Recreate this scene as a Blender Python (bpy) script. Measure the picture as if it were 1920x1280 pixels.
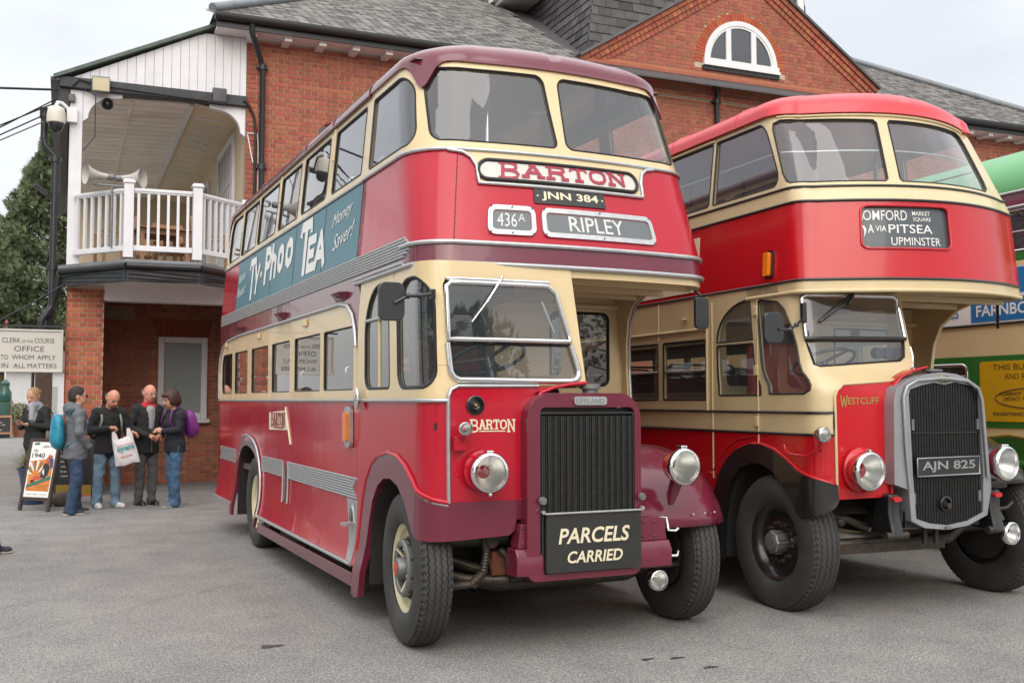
import bpy, bmesh, math, random
import numpy as np
from mathutils import Vector, Matrix
from mathutils.geometry import delaunay_2d_cdt
random.seed(7); rng = np.random.default_rng(7)
PI = math.pi
for o in list(bpy.data.objects): bpy.data.objects.remove(o, do_unlink=True)
SC = bpy.context.scene
COL = SC.collection

# ------------------------------------------------------------ camera
cam_d = bpy.data.cameras.new('camera'); cam = bpy.data.objects.new('camera', cam_d); COL.objects.link(cam)
cam.location = (-3.342, -6.545, 1.58)
cam.rotation_euler = (math.radians(90 + 3.212), 0, math.radians(-24.726))
cam_d.sensor_width = 36; cam_d.lens = 36.75; cam_d.clip_start = .05; cam_d.clip_end = 3000
SC.camera = cam
# ------------------------------------------------------------ world: overcast sky over a little Nishita blue
W = bpy.data.worlds.new('World'); SC.world = W; W.use_nodes = True
nt = W.node_tree; nt.nodes.clear(); N = nt.nodes.new; L = nt.links.new
SUN_EL, SUN_AZ = math.radians(34), math.radians(-150)
out = N('ShaderNodeOutputWorld')
sky = N('ShaderNodeTexSky'); sky.sky_type = 'NISHITA'; sky.sun_disc = False
sky.sun_elevation = SUN_EL; sky.sun_rotation = math.radians(195); sky.air_density = 1.0; sky.dust_density = 4.0
bg1 = N('ShaderNodeBackground'); bg1.inputs[1].default_value = .05; L(sky.outputs[0], bg1.inputs[0])
tc = N('ShaderNodeTexCoord'); sep = N('ShaderNodeSeparateXYZ'); L(tc.outputs['Generated'], sep.inputs[0])
mp = N('ShaderNodeMapping'); mp.inputs['Scale'].default_value = (1.2, 1.2, 3.4); L(tc.outputs['Generated'], mp.inputs[0])
nz = N('ShaderNodeTexNoise'); nz.inputs['Scale'].default_value = 1.7; nz.inputs['Detail'].default_value = 6; nz.inputs['Roughness'].default_value = .52
L(mp.outputs[0], nz.inputs['Vector'])
cr = N('ShaderNodeValToRGB'); cr.color_ramp.elements[0].position = .36; cr.color_ramp.elements[1].position = .62
cr.color_ramp.elements[0].color = (.68, .685, .69, 1); cr.color_ramp.elements[1].color = (.91, .893, .865, 1)
L(nz.outputs[0], cr.inputs[0])
# overcast luminance: brighter towards the zenith (CIE overcast sky)
mx0 = N('ShaderNodeMath'); mx0.operation = 'MAXIMUM'; mx0.inputs[1].default_value = 0; L(sep.outputs[2], mx0.inputs[0]); pw = N('ShaderNodeMath'); pw.operation = 'POWER'; pw.inputs[1].default_value = 2.4; L(mx0.outputs[0], pw.inputs[0])
mr = N('ShaderNodeMath'); mr.operation = 'MULTIPLY_ADD'; mr.inputs[1].default_value = 1.75; mr.inputs[2].default_value = .87; L(pw.outputs[0], mr.inputs[0])
bg2 = N('ShaderNodeBackground'); L(cr.outputs[0], bg2.inputs[0]); L(mr.outputs[0], bg2.inputs[1])
ad = N('ShaderNodeAddShader'); L(bg1.outputs[0], ad.inputs[0]); L(bg2.outputs[0], ad.inputs[1]); L(ad.outputs[0], out.inputs[0])
# ------------------------------------------------------------ sun behind cloud
sd = bpy.data.lights.new('sun', 'SUN'); sd.energy = 1.5; sd.angle = math.radians(60); sd.color = (1, .96, .9)
sun = bpy.data.objects.new('sun', sd); COL.objects.link(sun)
sun.rotation_euler = (math.radians(90) - SUN_EL, 0, math.radians(-20))
SC.view_settings.view_transform = 'Standard'; SC.view_settings.look = 'None'
SC.view_settings.exposure = 0.12; SC.view_settings.gamma = 1; SC.view_settings.use_curve_mapping = False
try:
    SC.cycles.max_bounces = 8; SC.cycles.transparent_max_bounces = 24; SC.cycles.use_denoising = True
    SC.cycles.caustics_reflective = False; SC.cycles.caustics_refractive = False
except Exception: pass

# ------------------------------------------------------------ helpers
def empty(name, loc=(0, 0, 0), rz=0, parent=None):
    o = bpy.data.objects.new(name, None); COL.objects.link(o); o.location = loc; o.rotation_euler = (0, 0, rz)
    o.empty_display_size = .1
    if parent: o.parent = parent
    return o
def tag(o, label=None, cat=None, group=None, kind=None):
    if label: o['label'] = label
    if cat: o['category'] = cat
    if group: o['group'] = group
    if kind: o['kind'] = kind
    return o
def thing(name, label, cat, loc=(0, 0, 0), rz=0, group=None, parent=None):
    return tag(empty(name, loc, rz, parent), label, cat, group)
def mk(name, me, mat, parent=None, loc=None, rot=None):
    o = bpy.data.objects.new(name, me); COL.objects.link(o)
    if mat is not None and len(me.materials) == 0:
        for m in (mat if isinstance(mat, (list, tuple)) else [mat]): me.materials.append(m)
    if parent: o.parent = parent
    if loc is not None: o.location = loc
    if rot is not None: o.rotation_euler = rot
    return o
def copy_tree(o, parent=None):
    c = o.copy(); COL.objects.link(c); c.parent = parent
    for ch in list(o.children): copy_tree(ch, c)
    return c
def mesh_np(name, v, f, smooth=None, mi=None):
    me = bpy.data.meshes.new(name); me.from_pydata([tuple(map(float, p)) for p in v], [], [tuple(map(int, q)) for q in f])
    if mi is not None: me.polygons.foreach_set('material_index', list(mi))
    me.update()
    if smooth is not None:
        me.polygons.foreach_set('use_smooth', [True] * len(me.polygons))
        if smooth < 179: me.set_sharp_from_angle(angle=math.radians(smooth))
    return me
def frame_z(d):
    d = np.array(d, float); d /= np.linalg.norm(d); a = np.array([0, 0, 1.]) if abs(d[2]) < .9 else np.array([1., 0, 0])
    x = np.cross(a, d); x /= np.linalg.norm(x); return x, np.cross(d, x), d
class MB:
    def __init__(s): s.v = []; s.f = []; s.mi = []; s.cm = 0
    def add(s, v, f):
        b = len(s.v); s.v += [tuple(map(float, p)) for p in v]; s.f += [tuple(int(i) + b for i in q) for q in f]; s.mi += [s.cm] * len(f); return s
    def box(s, x0, x1, y0, y1, z0, z1):
        return s.add([(x0,y0,z0),(x1,y0,z0),(x1,y1,z0),(x0,y1,z0),(x0,y0,z1),(x1,y0,z1),(x1,y1,z1),(x0,y1,z1)],
                     [(0,3,2,1),(4,5,6,7),(0,1,5,4),(1,2,6,5),(2,3,7,6),(3,0,4,7)])
    def bar(s, p, q, w, h, up=(0, 0, 1)):
        p = np.array(p, float); q = np.array(q, float); d = q - p; d /= np.linalg.norm(d); u = np.array(up, float)
        x = np.cross(d, u); n = np.linalg.norm(x)
        if n < 1e-4: x = np.cross(d, (1, 0, 0)); n = np.linalg.norm(x)
        x /= n; u = np.cross(x, d)
        v = [e + a * x * w / 2 + b * u * h / 2 for e in (p, q) for a, b in ((-1,-1),(1,-1),(1,1),(-1,1))]
        return s.add(v, [(0,1,2,3),(7,6,5,4),(0,4,5,1),(1,5,6,2),(2,6,7,3),(3,7,4,0)])
    def rings(s, R, caps=True, closed=True, loop=False):
        n = len(R[0]); v = [p for r in R for p in r]; f = []; m = len(R)
        for i in range(m if loop else m - 1):
            for j in range(n if closed else n - 1):
                a = i * n + j; b = i * n + (j + 1) % n; c = ((i + 1) % m) * n + (j + 1) % n; d = ((i + 1) % m) * n + j
                f.append((a, b, c, d))
        if caps and closed and not loop: f.append(tuple(range(n))[::-1]); f.append(tuple((m - 1) * n + k for k in range(n)))
        return s.add(v, f)
    def tube(s, pts, r, n=8, caps=True, loop=False, flat=1.0):
        P = np.array(pts, float); m = len(P); R = []; rr = r if hasattr(r, '__len__') else [r] * m
        T = np.zeros_like(P)
        for i in range(m):
            a = P[(i - 1) % m] if (loop or i) else P[0]; b = P[(i + 1) % m] if (loop or i < m - 1) else P[-1]
            T[i] = (b - a) / (np.linalg.norm(b - a) + 1e-12)
        x, y, _ = frame_z(T[0])
        for i in range(m):
            x = x - T[i] * np.dot(x, T[i]); x /= np.linalg.norm(x) + 1e-12; y = np.cross(T[i], x)
            R.append([P[i] + rr[i] * (math.cos(k) * x + flat * math.sin(k) * y) for k in np.linspace(0, 2 * PI, n, endpoint=False)])
        return s.rings(R, caps, True, loop)
    def lathe(s, prof, o, ax, n=32, caps=True):
        x, y, d = frame_z(ax); o = np.array(o, float)
        return s.rings([[o + d * h + max(r, 1e-4) * (math.cos(k) * x + math.sin(k) * y) for k in np.linspace(0, 2 * PI, n, endpoint=False)] for r, h in prof], caps)
    def prism(s, poly, fm, d0, d1):
        n = len(poly); v = [fm(a, b, d0) for a, b in poly] + [fm(a, b, d1) for a, b in poly]
        return s.add(v, [tuple(range(n)), tuple(range(2 * n - 1, n - 1, -1))] + [(i, i + n, (i + 1) % n + n, (i + 1) % n) for i in range(n)])
    def sphere(s, c, r, n=12, m=8, sc=(1, 1, 1)):
        c = np.array(c, float); R = []
        for t in np.linspace(0.02, PI - .02, m): R.append([c + r * np.array(sc) * (math.sin(t) * math.cos(k), math.sin(t) * math.sin(k), math.cos(t)) for k in np.linspace(0, 2 * PI, n, endpoint=False)])
        return s.rings(R[::-1])
    def quad(s, a, b, c, d): return s.add([a, b, c, d], [(0, 1, 2, 3)])
    def build(s, name, mat, parent=None, smooth=None, bevel=0, seg=2, fixn=True):
        me = mesh_np(name, s.v, s.f, smooth, s.mi)
        if fixn:
            bm = bmesh.new(); bm.from_mesh(me); bmesh.ops.recalc_face_normals(bm, faces=bm.faces); bm.to_mesh(me); bm.free()
            if smooth is not None and smooth < 179: me.set_sharp_from_angle(angle=math.radians(smooth))
        o = mk(name, me, mat, parent)
        if bevel:
            b = o.modifiers.new('bevel', 'BEVEL'); b.width = bevel; b.segments = seg; b.limit_method = 'ANGLE'; b.angle_limit = math.radians(40)
            if smooth is None: me.polygons.foreach_set('use_smooth', [True] * len(me.polygons)); o.modifiers.new('wn', 'WEIGHTED_NORMAL').keep_sharp = True
        return o
def rrect(x0, x1, y0, y1, r, n=5):
    if not hasattr(r, '__len__'): r = [r] * 4      # corners: (x0,y0) (x1,y0) (x1,y1) (x0,y1)
    P = []
    for (cx, cy, sx, sy, a0), q in zip(((x0,y0,1,1,PI),(x1,y0,-1,1,1.5*PI),(x1,y1,-1,-1,0),(x0,y1,1,-1,.5*PI)), r):
        if q <= 0: P.append((cx, cy)); continue
        for k in range(n + 1):
            a = a0 + k * PI / 2 / n; P.append((cx + sx * q + q * math.cos(a), cy + sy * q + q * math.sin(a)))
    return P
def arc(cx, cy, rx, ry, a0, a1, n=12): return [(cx + rx * math.cos(math.radians(a)), cy + ry * math.sin(math.radians(a))) for a in np.linspace(a0, a1, n)]
def densify(P, step, closed=True):
    o = []; n = len(P)
    for i in range(n if closed else n - 1):
        a, b = P[i], P[(i + 1) % n]; k = max(1, int(math.ceil(math.hypot(b[0] - a[0], b[1] - a[1]) / step)))
        for j in range(k): o.append((a[0] + (b[0] - a[0]) * j / k, a[1] + (b[1] - a[1]) * j / k))
    if not closed: o.append(tuple(P[-1]))
    return o
def inpoly(pts, P):
    x, y = pts[:, 0], pts[:, 1]; c = np.zeros(len(pts), bool); n = len(P); j = n - 1
    for i in range(n):
        xi, yi = P[i]; xj, yj = P[j]
        if yi != yj: c ^= ((yi > y) != (yj > y)) & (x < (xj - xi) * (y - yi) / (yj - yi) + xi)
        j = i
    return c
def panel2d(outer, holes, step):
    loops = [densify(outer, step)] + [densify(h, step) for h in holes]
    V = []; E = []
    for lp in loops:
        b = len(V); V += lp; E += [(b + i, b + (i + 1) % len(lp)) for i in range(len(lp))]
    O = np.array(outer); x0, y0 = O.min(0); x1, y1 = O.max(0)
    gx, gy = np.meshgrid(np.arange(x0 + step * .5, x1, step), np.arange(y0 + step * .5, y1, step)); G = np.c_[gx.ravel(), gy.ravel()]
    if len(G):
        k = inpoly(G, outer)
        for h in holes: k &= ~inpoly(G, h)
        G = G[k]
        if len(G):
            B = np.array(V); d = np.sqrt(((G[:, None, :] - B[None]) ** 2).sum(2)).min(1); G = G[d > step * .35]
    V = [Vector(p) for p in V] + [Vector((float(p[0]), float(p[1]))) for p in G]
    r = delaunay_2d_cdt(V, E, [], 1, 1e-6); v = np.array([tuple(p) for p in r[0]]); f = np.array([t for t in r[2] if len(t) == 3])
    c = v[f].mean(1); k = inpoly(c, outer)
    for h in holes: k &= ~inpoly(c, h)
    f = f[k]
    a = v[f]; cr_ = (a[:,1,0]-a[:,0,0])*(a[:,2,1]-a[:,0,1])-(a[:,1,1]-a[:,0,1])*(a[:,2,0]-a[:,0,0])
    f[cr_ < 0] = f[cr_ < 0][:, ::-1]
    return v, f
def panel(name, outer, holes, fm, mat, parent, step=.1, thick=.012, d=0, smooth=40):
    """sheet with holes on a mapped surface fm(a,b,depth)->xyz arrays; depth is inward"""
    v, f = panel2d(outer, holes, step); n = len(v)
    A = fm(v[:, 0], v[:, 1], np.full(n, d))
    if thick:
        B = fm(v[:, 0], v[:, 1], np.full(n, d + thick)); ed = {}
        for t in f:
            for i in range(3):
                e = (t[i], t[(i + 1) % 3]); ed[e] = 1
        side = [(e[0], e[1], e[1] + n, e[0] + n) for e in ed if (e[1], e[0]) not in ed]
        F = [tuple(t) for t in f] + [tuple(x + n for x in t[::-1]) for t in f] + [s[::-1] for s in side]; A = np.vstack([A, B])
    else: F = [tuple(t) for t in f]
    me = mesh_np(name, A, F, None)
    if thick:
        bm = bmesh.new(); bm.from_mesh(me); bmesh.ops.recalc_face_normals(bm, faces=bm.faces); bm.to_mesh(me); bm.free()
    me.polygons.foreach_set('use_smooth', [True] * len(me.polygons)); me.set_sharp_from_angle(angle=math.radians(smooth))
    return mk(name, me, mat, parent)
def path3(P, fm, d=0, step=.06, closed=True):
    Q = np.array(densify(P, step, closed)); return fm(Q[:, 0], Q[:, 1], np.full(len(Q), d))
def trim(name, P, fm, r, mat, parent, d=0, closed=False, step=.06, n=8, flat=1.0):
    return MB().tube(path3(P, fm, d, step, closed), r, n, True, closed, flat).build(name, mat, parent, 60)
# ---- lettering
_tc = {}
def text_geo(s, bold=0, shear=0, spacing=1.0):
    k = (s, bold, shear, spacing)
    if k not in _tc:
        c = bpy.data.curves.new('t', 'FONT'); c.body = s; c.offset = bold; c.shear = shear; c.resolution_u = 3; c.space_character = spacing; c.fill_mode = 'FRONT'
        o = bpy.data.objects.new('t', c); COL.objects.link(o); bpy.context.view_layer.update()
        me = bpy.data.meshes.new_from_object(o); bm = bmesh.new(); bm.from_mesh(me); bmesh.ops.triangulate(bm, faces=bm.faces)
        v = np.array([tuple(p.co)[:2] for p in bm.verts]); f = [[w.index for w in q.verts] for q in bm.faces]
        bm.free(); bpy.data.objects.remove(o); bpy.data.curves.remove(c); bpy.data.meshes.remove(me); _tc[k] = (v, f)
    return _tc[k]
def text(name, s, fm, a, b, w, h, mat, parent, d=-.003, bold=0, shear=0, rot=0, spacing=1.0, orient=1):
    """lettering filling the box (a,b)-(a+w,b+h) in the map's plane; lines split by | share the width w unless given"""
    v, f = text_geo(s, bold, shear, spacing); lo = v.min(0); hi = v.max(0); q = (v - lo) / (hi - lo) * np.array([w, h])
    if rot: cs, sn = math.cos(rot), math.sin(rot); q = np.c_[q[:, 0] * cs - q[:, 1] * sn, q[:, 0] * sn + q[:, 1] * cs]
    P = fm(a + orient * q[:, 0], b + q[:, 1], np.full(len(q), d))
    return mk(name, mesh_np(name, P, f), mat, parent)
GL = {  # stroke letters on a 1x1 box, curves given as point lists
 'B': ([(.16,0),(.16,1)], [(.0,1),(.6,1),(.82,.9),(.84,.72),(.72,.55),(.5,.53),(.16,.53)], [(.5,.53),(.8,.48),(.94,.3),(.86,.08),(.6,0),(0,0)]),
 'A': ([(.12,0),(.5,1)], [(.5,1),(.88,0)], [(.27,.36),(.73,.36)], [(0,0),(.28,0)], [(.72,0),(1,0)], [(.34,1),(.56,1)]),
 'R': ([(.16,0),(.16,1)], [(0,1),(.6,1),(.82,.9),(.84,.68),(.7,.52),(.16,.5)], [(.5,.5),(.72,.4),(.82,0)], [(0,0),(.34,0)], [(.72,0),(1,0)]),
 'T': ([(.5,0),(.5,1)], [(.05,.8),(.05,1),(.95,1),(.95,.8)], [(.3,0),(.7,0)]),
 'O': ([(.5,0),(.2,.08),(.06,.3),(.06,.7),(.2,.92),(.5,1),(.8,.92),(.94,.7),(.94,.3),(.8,.08),(.5,0)],),
 'N': ([(.15,0),(.15,1)], [(.15,1),(.85,0)], [(.85,0),(.85,1)], [(0,0),(.32,0)], [(0,1),(.2,1)], [(.68,1),(1,1)]),
 't': ([(.5,0),(.5,1)], [(.0,.84),(.04,.97),(1,.97),(1,.84)]),
 'y': ([(.1,1),(.5,.42)], [(.95,1),(.5,.42),(.42,0)]),
 'P': ([(.2,0),(.2,1)], [(.2,.95),(.7,.92),(.86,.72),(.7,.5),(.2,.46)]),
 'h': ([(.2,0),(.2,1)], [(.2,.5),(.5,.64),(.78,.52),(.8,0)]),
 'o': ([(.5,0),(.2,.15),(.12,.5),(.2,.85),(.5,1),(.8,.85),(.88,.5),(.8,.15),(.5,0)],),
 'E': ([(.2,0),(.2,1)], [(.2,.95),(.95,.95)], [(.2,.5),(.8,.5)], [(.2,.05),(.95,.05)]),
 'a': ([(.08,0),(.5,1)], [(.5,1),(.92,0)], [(.25,.33),(.75,.33)]),
 'W': ([(.06,1),(.28,0)], [(.28,0),(.5,.9)], [(.5,.9),(.72,0)], [(.72,0),(.94,1)], [(0,1),(.16,1)], [(.84,1),(1,1)]), '.': ([(.3,.45),(.7,.55)],), '_': ([(0,0),(1,0)],)}
def strokes(name, items, fm, mat, parent, wt, d=-.003, orient=1):
    """items: (glyph, a, b, w, h [,weight])"""
    m = MB(); k = 0
    for it in items:
        g, a, b, w, h = it[:5]; t = it[5] if len(it) > 5 else wt
        for st in GL[g]:
            P = np.array([(x * w, y * h) for x, y in st]); T = np.zeros_like(P)
            for i in range(len(P)):
                e = P[min(i + 1, len(P) - 1)] - P[max(i - 1, 0)]
                if np.allclose(P[0], P[-1]) and i in (0, len(P) - 1): e = P[1] - P[-2]
                T[i] = e / (np.linalg.norm(e) + 1e-9)
            Nn = np.c_[-T[:, 1], T[:, 0]] * t / 2
            if not np.allclose(P[0], P[-1]): P[0] -= T[0] * t * .3; P[-1] += T[-1] * t * .3
            A, B = P + Nn, P - Nn; k += 1; dd = np.full(len(P), d - .0004 * (k % 8))
            va = fm(a + orient * A[:, 0], b + A[:, 1], dd); vb = fm(a + orient * B[:, 0], b + B[:, 1], dd); n = len(P)
            m.add(list(va) + list(vb), [(i, i + 1, i + 1 + n, i + n) for i in range(n - 1)])
    return m.build(name, mat, parent, None, fixn=False)
# ------------------------------------------------------------ materials
def nodes(name):
    m = bpy.data.materials.new(name); m.use_nodes = True; t = m.node_tree; return m, t, t.nodes['Principled BSDF']
def mat(name, col, rough=.5, metal=0, coat=0, var=.06, scale=6, bump=0, bscale=60, dirt=0, coat_rough=.04, spec=.5, rvar=0.0, emit=None, island=0, objrand=0, dirtcol=(.12,.105,.085)):
    m, t, p = nodes(name); N = t.nodes.new; L = t.links.new
    p.inputs['Roughness'].default_value = rough; p.inputs['Metallic'].default_value = metal
    p.inputs['Coat Weight'].default_value = coat; p.inputs['Coat Roughness'].default_value = coat_rough; p.inputs['Specular IOR Level'].default_value = spec
    tc = N('ShaderNodeTexCoord'); nz = N('ShaderNodeTexNoise'); nz.inputs['Scale'].default_value = scale; nz.inputs['Detail'].default_value = 5; L(tc.outputs['Object'], nz.inputs['Vector'])
    hs = N('ShaderNodeHueSaturation'); hs.inputs['Color'].default_value = (*col, 1); mr = N('ShaderNodeMapRange'); mr.inputs[1].default_value = .25; mr.inputs[2].default_value = .75
    mr.inputs[3].default_value = 1 - var; mr.inputs[4].default_value = 1 + var; L(nz.outputs[0], mr.inputs[0])
    val = mr.outputs[0]
    if island or objrand:
        a = None
        if island: g = N('ShaderNodeNewGeometry'); a = g.outputs['Random Per Island']
        if objrand:
            oi = N('ShaderNodeObjectInfo')
            if a is None: a = oi.outputs['Random']
            else:
                s = N('ShaderNodeMath'); s.operation = 'ADD'; L(a, s.inputs[0]); L(oi.outputs['Random'], s.inputs[1]); f = N('ShaderNodeMath'); f.operation = 'FRACT'; L(s.outputs[0], f.inputs[0]); a = f.outputs[0]
        amt = max(island, objrand)
        m2 = N('ShaderNodeMapRange'); m2.inputs[3].default_value = 1 - amt; m2.inputs[4].default_value = 1 + amt * .8; L(a, m2.inputs[0])
        mu = N('ShaderNodeMath'); mu.operation = 'MULTIPLY'; L(val, mu.inputs[0]); L(m2.outputs[0], mu.inputs[1]); val = mu.outputs[0]
        wn = N('ShaderNodeTexWhiteNoise'); wn.noise_dimensions = '1D'; L(a, wn.inputs['W']); m3 = N('ShaderNodeMapRange'); m3.inputs[3].default_value = .488; m3.inputs[4].default_value = .512; L(wn.outputs[0], m3.inputs[0]); L(m3.outputs[0], hs.inputs['Hue'])
    L(val, hs.inputs['Value']); colo = hs.outputs[0]
    if dirt:
        n2 = N('ShaderNodeTexNoise'); n2.inputs['Scale'].default_value = scale * .35; n2.inputs['Detail'].default_value = 8; n2.inputs['Roughness'].default_value = .65; L(tc.outputs['Object'], n2.inputs['Vector'])
        m4 = N('ShaderNodeMapRange'); m4.inputs[1].default_value = .48; m4.inputs[2].default_value = .72; m4.inputs[4].default_value = dirt; L(n2.outputs[0], m4.inputs[0])
        mx = N('ShaderNodeMix'); mx.data_type = 'RGBA'; L(m4.outputs[0], mx.inputs[0]); L(colo, mx.inputs[6]); mx.inputs[7].default_value = (*dirtcol, 1); colo = mx.outputs[2]
    L(colo, p.inputs['Base Color'])
    if rvar:
        m5 = N('ShaderNodeMapRange'); m5.inputs[3].default_value = max(0, rough - rvar); m5.inputs[4].default_value = rough + rvar; L(nz.outputs[0], m5.inputs[0]); L(m5.outputs[0], p.inputs['Roughness'])
    if bump:
        n3 = N('ShaderNodeTexNoise'); n3.inputs['Scale'].default_value = bscale; n3.inputs['Detail'].default_value = 3; L(tc.outputs['Object'], n3.inputs['Vector'])
        b = N('ShaderNodeBump'); b.inputs['Strength'].default_value = 1; b.inputs['Distance'].default_value = bump; L(n3.outputs[0], b.inputs['Height']); L(b.outputs[0], p.inputs['Normal'])
        if coat: L(b.outputs[0], p.inputs['Coat Normal'])
    if emit: p.inputs['Emission Color'].default_value = (*emit[0], 1); p.inputs['Emission Strength'].default_value = emit[1]
    return m
def glass_mat(name, tint=(.86, .9, .9), rough=.0, opac=.0, ocol=(.1, .12, .13), boost=0.0):
    m, t, p = nodes(name); t.nodes.remove(p); N = t.nodes.new; L = t.links.new; o = t.nodes['Material Output']
    tr = N('ShaderNodeBsdfTransparent'); tr.inputs[0].default_value = (*tint, 1); gl = N('ShaderNodeBsdfGlossy'); gl.inputs['Roughness'].default_value = rough
    fr = N('ShaderNodeFresnel'); gm = N('ShaderNodeNewGeometry'); im = N('ShaderNodeMapRange'); im.inputs[3].default_value = 1.52; im.inputs[4].default_value = 1 / 1.52; L(gm.outputs['Backfacing'], im.inputs[0]); L(im.outputs[0], fr.inputs[0])
    n2_ = N('ShaderNodeMath'); n2_.operation = 'MULTIPLY'; n2_.inputs[1].default_value = 2; L(fr.outputs[0], n2_.inputs[0]); d2_ = N('ShaderNodeMath'); d2_.operation = 'ADD'; d2_.inputs[1].default_value = 1; L(fr.outputs[0], d2_.inputs[0]); q2_ = N('ShaderNodeMath'); q2_.operation = 'DIVIDE'; L(n2_.outputs[0], q2_.inputs[0]); L(d2_.outputs[0], q2_.inputs[1])   # both faces of the pane: 2R/(1+R)
    mu = N('ShaderNodeMath'); mu.operation = 'MULTIPLY_ADD'; mu.inputs[1].default_value = 1.3; mu.inputs[2].default_value = boost; mu.use_clamp = True
    tc = N('ShaderNodeTexCoord'); nz = N('ShaderNodeTexNoise'); nz.inputs['Scale'].default_value = 1.6; L(tc.outputs['Object'], nz.inputs['Vector']); bp = N('ShaderNodeBump'); bp.inputs['Distance'].default_value = .0006; L(nz.outputs[0], bp.inputs['Height']); L(bp.outputs[0], gl.inputs['Normal'])
    L(q2_.outputs[0], mu.inputs[0]); mx = N('ShaderNodeMixShader'); L(mu.outputs[0], mx.inputs[0])
    if opac:
        df = N('ShaderNodeBsdfDiffuse'); df.inputs[0].default_value = (*ocol, 1); m2 = N('ShaderNodeMixShader'); m2.inputs[0].default_value = opac; L(tr.outputs[0], m2.inputs[1]); L(df.outputs[0], m2.inputs[2]); L(m2.outputs[0], mx.inputs[1])
    else: L(tr.outputs[0], mx.inputs[1])
    L(gl.outputs[0], mx.inputs[2]); L(mx.outputs[0], o.inputs[0]); return m
M = {}
M['red'] = mat('red_paint', (.43, .009, .026), .15, 0, .15, .06, 2.2, .0035, 1.7, spec=.4)
M['maroon'] = mat('maroon_paint', (.14, .015, .036), .18, 0, .5, .07, 3, .0025, 2.2)
M['cream'] = mat('cream_paint', (.68, .53, .30), .32, 0, .45, .04, 3, .0005, 3, dirt=.10, dirtcol=(.36,.27,.14))
M['red2'] = mat('bright_red_paint', (.49, .010, .017), .18, 0, .15, .05, 2.5, .0025, 1.8)
M['redroof'] = mat('red_roof_paint', (.60, .035, .05), .38, 0, .25, .06, 3, .0008, 4)
M['cream2'] = mat('pale_cream_paint', (.62, .50, .29), .36, 0, .35, .05, 4, .0006, 4, dirt=.16, dirtcol=(.33,.25,.14))
M['green'] = mat('green_paint', (.030, .16, .028), .3, 0, .6, .05, 3)
M['greenroof'] = mat('green_roof_paint', (.10, .36, .13), .4, 0, .3, .06, 3)
M['adblue'] = mat('advert_blue', (.030, .15, .20), .34, 0, 0, .1, 3, .0006, 3)
M['alu'] = mat('aluminium_trim', (.52, .53, .54), .34, .75, 0, .12, 20, .0003, 90)
M['chrome'] = mat('chrome', (.78, .78, .78), .08, 1, 0, .04, 10)
M['radgrey'] = mat('silver_radiator_shell', (.33, .34, .36), .42, .5, .2, .12, 5)
M['black'] = mat('black_paint', (.012, .012, .013), .3, 0, .5, .2, 8)
M['rubber'] = mat('black_rubber', (.014, .014, .015), .55, 0, 0, .2, 10)
M['tyre'] = mat('tyre_rubber', (.036, .036, .037), .72, 0, 0, .22, 7, .0006, 120, dirt=.35, dirtcol=(.085,.08,.075))
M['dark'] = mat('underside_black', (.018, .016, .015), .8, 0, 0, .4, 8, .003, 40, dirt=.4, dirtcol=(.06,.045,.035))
M['grease'] = mat('greasy_metal', (.06, .05, .042), .5, .5, 0, .4, 16, .002, 50, dirt=.5, dirtcol=(.10,.055,.03))
M['rust'] = mat('rusty_cover', (.13, .045, .02), .7, .2, 0, .4, 20, .001, 60)
M['creamrim'] = mat('cream_wheel_rim', (.60, .55, .36), .4, 0, .2, .08, 8, dirt=.35, dirtcol=(.2,.17,.1))
M['wheelgrey'] = mat('grey_wheel_ring', (.20, .205, .21), .45, .5, 0, .15, 10, dirt=.4)
M['glass'] = glass_mat('bus_glass', (.88, .92, .93), 0, .055, (.48, .57, .64))
M['glassd'] = glass_mat('dusty_glass', (.72, .77, .78), .0, .20, (.20, .22, .23))
M['lens'] = glass_mat('lamp_glass', (.95, .96, .95), .02)
M['reflector'] = mat('lamp_reflector', (.60, .60, .58), .32, 1, 0, .03, 10)
M['orange'] = mat('amber_lens', (.75, .20, .01), .15, 0, .5, .1, 30, .002, 80)
M['redlens'] = mat('red_badge', (.5, .02, .02), .25, 0, .3, .1, 30)
M['white'] = mat('white_print', (.78, .78, .76), .5, 0, 0, .04, 8)
M['creamprint'] = mat('cream_print', (.72, .65, .47), .5, 0, 0, .04, 8)
M['redprint'] = mat('dark_red_print', (.34, .03, .06), .45, 0, 0, .05, 8)
M['goldprint'] = mat('gold_print', (.36, .26, .07), .45, .2, 0, .08, 12)
M['blackprint'] = mat('black_print', (.03, .03, .035), .5, 0, 0, .1, 12)
M['blind'] = mat('blind_cloth', (.06, .075, .085), .45, 0, .6, .08, 10)
M['signwhite'] = mat('opal_sign', (.60, .57, .53), .3, 0, .5, .05, 6)
M['plateblack'] = mat('plate_black', (.02, .021, .022), .5, 0, .15, .15, 10)
M['seat'] = mat('maroon_moquette', (.10, .015, .02), .9, 0, 0, .3, 30)
M['floor'] = mat('bus_floor', (.08, .06, .05), .8, 0, 0, .2, 8)
M['incream'] = mat('interior_cream', (.40, .33, .2), .6, 0, 0, .06, 6)
M['inred'] = mat('interior_red', (.30, .03, .02), .5, 0, 0, .1, 6)
M['mirror'] = mat('mirror_back', (.028, .030, .034), .35, 0, .2, .1, 6)
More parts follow.
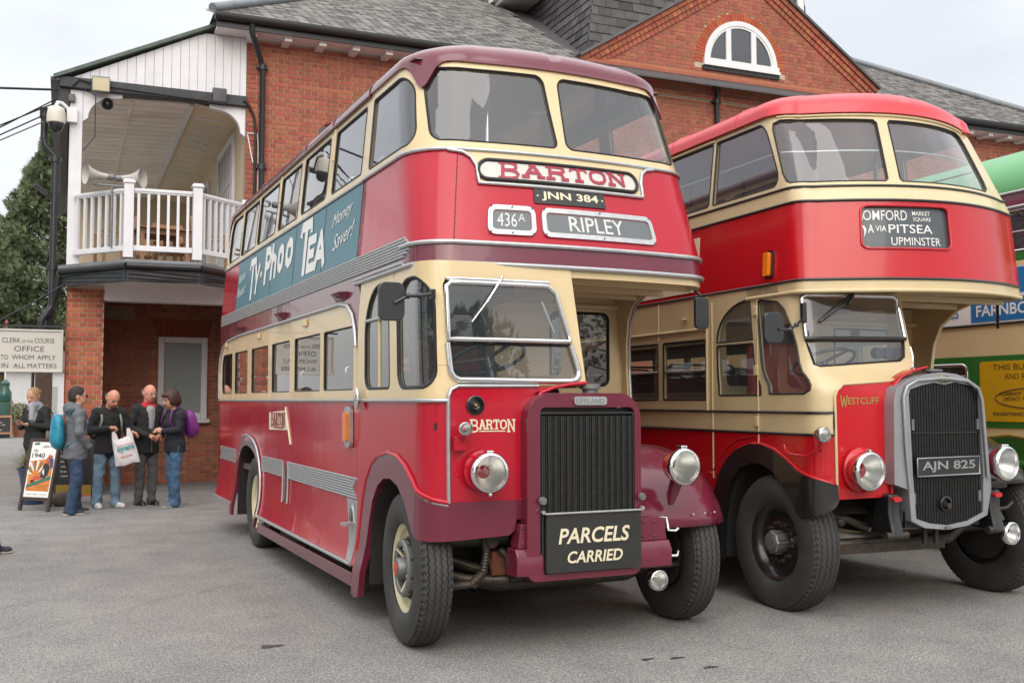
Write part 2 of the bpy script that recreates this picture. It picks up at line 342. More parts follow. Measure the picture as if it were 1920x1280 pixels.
# ============================================================ GROUND
def ground_mat():
    m, t, p = nodes('asphalt'); N = t.nodes.new; L = t.links.new
    tc = N('ShaderNodeTexCoord')
    def noise(s, d=4, r=.6):
        n = N('ShaderNodeTexNoise'); n.inputs['Scale'].default_value = s; n.inputs['Detail'].default_value = d; n.inputs['Roughness'].default_value = r; L(tc.outputs['Object'], n.inputs['Vector']); return n.outputs[0]
    def ramp(src, a, b, ca, cb):
        r = N('ShaderNodeValToRGB'); r.color_ramp.elements[0].position = a; r.color_ramp.elements[1].position = b; r.color_ramp.elements[0].color = (*ca, 1); r.color_ramp.elements[1].color = (*cb, 1); L(src, r.inputs[0]); return r.outputs[0]
    def mix(a, b, f, mode='MIX'):
        x = N('ShaderNodeMix'); x.data_type = 'RGBA'; x.blend_type = mode; L(a, x.inputs[6])
        if isinstance(b, tuple): x.inputs[7].default_value = (*b, 1)
        else: L(b, x.inputs[7])
        if isinstance(f, float): x.inputs[0].default_value = f
        else: L(f, x.inputs[0])
        return x.outputs[2]
    base = ramp(noise(.35, 6), .3, .7, (.194, .190, .186), (.254, .248, .240))
    fine = ramp(noise(75, 3, .85), .40, .60, (.45, .45, .45), (1.62, 1.62, 1.62)); c = mix(base, fine, 1.0, 'MULTIPLY'); mid = ramp(noise(28, 3, .7), .35, .65, (.78, .78, .78), (1.2, 1.2, 1.2)); c = mix(c, mid, 1.0, 'MULTIPLY'); big = ramp(noise(2.2, 5, .65), .32, .68, (.86, .86, .87), (1.12, 1.115, 1.10)); c = mix(c, big, 1.0, 'MULTIPLY')
    v = N('ShaderNodeTexVoronoi'); v.inputs['Scale'].default_value = 70; L(tc.outputs['Object'], v.inputs['Vector'])
    sp = ramp(v.outputs['Distance'], .10, .2, (1, 1, 1), (0, 0, 0)); wn = N('ShaderNodeTexWhiteNoise'); L(v.outputs['Color'], wn.inputs['Vector'])
    hi = N('ShaderNodeMath'); hi.operation = 'GREATER_THAN'; hi.inputs[1].default_value = .80; L(wn.outputs[0], hi.inputs[0])
    mu = N('ShaderNodeMath'); mu.operation = 'MULTIPLY'; L(sp, mu.inputs[0]); L(hi.outputs[0], mu.inputs[1]); mu2 = N('ShaderNodeMath'); mu2.operation = 'MULTIPLY'; mu2.inputs[1].default_value = .75; L(mu.outputs[0], mu2.inputs[0])
    c = mix(c, (.42, .41, .39), mu2.outputs[0])
    dk = ramp(noise(1.3, 7, .7), .60, .74, (0, 0, 0), (.5, .5, .5)); c = mix(c, (.075, .073, .072), dk)
    tan = ramp(noise(.55, 6, .7), .64, .72, (0, 0, 0), (.4, .4, .4)); c = mix(c, (.25, .215, .17), tan)
    wv = N('ShaderNodeTexNoise'); wv.inputs['Scale'].default_value = 1.4; wv.inputs['Detail'].default_value = 6; L(tc.outputs['Object'], wv.inputs['Vector']); vm = N('ShaderNodeVectorMath'); vm.operation = 'MULTIPLY_ADD'; vm.inputs[1].default_value = (.9, .9, 0); L(wv.outputs['Color'], vm.inputs[0]); L(tc.outputs['Object'], vm.inputs[2])
    vc = N('ShaderNodeTexVoronoi'); vc.feature = 'DISTANCE_TO_EDGE'; vc.inputs['Scale'].default_value = .16; L(vm.outputs[0], vc.inputs['Vector']); ck = ramp(vc.outputs['Distance'], .0008, .0026, (.28, .28, .28), (0, 0, 0)); c = mix(c, (.07, .068, .065), ck)
    L(c, p.inputs['Base Color']); p.inputs['Roughness'].default_value = .86; p.inputs['Specular IOR Level'].default_value = .3
    b = N('ShaderNodeBump'); b.inputs['Distance'].default_value = .004; L(noise(160, 2, .7), b.inputs['Height']); b2 = N('ShaderNodeBump'); b2.inputs['Distance'].default_value = .02; L(noise(3, 3), b2.inputs['Height']); L(b2.outputs[0], b.inputs['Normal']); L(b.outputs[0], p.inputs['Normal'])
    return m
M['asphalt'] = ground_mat()
g = MB(); g.quad((-700, -700, 0), (700, -700, 0), (700, 900, 0), (-700, 900, 0)); go = g.build('ground', M['asphalt']); tag(go, kind='structure')
# oil stains, thin sheets 4 mm up
M['oil'] = mat('oil_stain', (.05, .048, .047), .6, 0, 0, .3, 9)
def blot(cx, cy, r, sq=.5):
    a = np.linspace(0, 2 * PI, 26, endpoint=False); rr = r * (1 + .35 * np.sin(3 * a + cx * 9) * rng.random(26) + .25 * (rng.random(26) - .5))
    return [(cx + q * math.cos(k), cy + sq * q * math.sin(k), .004) for q, k in zip(rr, a)]
m = MB()
for cx, cy, r, s in ((.12, -1.0, .045, .4), (.30, -1.05, .05, .35), (.36, -1.32, .05, .3), (-1.9, .3, .07, .6), (-1.75, -1.3, .06, .5), (-2.6, -.9, .10, .4)):
    P = blot(cx, cy, r, s); m.add(P, [tuple(range(len(P)))])
so = m.build('oil_stain', M['oil']); tag(so, kind='structure')

# ============================================================ BUILDING
def brick_mat(name, col, rnd, soot=0):
    return mat(name, col, .85, 0, 0, .13, 9, .002, 45, island=rnd, objrand=rnd, dirt=soot, dirtcol=(.10, .06, .045))
M['brick'] = brick_mat('red_brick', (.325, .094, .056), .18, .42)
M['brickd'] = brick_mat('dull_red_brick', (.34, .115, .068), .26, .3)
M['brickp'] = brick_mat('pillar_brick', (.355, .104, .055), .28, .25)
M['mortar'] = mat('lime_mortar', (.48, .385, .29), .9, 0, 0, .12, 14, .002, 60, dirt=.2)
M['mortard'] = mat('dark_mortar', (.34, .26, .19), .9, 0, 0, .12, 14, .002, 60, dirt=.4)  # mortar in a darker tone, for the recessed wall
M['wpaint'] = mat('white_painted_wood', (.66, .67, .70), .5, 0, 0, .05, 5, .001, 25, dirt=.10, dirtcol=(.32, .32, .31), objrand=.03)
M['wframe'] = mat('white_window_frame', (.68, .68, .70), .45, 0, 0, .04, 6)
M['bpaint'] = mat('black_tarred_board', (.028, .032, .038), .6, 0, 0, .3, 7, .003, 22, dirt=.25, dirtcol=(.10, .10, .10))
M['gutter'] = mat('black_gutter', (.016, .017, .020), .45, 0, .1, .2, 8)
M['lead'] = mat('lead_sheet', (.20, .22, .24), .55, .2, 0, .18, 4, .004, 14, dirt=.3)
M['slate'] = mat('grey_slate', (.175, .172, .168), .7, 0, 0, .2, 6, .002, 30, island=.6, objrand=.6, dirt=.3, dirtcol=(.07, .06, .05))
M['slated'] = mat('dark_slate', (.072, .070, .075), .6, 0, 0, .2, 6, .002, 30, island=.5, objrand=.5)
M['ceil'] = mat('stained_white_ceiling', (.78, .72, .66), .7, 0, 0, .08, 3, .002, 20, dirt=.25, dirtcol=(.28, .22, .17), objrand=.06)
M['render'] = mat('cream_render', (.62, .52, .38), .75, 0, 0, .05, 2, .002, 30, dirt=.12)
M['soffit'] = mat('white_soffit', (.74, .71, .70), .7, 0, 0, .05, 3)
M['pane'] = glass_mat('window_glass', (.5, .55, .56), .0, .55, (.05, .055, .06), .03)
M['frost'] = mat('frosted_pane', (.25, .31, .30), .35, 0, .3, .07, 3)
M['greenedge'] = mat('green_felt_edge', (.10, .13, .11), .8, 0, 0, .25, 6)
M['plaque'] = mat('stone_plaque', (.30, .24, .19), .85, 0, 0, .15, 10, .003, 30, dirt=.4)
BO = (-2.813, 12.205, 0); BR = math.radians(-1.5)
bld = thing('brick_building', 'long red brick building with slate roof, black gutters and a corner balcony behind the buses', 'building', BO, BR)
def part(mb, name, mt, parent=None, smooth=None, **k): return mb.build(name, mt, parent or bld, smooth, **k)
BXL = []
def brick_lib(L_, H_, D_, jit):
    m = MB(); m.box(0, L_, -D_, 0, 0, H_)
    return m
_bm = {}
def brick_obj(kind, L_, H_, parent, mt, loc, rz=0):
    k = (round(L_, 3), round(H_, 3), mt.name)
    if k not in _bm:
        m = MB(); m.box(0, L_, -.012, .03, 0, H_); o = m.build('brick', mt, None); _bm[k] = o.data; bpy.data.objects.remove(o)
    o = bpy.data.objects.new(kind, _bm[k]); COL.objects.link(o); o.parent = parent; o.location = loc
    if rz: o.rotation_euler = (0, 0, rz)
def brick_wall(name, x0, x1, z0, z1, mats, origin=(0, 0), axis=0, inside=None, near=(0, 3.), nind=300, back=None, bond=1, hole=None, ch=.08):
    """wall face in the local plane; bricks proud of a recessed mortar sheet"""
    mb, mo = mats; st = .229; hd = .1095; j = .014
    if back is None:
        b = MB()
        if axis == 0: b.box(x0, x1, origin[1] + .0, origin[1] + .25, z0, z1)
        else: b.box(origin[0] + .0, origin[0] + .25, x0, x1, z0, z1)
        wall = part(b, name, mo)
    else: wall = back
    items = []; r = 0; z = z0
    while z < z1 - .02:
        h = min(ch - j, z1 - z)
        seq = [st, hd] if bond == 0 else ([st] if r % 2 == 0 else [hd])
        x = x0 - ((r % 2) * (st * .5 + j / 2 + (hd + j) / 2 if bond == 0 else .060)); i = 0
        if bond == 2 and r % 2 == 0: x = x0
        while x < x1:
            w = seq[i % len(seq)]; a, c = max(x, x0), min(x + w, x1)
            if c - a > .025:
                if hole is None: segs = [(a, c)]
                else: segs = hole(a, c, z + h / 2)
                for a, c in segs:
                    if c - a > .02 and (inside is None or inside(a, c, z, z + h)): items.append((a, c - a, z, h))
            x += w + j; i += 1
        z += ch; r += 1
    items.sort(key=lambda q: (q[0] + q[1] / 2 - near[0]) ** 2 + (q[2] - near[1]) ** 2)
    rz = 0 if axis == 0 else -PI / 2
    for a, w, z, h in items[:nind]:
        dy = random.uniform(-.002, .002)
        if axis == 0: brick_obj('brick', w, h, wall, mb, (a, origin[1] + dy, z))
        else: brick_obj('brick', w, h, wall, mb, (origin[0] + dy, a + w, z), rz)
    if len(items) > nind:
        m = MB()
        for a, w, z, h in items[nind:]:
            dy = random.uniform(-.003, .003)
            if axis == 0: m.box(a, a + w, origin[1] - .012 + dy, origin[1] + .03, z, z + h)
            else: m.box(origin[0] - .012 + dy, origin[0] + .03, a, a + w, z, z + h)
        o = m.build('brickwork', mb, wall, fixn=False); tag(o, kind='stuff')
    return wall
# ---- main facade (right of the balcony)
EAVE = 8.25
WC, WZ, WR = 13.43, 8.83, .95
brick_wall('front_wall', 2.85, 24.2, 3.1, 8.02, (M['brick'], M['mortar']), ch=.086, near=(3.6, 7.2), inside=lambda a, c, z0, z1: True)
b = MB(); b.box(2.85, 24.2, .0, .25, 0, 3.1); part(b, 'lower_wall', M['brickd'])
# ---- gable
GA = (13.63, 11.13)
def gx(z): return (9.44 + (z - 8.53) / .62, 17.2 - (z - 8.76) / .665)
b = MB(); b.prism([(9.6, 8.02), (17.3, 8.02), (17.3, 8.65), GA, (9.6, 8.6)], lambda a, z, d: (a, d, z), -.055, .3)
gab = part(b, 'gable', M['mortar'])
def ghole(a, c, z):
    segs = [(a, c)]; R2 = 1.19
    if z > WZ - .14:
        k = R2 ** 2 - max(0, z - WZ) ** 2
        if k > 0:
            l, r = WC - math.sqrt(k), WC + math.sqrt(k); o = []
            for s, e in segs:
                if s < l: o.append((s, min(e, l)))
                if e > r: o.append((max(s, r), e))
            segs = o
    return segs
brick_wall('gable', 9.6, 17.3, 8.03, 11.1, (M['brick'], M['mortar']), ch=.086, origin=(0, -.055), back=gab, hole=ghole, near=(11.5, 9.2), nind=300,
           inside=lambda a, c, z0, z1: a > gx(z1)[0] + .28 and c < gx(z1)[1] - .28)
# cornice of corbelled and dentil bricks under the gable
m = MB()
for k in range(62): m.box(9.62 + k * .124, 9.62 + k * .124 + .07, -.115, -.05, 8.40, 8.46)
o = part(m, 'cornice', M['brickd']); tag(o, kind='stuff')
m = MB(); m.box(9.5, 17.4, -.10, -.05, 8.28, 8.40); m.box(9.45, 17.45, -.145, -.05, 8.46, 8.53); m.box(9.5, 17.4, -.09, -.05, 8.53, 8.60); part(m, 'cornice_band', M['brickd'])
# raking brick verge + tile edge
for nm, off, h, mt in (('verge', -.0, .13, M['brick']), ('verge', -.04, .09, M['brickd']), ('verge_tile', -.10, .05, M['slated'])):
    pass
for side in (0, 1):
    P0 = np.array([9.44, 0, 8.53]) if side == 0 else np.array([17.2, 0, 8.76]); P1 = np.array([GA[0], 0, GA[1]])
    d = P1 - P0; Ln = np.linalg.norm(d); d /= Ln; up = np.array([-d[2], 0, d[0]]) * (1 if side == 0 else -1)
    nb = int(Ln / .12)
    for row, (lo, hi, yo) in enumerate(((-.33, -.225, -.10), (-.215, -.11, -.13), (-.10, .0, -.165))):
        m = MB()
        for k in range(nb if row < 2 else nb // 2):
            st = Ln / (nb if row < 2 else nb // 2); a = P0 + d * (k * st); c = P0 + d * (k * st + st - .012)
            m.add([q + np.array([0, y, 0]) + up * u for y in (yo, .0) for q, u in ((a, lo), (c, lo), (c, hi), (a, hi))], [(0,1,2,3),(7,6,5,4),(0,4,5,1),(1,5,6,2),(2,6,7,3),(3,7,4,0)])
        o = part(m, 'verge_brickwork', M['brick'] if row != 1 else M['brickp']); tag(o, kind='stuff')
    m = MB(); m.bar(P0 + up * .03 + np.array([0, -.02, 0]), P1 + up * .03 + np.array([0, -.02, 0]), .42, .055, up); part(m, 'verge_tile', M['slated'])
# lunette window
brick_arch = MB()
for k in range(46):
    a0 = PI * k / 46 + .004; a1 = PI * (k + 1) / 46 - .004
    v = [(WC + r * math.cos(a), y, WZ + r * math.sin(a)) for y in (-.075, .0) for r, a in ((.965, a0), (1.185, a0), (1.185, a1), (.965, a1))]
    brick_arch.add(v, [(0,1,2,3),(7,6,5,4),(0,4,5,1),(1,5,6,2),(2,6,7,3),(3,7,4,0)])
part(brick_arch, 'window_arch', mat('rubbed_red_brick', (.36, .085, .034), .85, 0, 0, .1, 9, island=.12))
lun = part(MB().prism(arc(WC, WZ + .06, .93, .93, 0, 180, 28), lambda a, z, d: (a, d, z), -.062, -.058), 'lunette_window', M['pane'])
m = MB()
for r0, r1, y in ((.85, .955, -.10), (.80, .855, -.085)):
    q = [(WC + r * math.cos(a), WZ + .06 + r * math.sin(a)) for r, A in ((r1, np.linspace(0, PI, 30)), (r0, np.linspace(PI, 0, 30))) for a in A]
    n = 30
    vo = [(x, y, z) for x, z in q]; vb = [(x, -.03, z) for x, z in q]; F = []
    for i in range(n - 1): F.append((i, i + 1, 2 * n - 2 - i, 2 * n - 1 - i))
    m.add(vo + vb, F + [(i, i + 1, i + 1 + 60, i + 60) for i in range(59)])
m.box(WC - .98, WC + .98, -.13, -.03, WZ - .01, WZ + .10); m.box(WC - 1.0, WC + 1.0, -.16, -.03, WZ - .07, WZ - .011)
for x in (-.33, .33): m.box(WC + x - .065, WC + x + .065, -.095, -.03, WZ + .10, WZ + .06 + math.sqrt(.83 ** 2 - .33 ** 2))
part(m, 'window_frame', M['wframe'], lun)
m = MB(); m.box(WC - 1.0, WC + 1.0, -.11, -.03, WZ - .16, WZ - .07); part(m, 'lead_flashing', M['gutter'])
# ---- soffit, gutter, mutule blocks
def eaves(x0, x1):
    m = MB(); m.box(x0, x1, -.46, .02, 8.03, 8.07); part(m, 'soffit', M['soffit'])
    m = MB(); m.box(x0 - .02, x1, -.50, -.462, 8.02, 8.22); part(m, 'fascia', M['gutter'])
    m = MB(); m.rings([[(x, -.56 + .075 * math.cos(a), 8.20 + .085 * math.sin(a)) for a in np.linspace(PI, 2 * PI, 9)] + [(x, -.485 + .0, 8.235), (x, -.635, 8.235)][::1] for x in (x0 - .06, x1)], True); part(m, 'gutter', M['gutter'], smooth=40)
    x = x0 + .55
    while x < x1 - .2:
        m = MB(); m.box(x, x + .13, -.40, -.012, 7.95, 8.029); part(m, 'bracket', M['soffit']); x += .62
eaves(2.28, 9.42); eaves(17.35, 25.0)
# ---- slate roof
AL = math.tan(math.radians(31.5)); XL, XRR = 2.2, 24.7; RY = 4.3
roof = part(MB().prism([(XL, -.52), (XRR, -.52), (XRR - (RY + .52), RY), (XL + (RY + .52), RY)], lambda x, y, d: (x, y, 8.24 + (y + .52) * AL + d), -.06, -.02), 'roof', M['slated'])
sl_items = []
SW, SE = .205, .105; row = 0; y = -.54; dy = SE * math.cos(math.radians(31.5))
while y < RY - .05:
    x = XL + (y + .52) - .1 + (row % 2) * SW / 2
    while x < XRR - (y + .52) + .1:
        if not (9.35 + max(0, y) * 0 < x < 17.3 and (x > 9.35 + .0 and y < .1 + (x - 9.35) * .0 + 99 and abs(x - 13.4) < 4.05)): sl_items.append((x, y))
        x += SW
    y += dy; row += 1
def slate_verts(x, y, j1, j2):
    z = lambda yy: 8.24 + (yy + .52) * AL
    y1 = y + dy * 2.05; w = SW - .013
    return [(x, y, z(y) + .030 + j1), (x + w, y, z(y) + .030 + j2), (x + w, y1, z(y1) + .004), (x, y1, z(y1) + .004), (x, y, z(y) + .006 + j1), (x + w, y, z(y) + .006 + j2)]
SF = [(0, 1, 2, 3), (4, 5, 1, 0)]
sl_items.sort(key=lambda q: (q[0] - 4.6) ** 2 + (q[1] + .2) ** 2 * 1.5)
sm = {}
for i, (x, y) in enumerate(sl_items[:300]):
    k = i % 6
    if k not in sm:
        q = np.array(slate_verts(0, -.52, random.uniform(-.004, .006), random.uniform(-.004, .006))); sm[k] = mesh_np('slate', q, SF); sm[k].materials.append(M['slate'])
    o = bpy.data.objects.new('slate', sm[k]); COL.objects.link(o); o.parent = roof; o.location = (x, y + .52, (y + .52) * AL)
m = MB()
for x, y in sl_items[300:]: m.add(slate_verts(x, y, random.uniform(-.004, .007), random.uniform(-.004, .007)), SF)
tag(m.build('slate_courses', M['slate'], roof, fixn=False), kind='stuff')
m = MB(); m.tube([(XL + k, -.52 + k, 8.30 + k * AL + .02) for k in np.linspace(-.02, RY + .52, 20)], .085, 8); m.tube([(XRR - k, -.52 + k, 8.30 + k * AL + .02) for k in np.linspace(-.02, RY + .52, 20)], .085, 8)
m.tube([(XL + RY + .52, RY, 8.3 + (RY + .52) * AL), (XRR - RY - .52, RY, 8.3 + (RY + .52) * AL)], .09, 8); part(m, 'hip_and_ridge_lead', M['lead'], smooth=50)
# west hip face and back (plain)
m = MB(); zr = 8.24 + (RY + .52) * AL
m.add([(XL, -.52, 8.22), (XL, 12, 8.22), (XL + RY + .52, 10, zr - .02), (XL + RY + .52, RY, zr - .02)], [(0, 1, 2, 3)]); m.add([(XRR, -.52, 8.22), (XRR, 12, 8.22), (XRR - RY - .52, 10, zr - .02), (XRR - RY - .52, RY, zr - .02)], [(0, 1, 2, 3)])
m.add([(XL + RY + .52, RY, zr - .02), (XRR - RY - .52, RY, zr - .02), (XRR - RY - .52, 10, zr - .02), (XL + RY + .52, 10, zr - .02)], [(0, 1, 2, 3)]); part(m, 'rear_roof', M['slated'])
# slate-hung tower base behind the gable
tw = part(MB().prism([(9.75, 8.1), (15.9, 8.1), (15.15, 12.6), (10.35, 12.6)], lambda a, z, d: (a, d, z), .32, 5.0), 'tower_base', M['slated'])
m = MB(); z = 8.5; r = 0; n_i = 0
while z < 12.5:
    x = 9.75 + .6 * (z - 8.1) / 4.5; x2 = 9.75 + .6 * (z + .24 - 8.1) / 4.5; y = .30 - (r % 2) * .16
    while y < 4.9:
        a, c = max(y, .32), min(y + .31, 5.0); j = random.uniform(0, .012)
        v = [(x - .022 - j, a, z), (x - .022 - j, c, z), (x2 - .004, c, z + .24), (x2 - .004, a, z + .24), (x - .004, a, z), (x - .004, c, z)]
        if n_i < 190:
            o = mk('hung_slate', mesh_np('hung_slate', v, SF), M['slated'], tw); n_i += 1
        else: m.add(v, SF)
        y += .32
    z += .19; r += 1
z = 8.7; r = 0
while z < 12.5:
    k = (z - 8.1) / 4.5; x = 9.75 + .6 * k + (r % 2) * -.16; xe = 15.9 - .75 * k
    while x < xe:
        a, c = max(x, 9.75 + .6 * k), min(x + .31, xe); j = random.uniform(0, .012)
        if c - a > .03: m.add([(a, .30 - j, z), (c, .30 - j, z), (c, .316, z + .24), (a, .316, z + .24), (a, .316, z), (c, .316, z)], SF)
        x += .32
    z += .19; r += 1
tag(m.build('hung_slate_courses', M['slated'], tw, fixn=False), kind='stuff')
m = MB(); m.box(9.3, 11.25, 2.6, 4.6, 11.0, 11.1); m.box(9.2, 11.35, 2.5, 4.7, 11.1, 11.22); m.box(9.4, 11.15, 2.7, 4.5, 11.22, 12.4); part(m, 'lantern_box', M['soffit'])
m = MB(); m.box(15.25, 15.42, .25, .6, 10.3, 12.4); part(m, 'tower_trim', M['wframe'])
# downpipes
def downpipe(pts, r=.05, name='downpipe'):
    m = MB(); m.tube(pts, r, 12)
    P = np.array(pts, float); a, b = P[-2], P[-1]
    for k in np.arange(.0, abs(a[2] - b[2]), 1.8): c = a + (b - a) / np.linalg.norm(b - a) * k; m.tube([c + (0, 0, .05), c - (0, 0, .05)], r * 1.35, 12); m.box(c[0] - r * 1.9, c[0] + r * 1.9, c[1] - .01, c[1] + r + .06, c[2] - .025, c[2] + .025)
    return part(m, name, M['gutter'], smooth=40)
downpipe([(2.86, -.52, 8.15), (2.86, -.50, 7.98), (2.93, -.40, 7.86), (3.08, -.13, 7.62), (3.12, -.09, 7.52), (3.12, -.09, 3.0)])
downpipe([(12.66, -.16, 8.44), (12.66, -.18, 8.34), (12.78, -.15, 8.22), (12.78, -.13, 8.12), (12.78, -.09, 8.0), (12.78, -.09, 3.0)], .055)
# ---- balcony: lower storey
brick_wall('pillar', 0.0, .565, 0, 3.44, (M['brickp'], M['mortar']), near=(.3, 2.2), nind=230, bond=2, back=part(MB().box(0, .565, .0, .44, 0, 3.5), 'pillar', M['mortar']))
brick_wall('side_wall', .44, 14.0, 0, 3.5, (M['brickp'], M['mortar']), origin=(0, 0), axis=1, near=(1, 2), nind=60)
def rec_hole(a, c, z):
    if 1.22 < z < 2.80: l, r = 1.64, 2.54
    elif 2.80 <= z < 3.15: k = (z - 2.8) * .25; l, r = 1.60 - k, 2.58 + k
    else: return [(a, c)]
    o = []
    if a < l: o.append((a, min(c, l)))
    if c > r: o.append((max(a, r), c))
    return o
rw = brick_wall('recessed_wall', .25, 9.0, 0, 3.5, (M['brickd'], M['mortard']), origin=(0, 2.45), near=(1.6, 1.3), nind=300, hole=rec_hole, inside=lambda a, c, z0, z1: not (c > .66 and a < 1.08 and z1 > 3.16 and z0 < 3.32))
m = MB()
for k in range(15):
    t0, t1 = k / 15, (k + 1) / 15; x0 = 1.60 + .98 * t0; x1 = 1.60 + .98 * t1 - .006; e0 = -.09 + .18 * t0; e1 = -.09 + .18 * t1
    m.add([(x, y, z) for y in (2.432, 2.46) for x, z in ((x0, 2.81), (x1, 2.81), (x1 + e1, 3.14), (x0 + e0, 3.14))], [(0,1,2,3),(7,6,5,4),(0,4,5,1),(1,5,6,2),(2,6,7,3),(3,7,4,0)])
part(m, 'flat_arch', mat('flat_arch_brick', (.24, .062, .028), .85, 0, 0, .1, 9, island=.1))
win = part(MB().box(1.72, 2.47, 2.44, 2.449, 1.30, 2.72), 'window', M['frost'])
m = MB(); m.box(1.63, 1.745, 2.37, 2.449, 1.22, 2.80); m.box(2.435, 2.55, 2.37, 2.449, 1.22, 2.80); m.box(1.746, 2.434, 2.37, 2.449, 2.685, 2.80); m.box(1.746, 2.434, 2.37, 2.449, 1.22, 1.335); m.build('window_frame', M['wframe'], win, bevel=.012)
m = MB(); m.box(1.59, 2.60, 2.30, 2.449, 1.14, 1.218); m.build('window_sill', M['wframe'], win, bevel=.01)
part(MB().box(.69, 1.05, 2.425, 2.46, 3.18, 3.30), 'stone_plaque', M['plaque'], bevel=.01)
part(MB().box(.566, 9.0, .0, .30, 3.25, 3.56), 'lintel_beam', M['soffit'])
part(MB().box(.0, 9.0, .02, 2.45, 3.565, 3.60), 'porch_ceiling', M['soffit'])
# ---- balcony deck (bay shaped) with black fascia
DK = [(-.16, .25), (-.16, -.02), (.82, -1.33), (1.98, -1.36), (2.84, -.42), (2.84, .25)]
part(MB().prism(DK, lambda a, b, d: (a, b, d), 3.74, 3.80), 'balcony_deck', M['lead'])
part(MB().prism([(.05, .25), (.05, .05), (.88, -1.20), (1.94, -1.22), (2.80, -.30), (2.80, .25)], lambda a, b, d: (a, b, d), 3.50, 3.53), 'deck_soffit', M['soffit'])
FP = [(-.12, .02), (.84, -1.28), (1.96, -1.31), (2.84, -.36)]
m = MB()
for a, c in zip(FP[:-1], FP[1:]): m.bar((*a, 3.585), (*c, 3.585), .04, .27)
part(m, 'fascia_board', M['bpaint'])
m = MB()
for a, c in zip(FP[:-1], FP[1:]): m.tube([(a[0], a[1] - .05, 3.70), (c[0], c[1] - .05, 3.70)], .055, 8)
part(m, 'deck_gutter', M['gutter'], smooth=50)
part(MB().box(.17, 2.85, .25, 14, 3.70, 3.78), 'balcony_floor', mat('pale_deck', (.45, .43, .40), .8))  # floor colour made pale to bounce light up to the ceiling
# balustrade
RL = [(0.03, .02), (.87, -1.0), (1.93, -1.06), (2.80, -.32)]
bal = empty('balustrade', parent=bld)
for (ax, ay) in RL[1:3]:
    n = part(MB().box(ax - .075, ax + .075, ay - .075, ay + .075, 3.86, 5.06), 'newel_post', M['wpaint'], bal, bevel=.008)
    m = MB(); m.box(ax - .095, ax + .095, ay - .095, ay + .095, 5.062, 5.10); m.box(ax - .08, ax + .08, ay - .08, ay + .08, 5.10, 5.125); m.build('newel_cap', M['wpaint'], bal, bevel=.008)
part(MB().box(2.76, 2.86, -.34, -.24, 3.8, 5.06), 'newel_post', M['wpaint'], bal, bevel=.008)
for (a, c), nb in zip(zip(RL[:-1], RL[1:]), (7, 6, 7)):
    a = np.array([*a, 0.]); c = np.array([*c, 0.]); d = (c - a); Ln = np.linalg.norm(d); d /= Ln
    s, e = a + d * .075, c - d * .075
    m = MB(); m.bar(s + (0, 0, 4.965), e + (0, 0, 4.965), .075, .055); m.bar(s + (0, 0, 4.925), e + (0, 0, 4.925), .05, .03); m.build('handrail', M['wpaint'], bal, bevel=.01)
    m = MB(); m.bar(s + (0, 0, 4.02), e + (0, 0, 4.02), .055, .09); m.build('bottom_rail', M['wpaint'], bal, bevel=.008)
    for k in range(nb):
        p = s + (e - s) * ((k + .5) / nb); x, y = p[0], p[1]
        o = part(MB().bar((x, y, 4.066), (x, y, 4.909), .042, .042, up=d), 'baluster', M['wpaint'], bal)
# corner post, beam, brackets
part(MB().box(-.035, .165, .0, .2, 3.78, 6.775), 'corner_post', M['wpaint'], bevel=.01)
part(MB().box(-.02, .12, .2, .3, 3.78, 6.77), 'rear_post', M['wpaint'])
m = MB(); m.box(-.20, 2.848, -.09, .12, 6.785, 6.965); m.box(-.20, -.06, .12, 10.0, 6.785, 6.965); part(m, 'roof_beam', M['bpaint'], bevel=.012)
m = MB(); m.box(-.22, -.05, -.02, .3, 6.2, 6.784); part(m, 'end_board', M['bpaint'])
def bracket(x, s): # quarter-curved
    P = [(x, 6.78), (x + s * .62, 6.78), (x + s * .62, 6.72), (x + s * .50, 6.70)] + [(x + s * (.50 - .42 * math.sin(t)), 6.70 - .38 * (1 - math.cos(t))) for t in np.linspace(.2, PI / 2, 8)] + [(x, 6.26)]
    part(MB().prism(P, lambda a, z, d: (a, d, z), .02, .14), 'curved_bracket', M['wpaint'])
bracket(.167, 1); bracket(2.845, -1)
# weatherboards of the lean-to gable
vz = lambda x: 6.957 + (x + .13) * (8.156 - 6.957) / 2.42 - .05
k = 0; x = -.02
while x < 2.84:
    w = min(.145, 2.845 - x); za, zb = min(vz(x), 8.02), min(vz(x + w), 8.02)
    if zb > 7.0: part(MB().prism([(x + .003, 6.967), (x + w - .003, 6.967), (x + w - .003, zb), (x + .003, max(za, 6.968))], lambda a, z, d: (a, d, z), -.03 + random.uniform(0, .006), .0), 'weatherboard', M['wpaint'])
    x += w
# lean-to roof, eaves edge, ceiling boards
m = MB(); m.prism([(-.30, 6.90), (2.42, 8.20), (2.42, 8.26), (-.30, 6.965)], lambda a, z, d: (a, d, z), -.14, 14.0); part(m, 'balcony_roof', M['greenedge'])
m = MB(); m.box(-.34, -.20, -.1, 10, 6.88, 6.93); part(m, 'balcony_gutter', M['gutter'])
y = .25
while y < 9.6:
    w = .36; part(MB().add([(.10, y, 6.74), (1.93, y, 6.80), (1.93, y + w - .025, 6.80), (.10, y + w - .025, 6.74), (.10, y, 6.77), (1.93, y, 6.83), (1.93, y + w - .025, 6.83), (.10, y + w - .025, 6.77)], [(0,3,2,1),(4,5,6,7),(0,1,5,4),(1,2,6,5),(2,3,7,6),(3,0,4,7)]), 'ceiling_board', M['ceil']); y += w
m = MB(); m.add([(.0, .2, 6.80), (2.85, .2, 6.87), (2.85, 9.8, 6.87), (.0, 9.8, 6.80)], [(0, 1, 2, 3)]); part(m, 'ceiling_deck', M['ceil'])
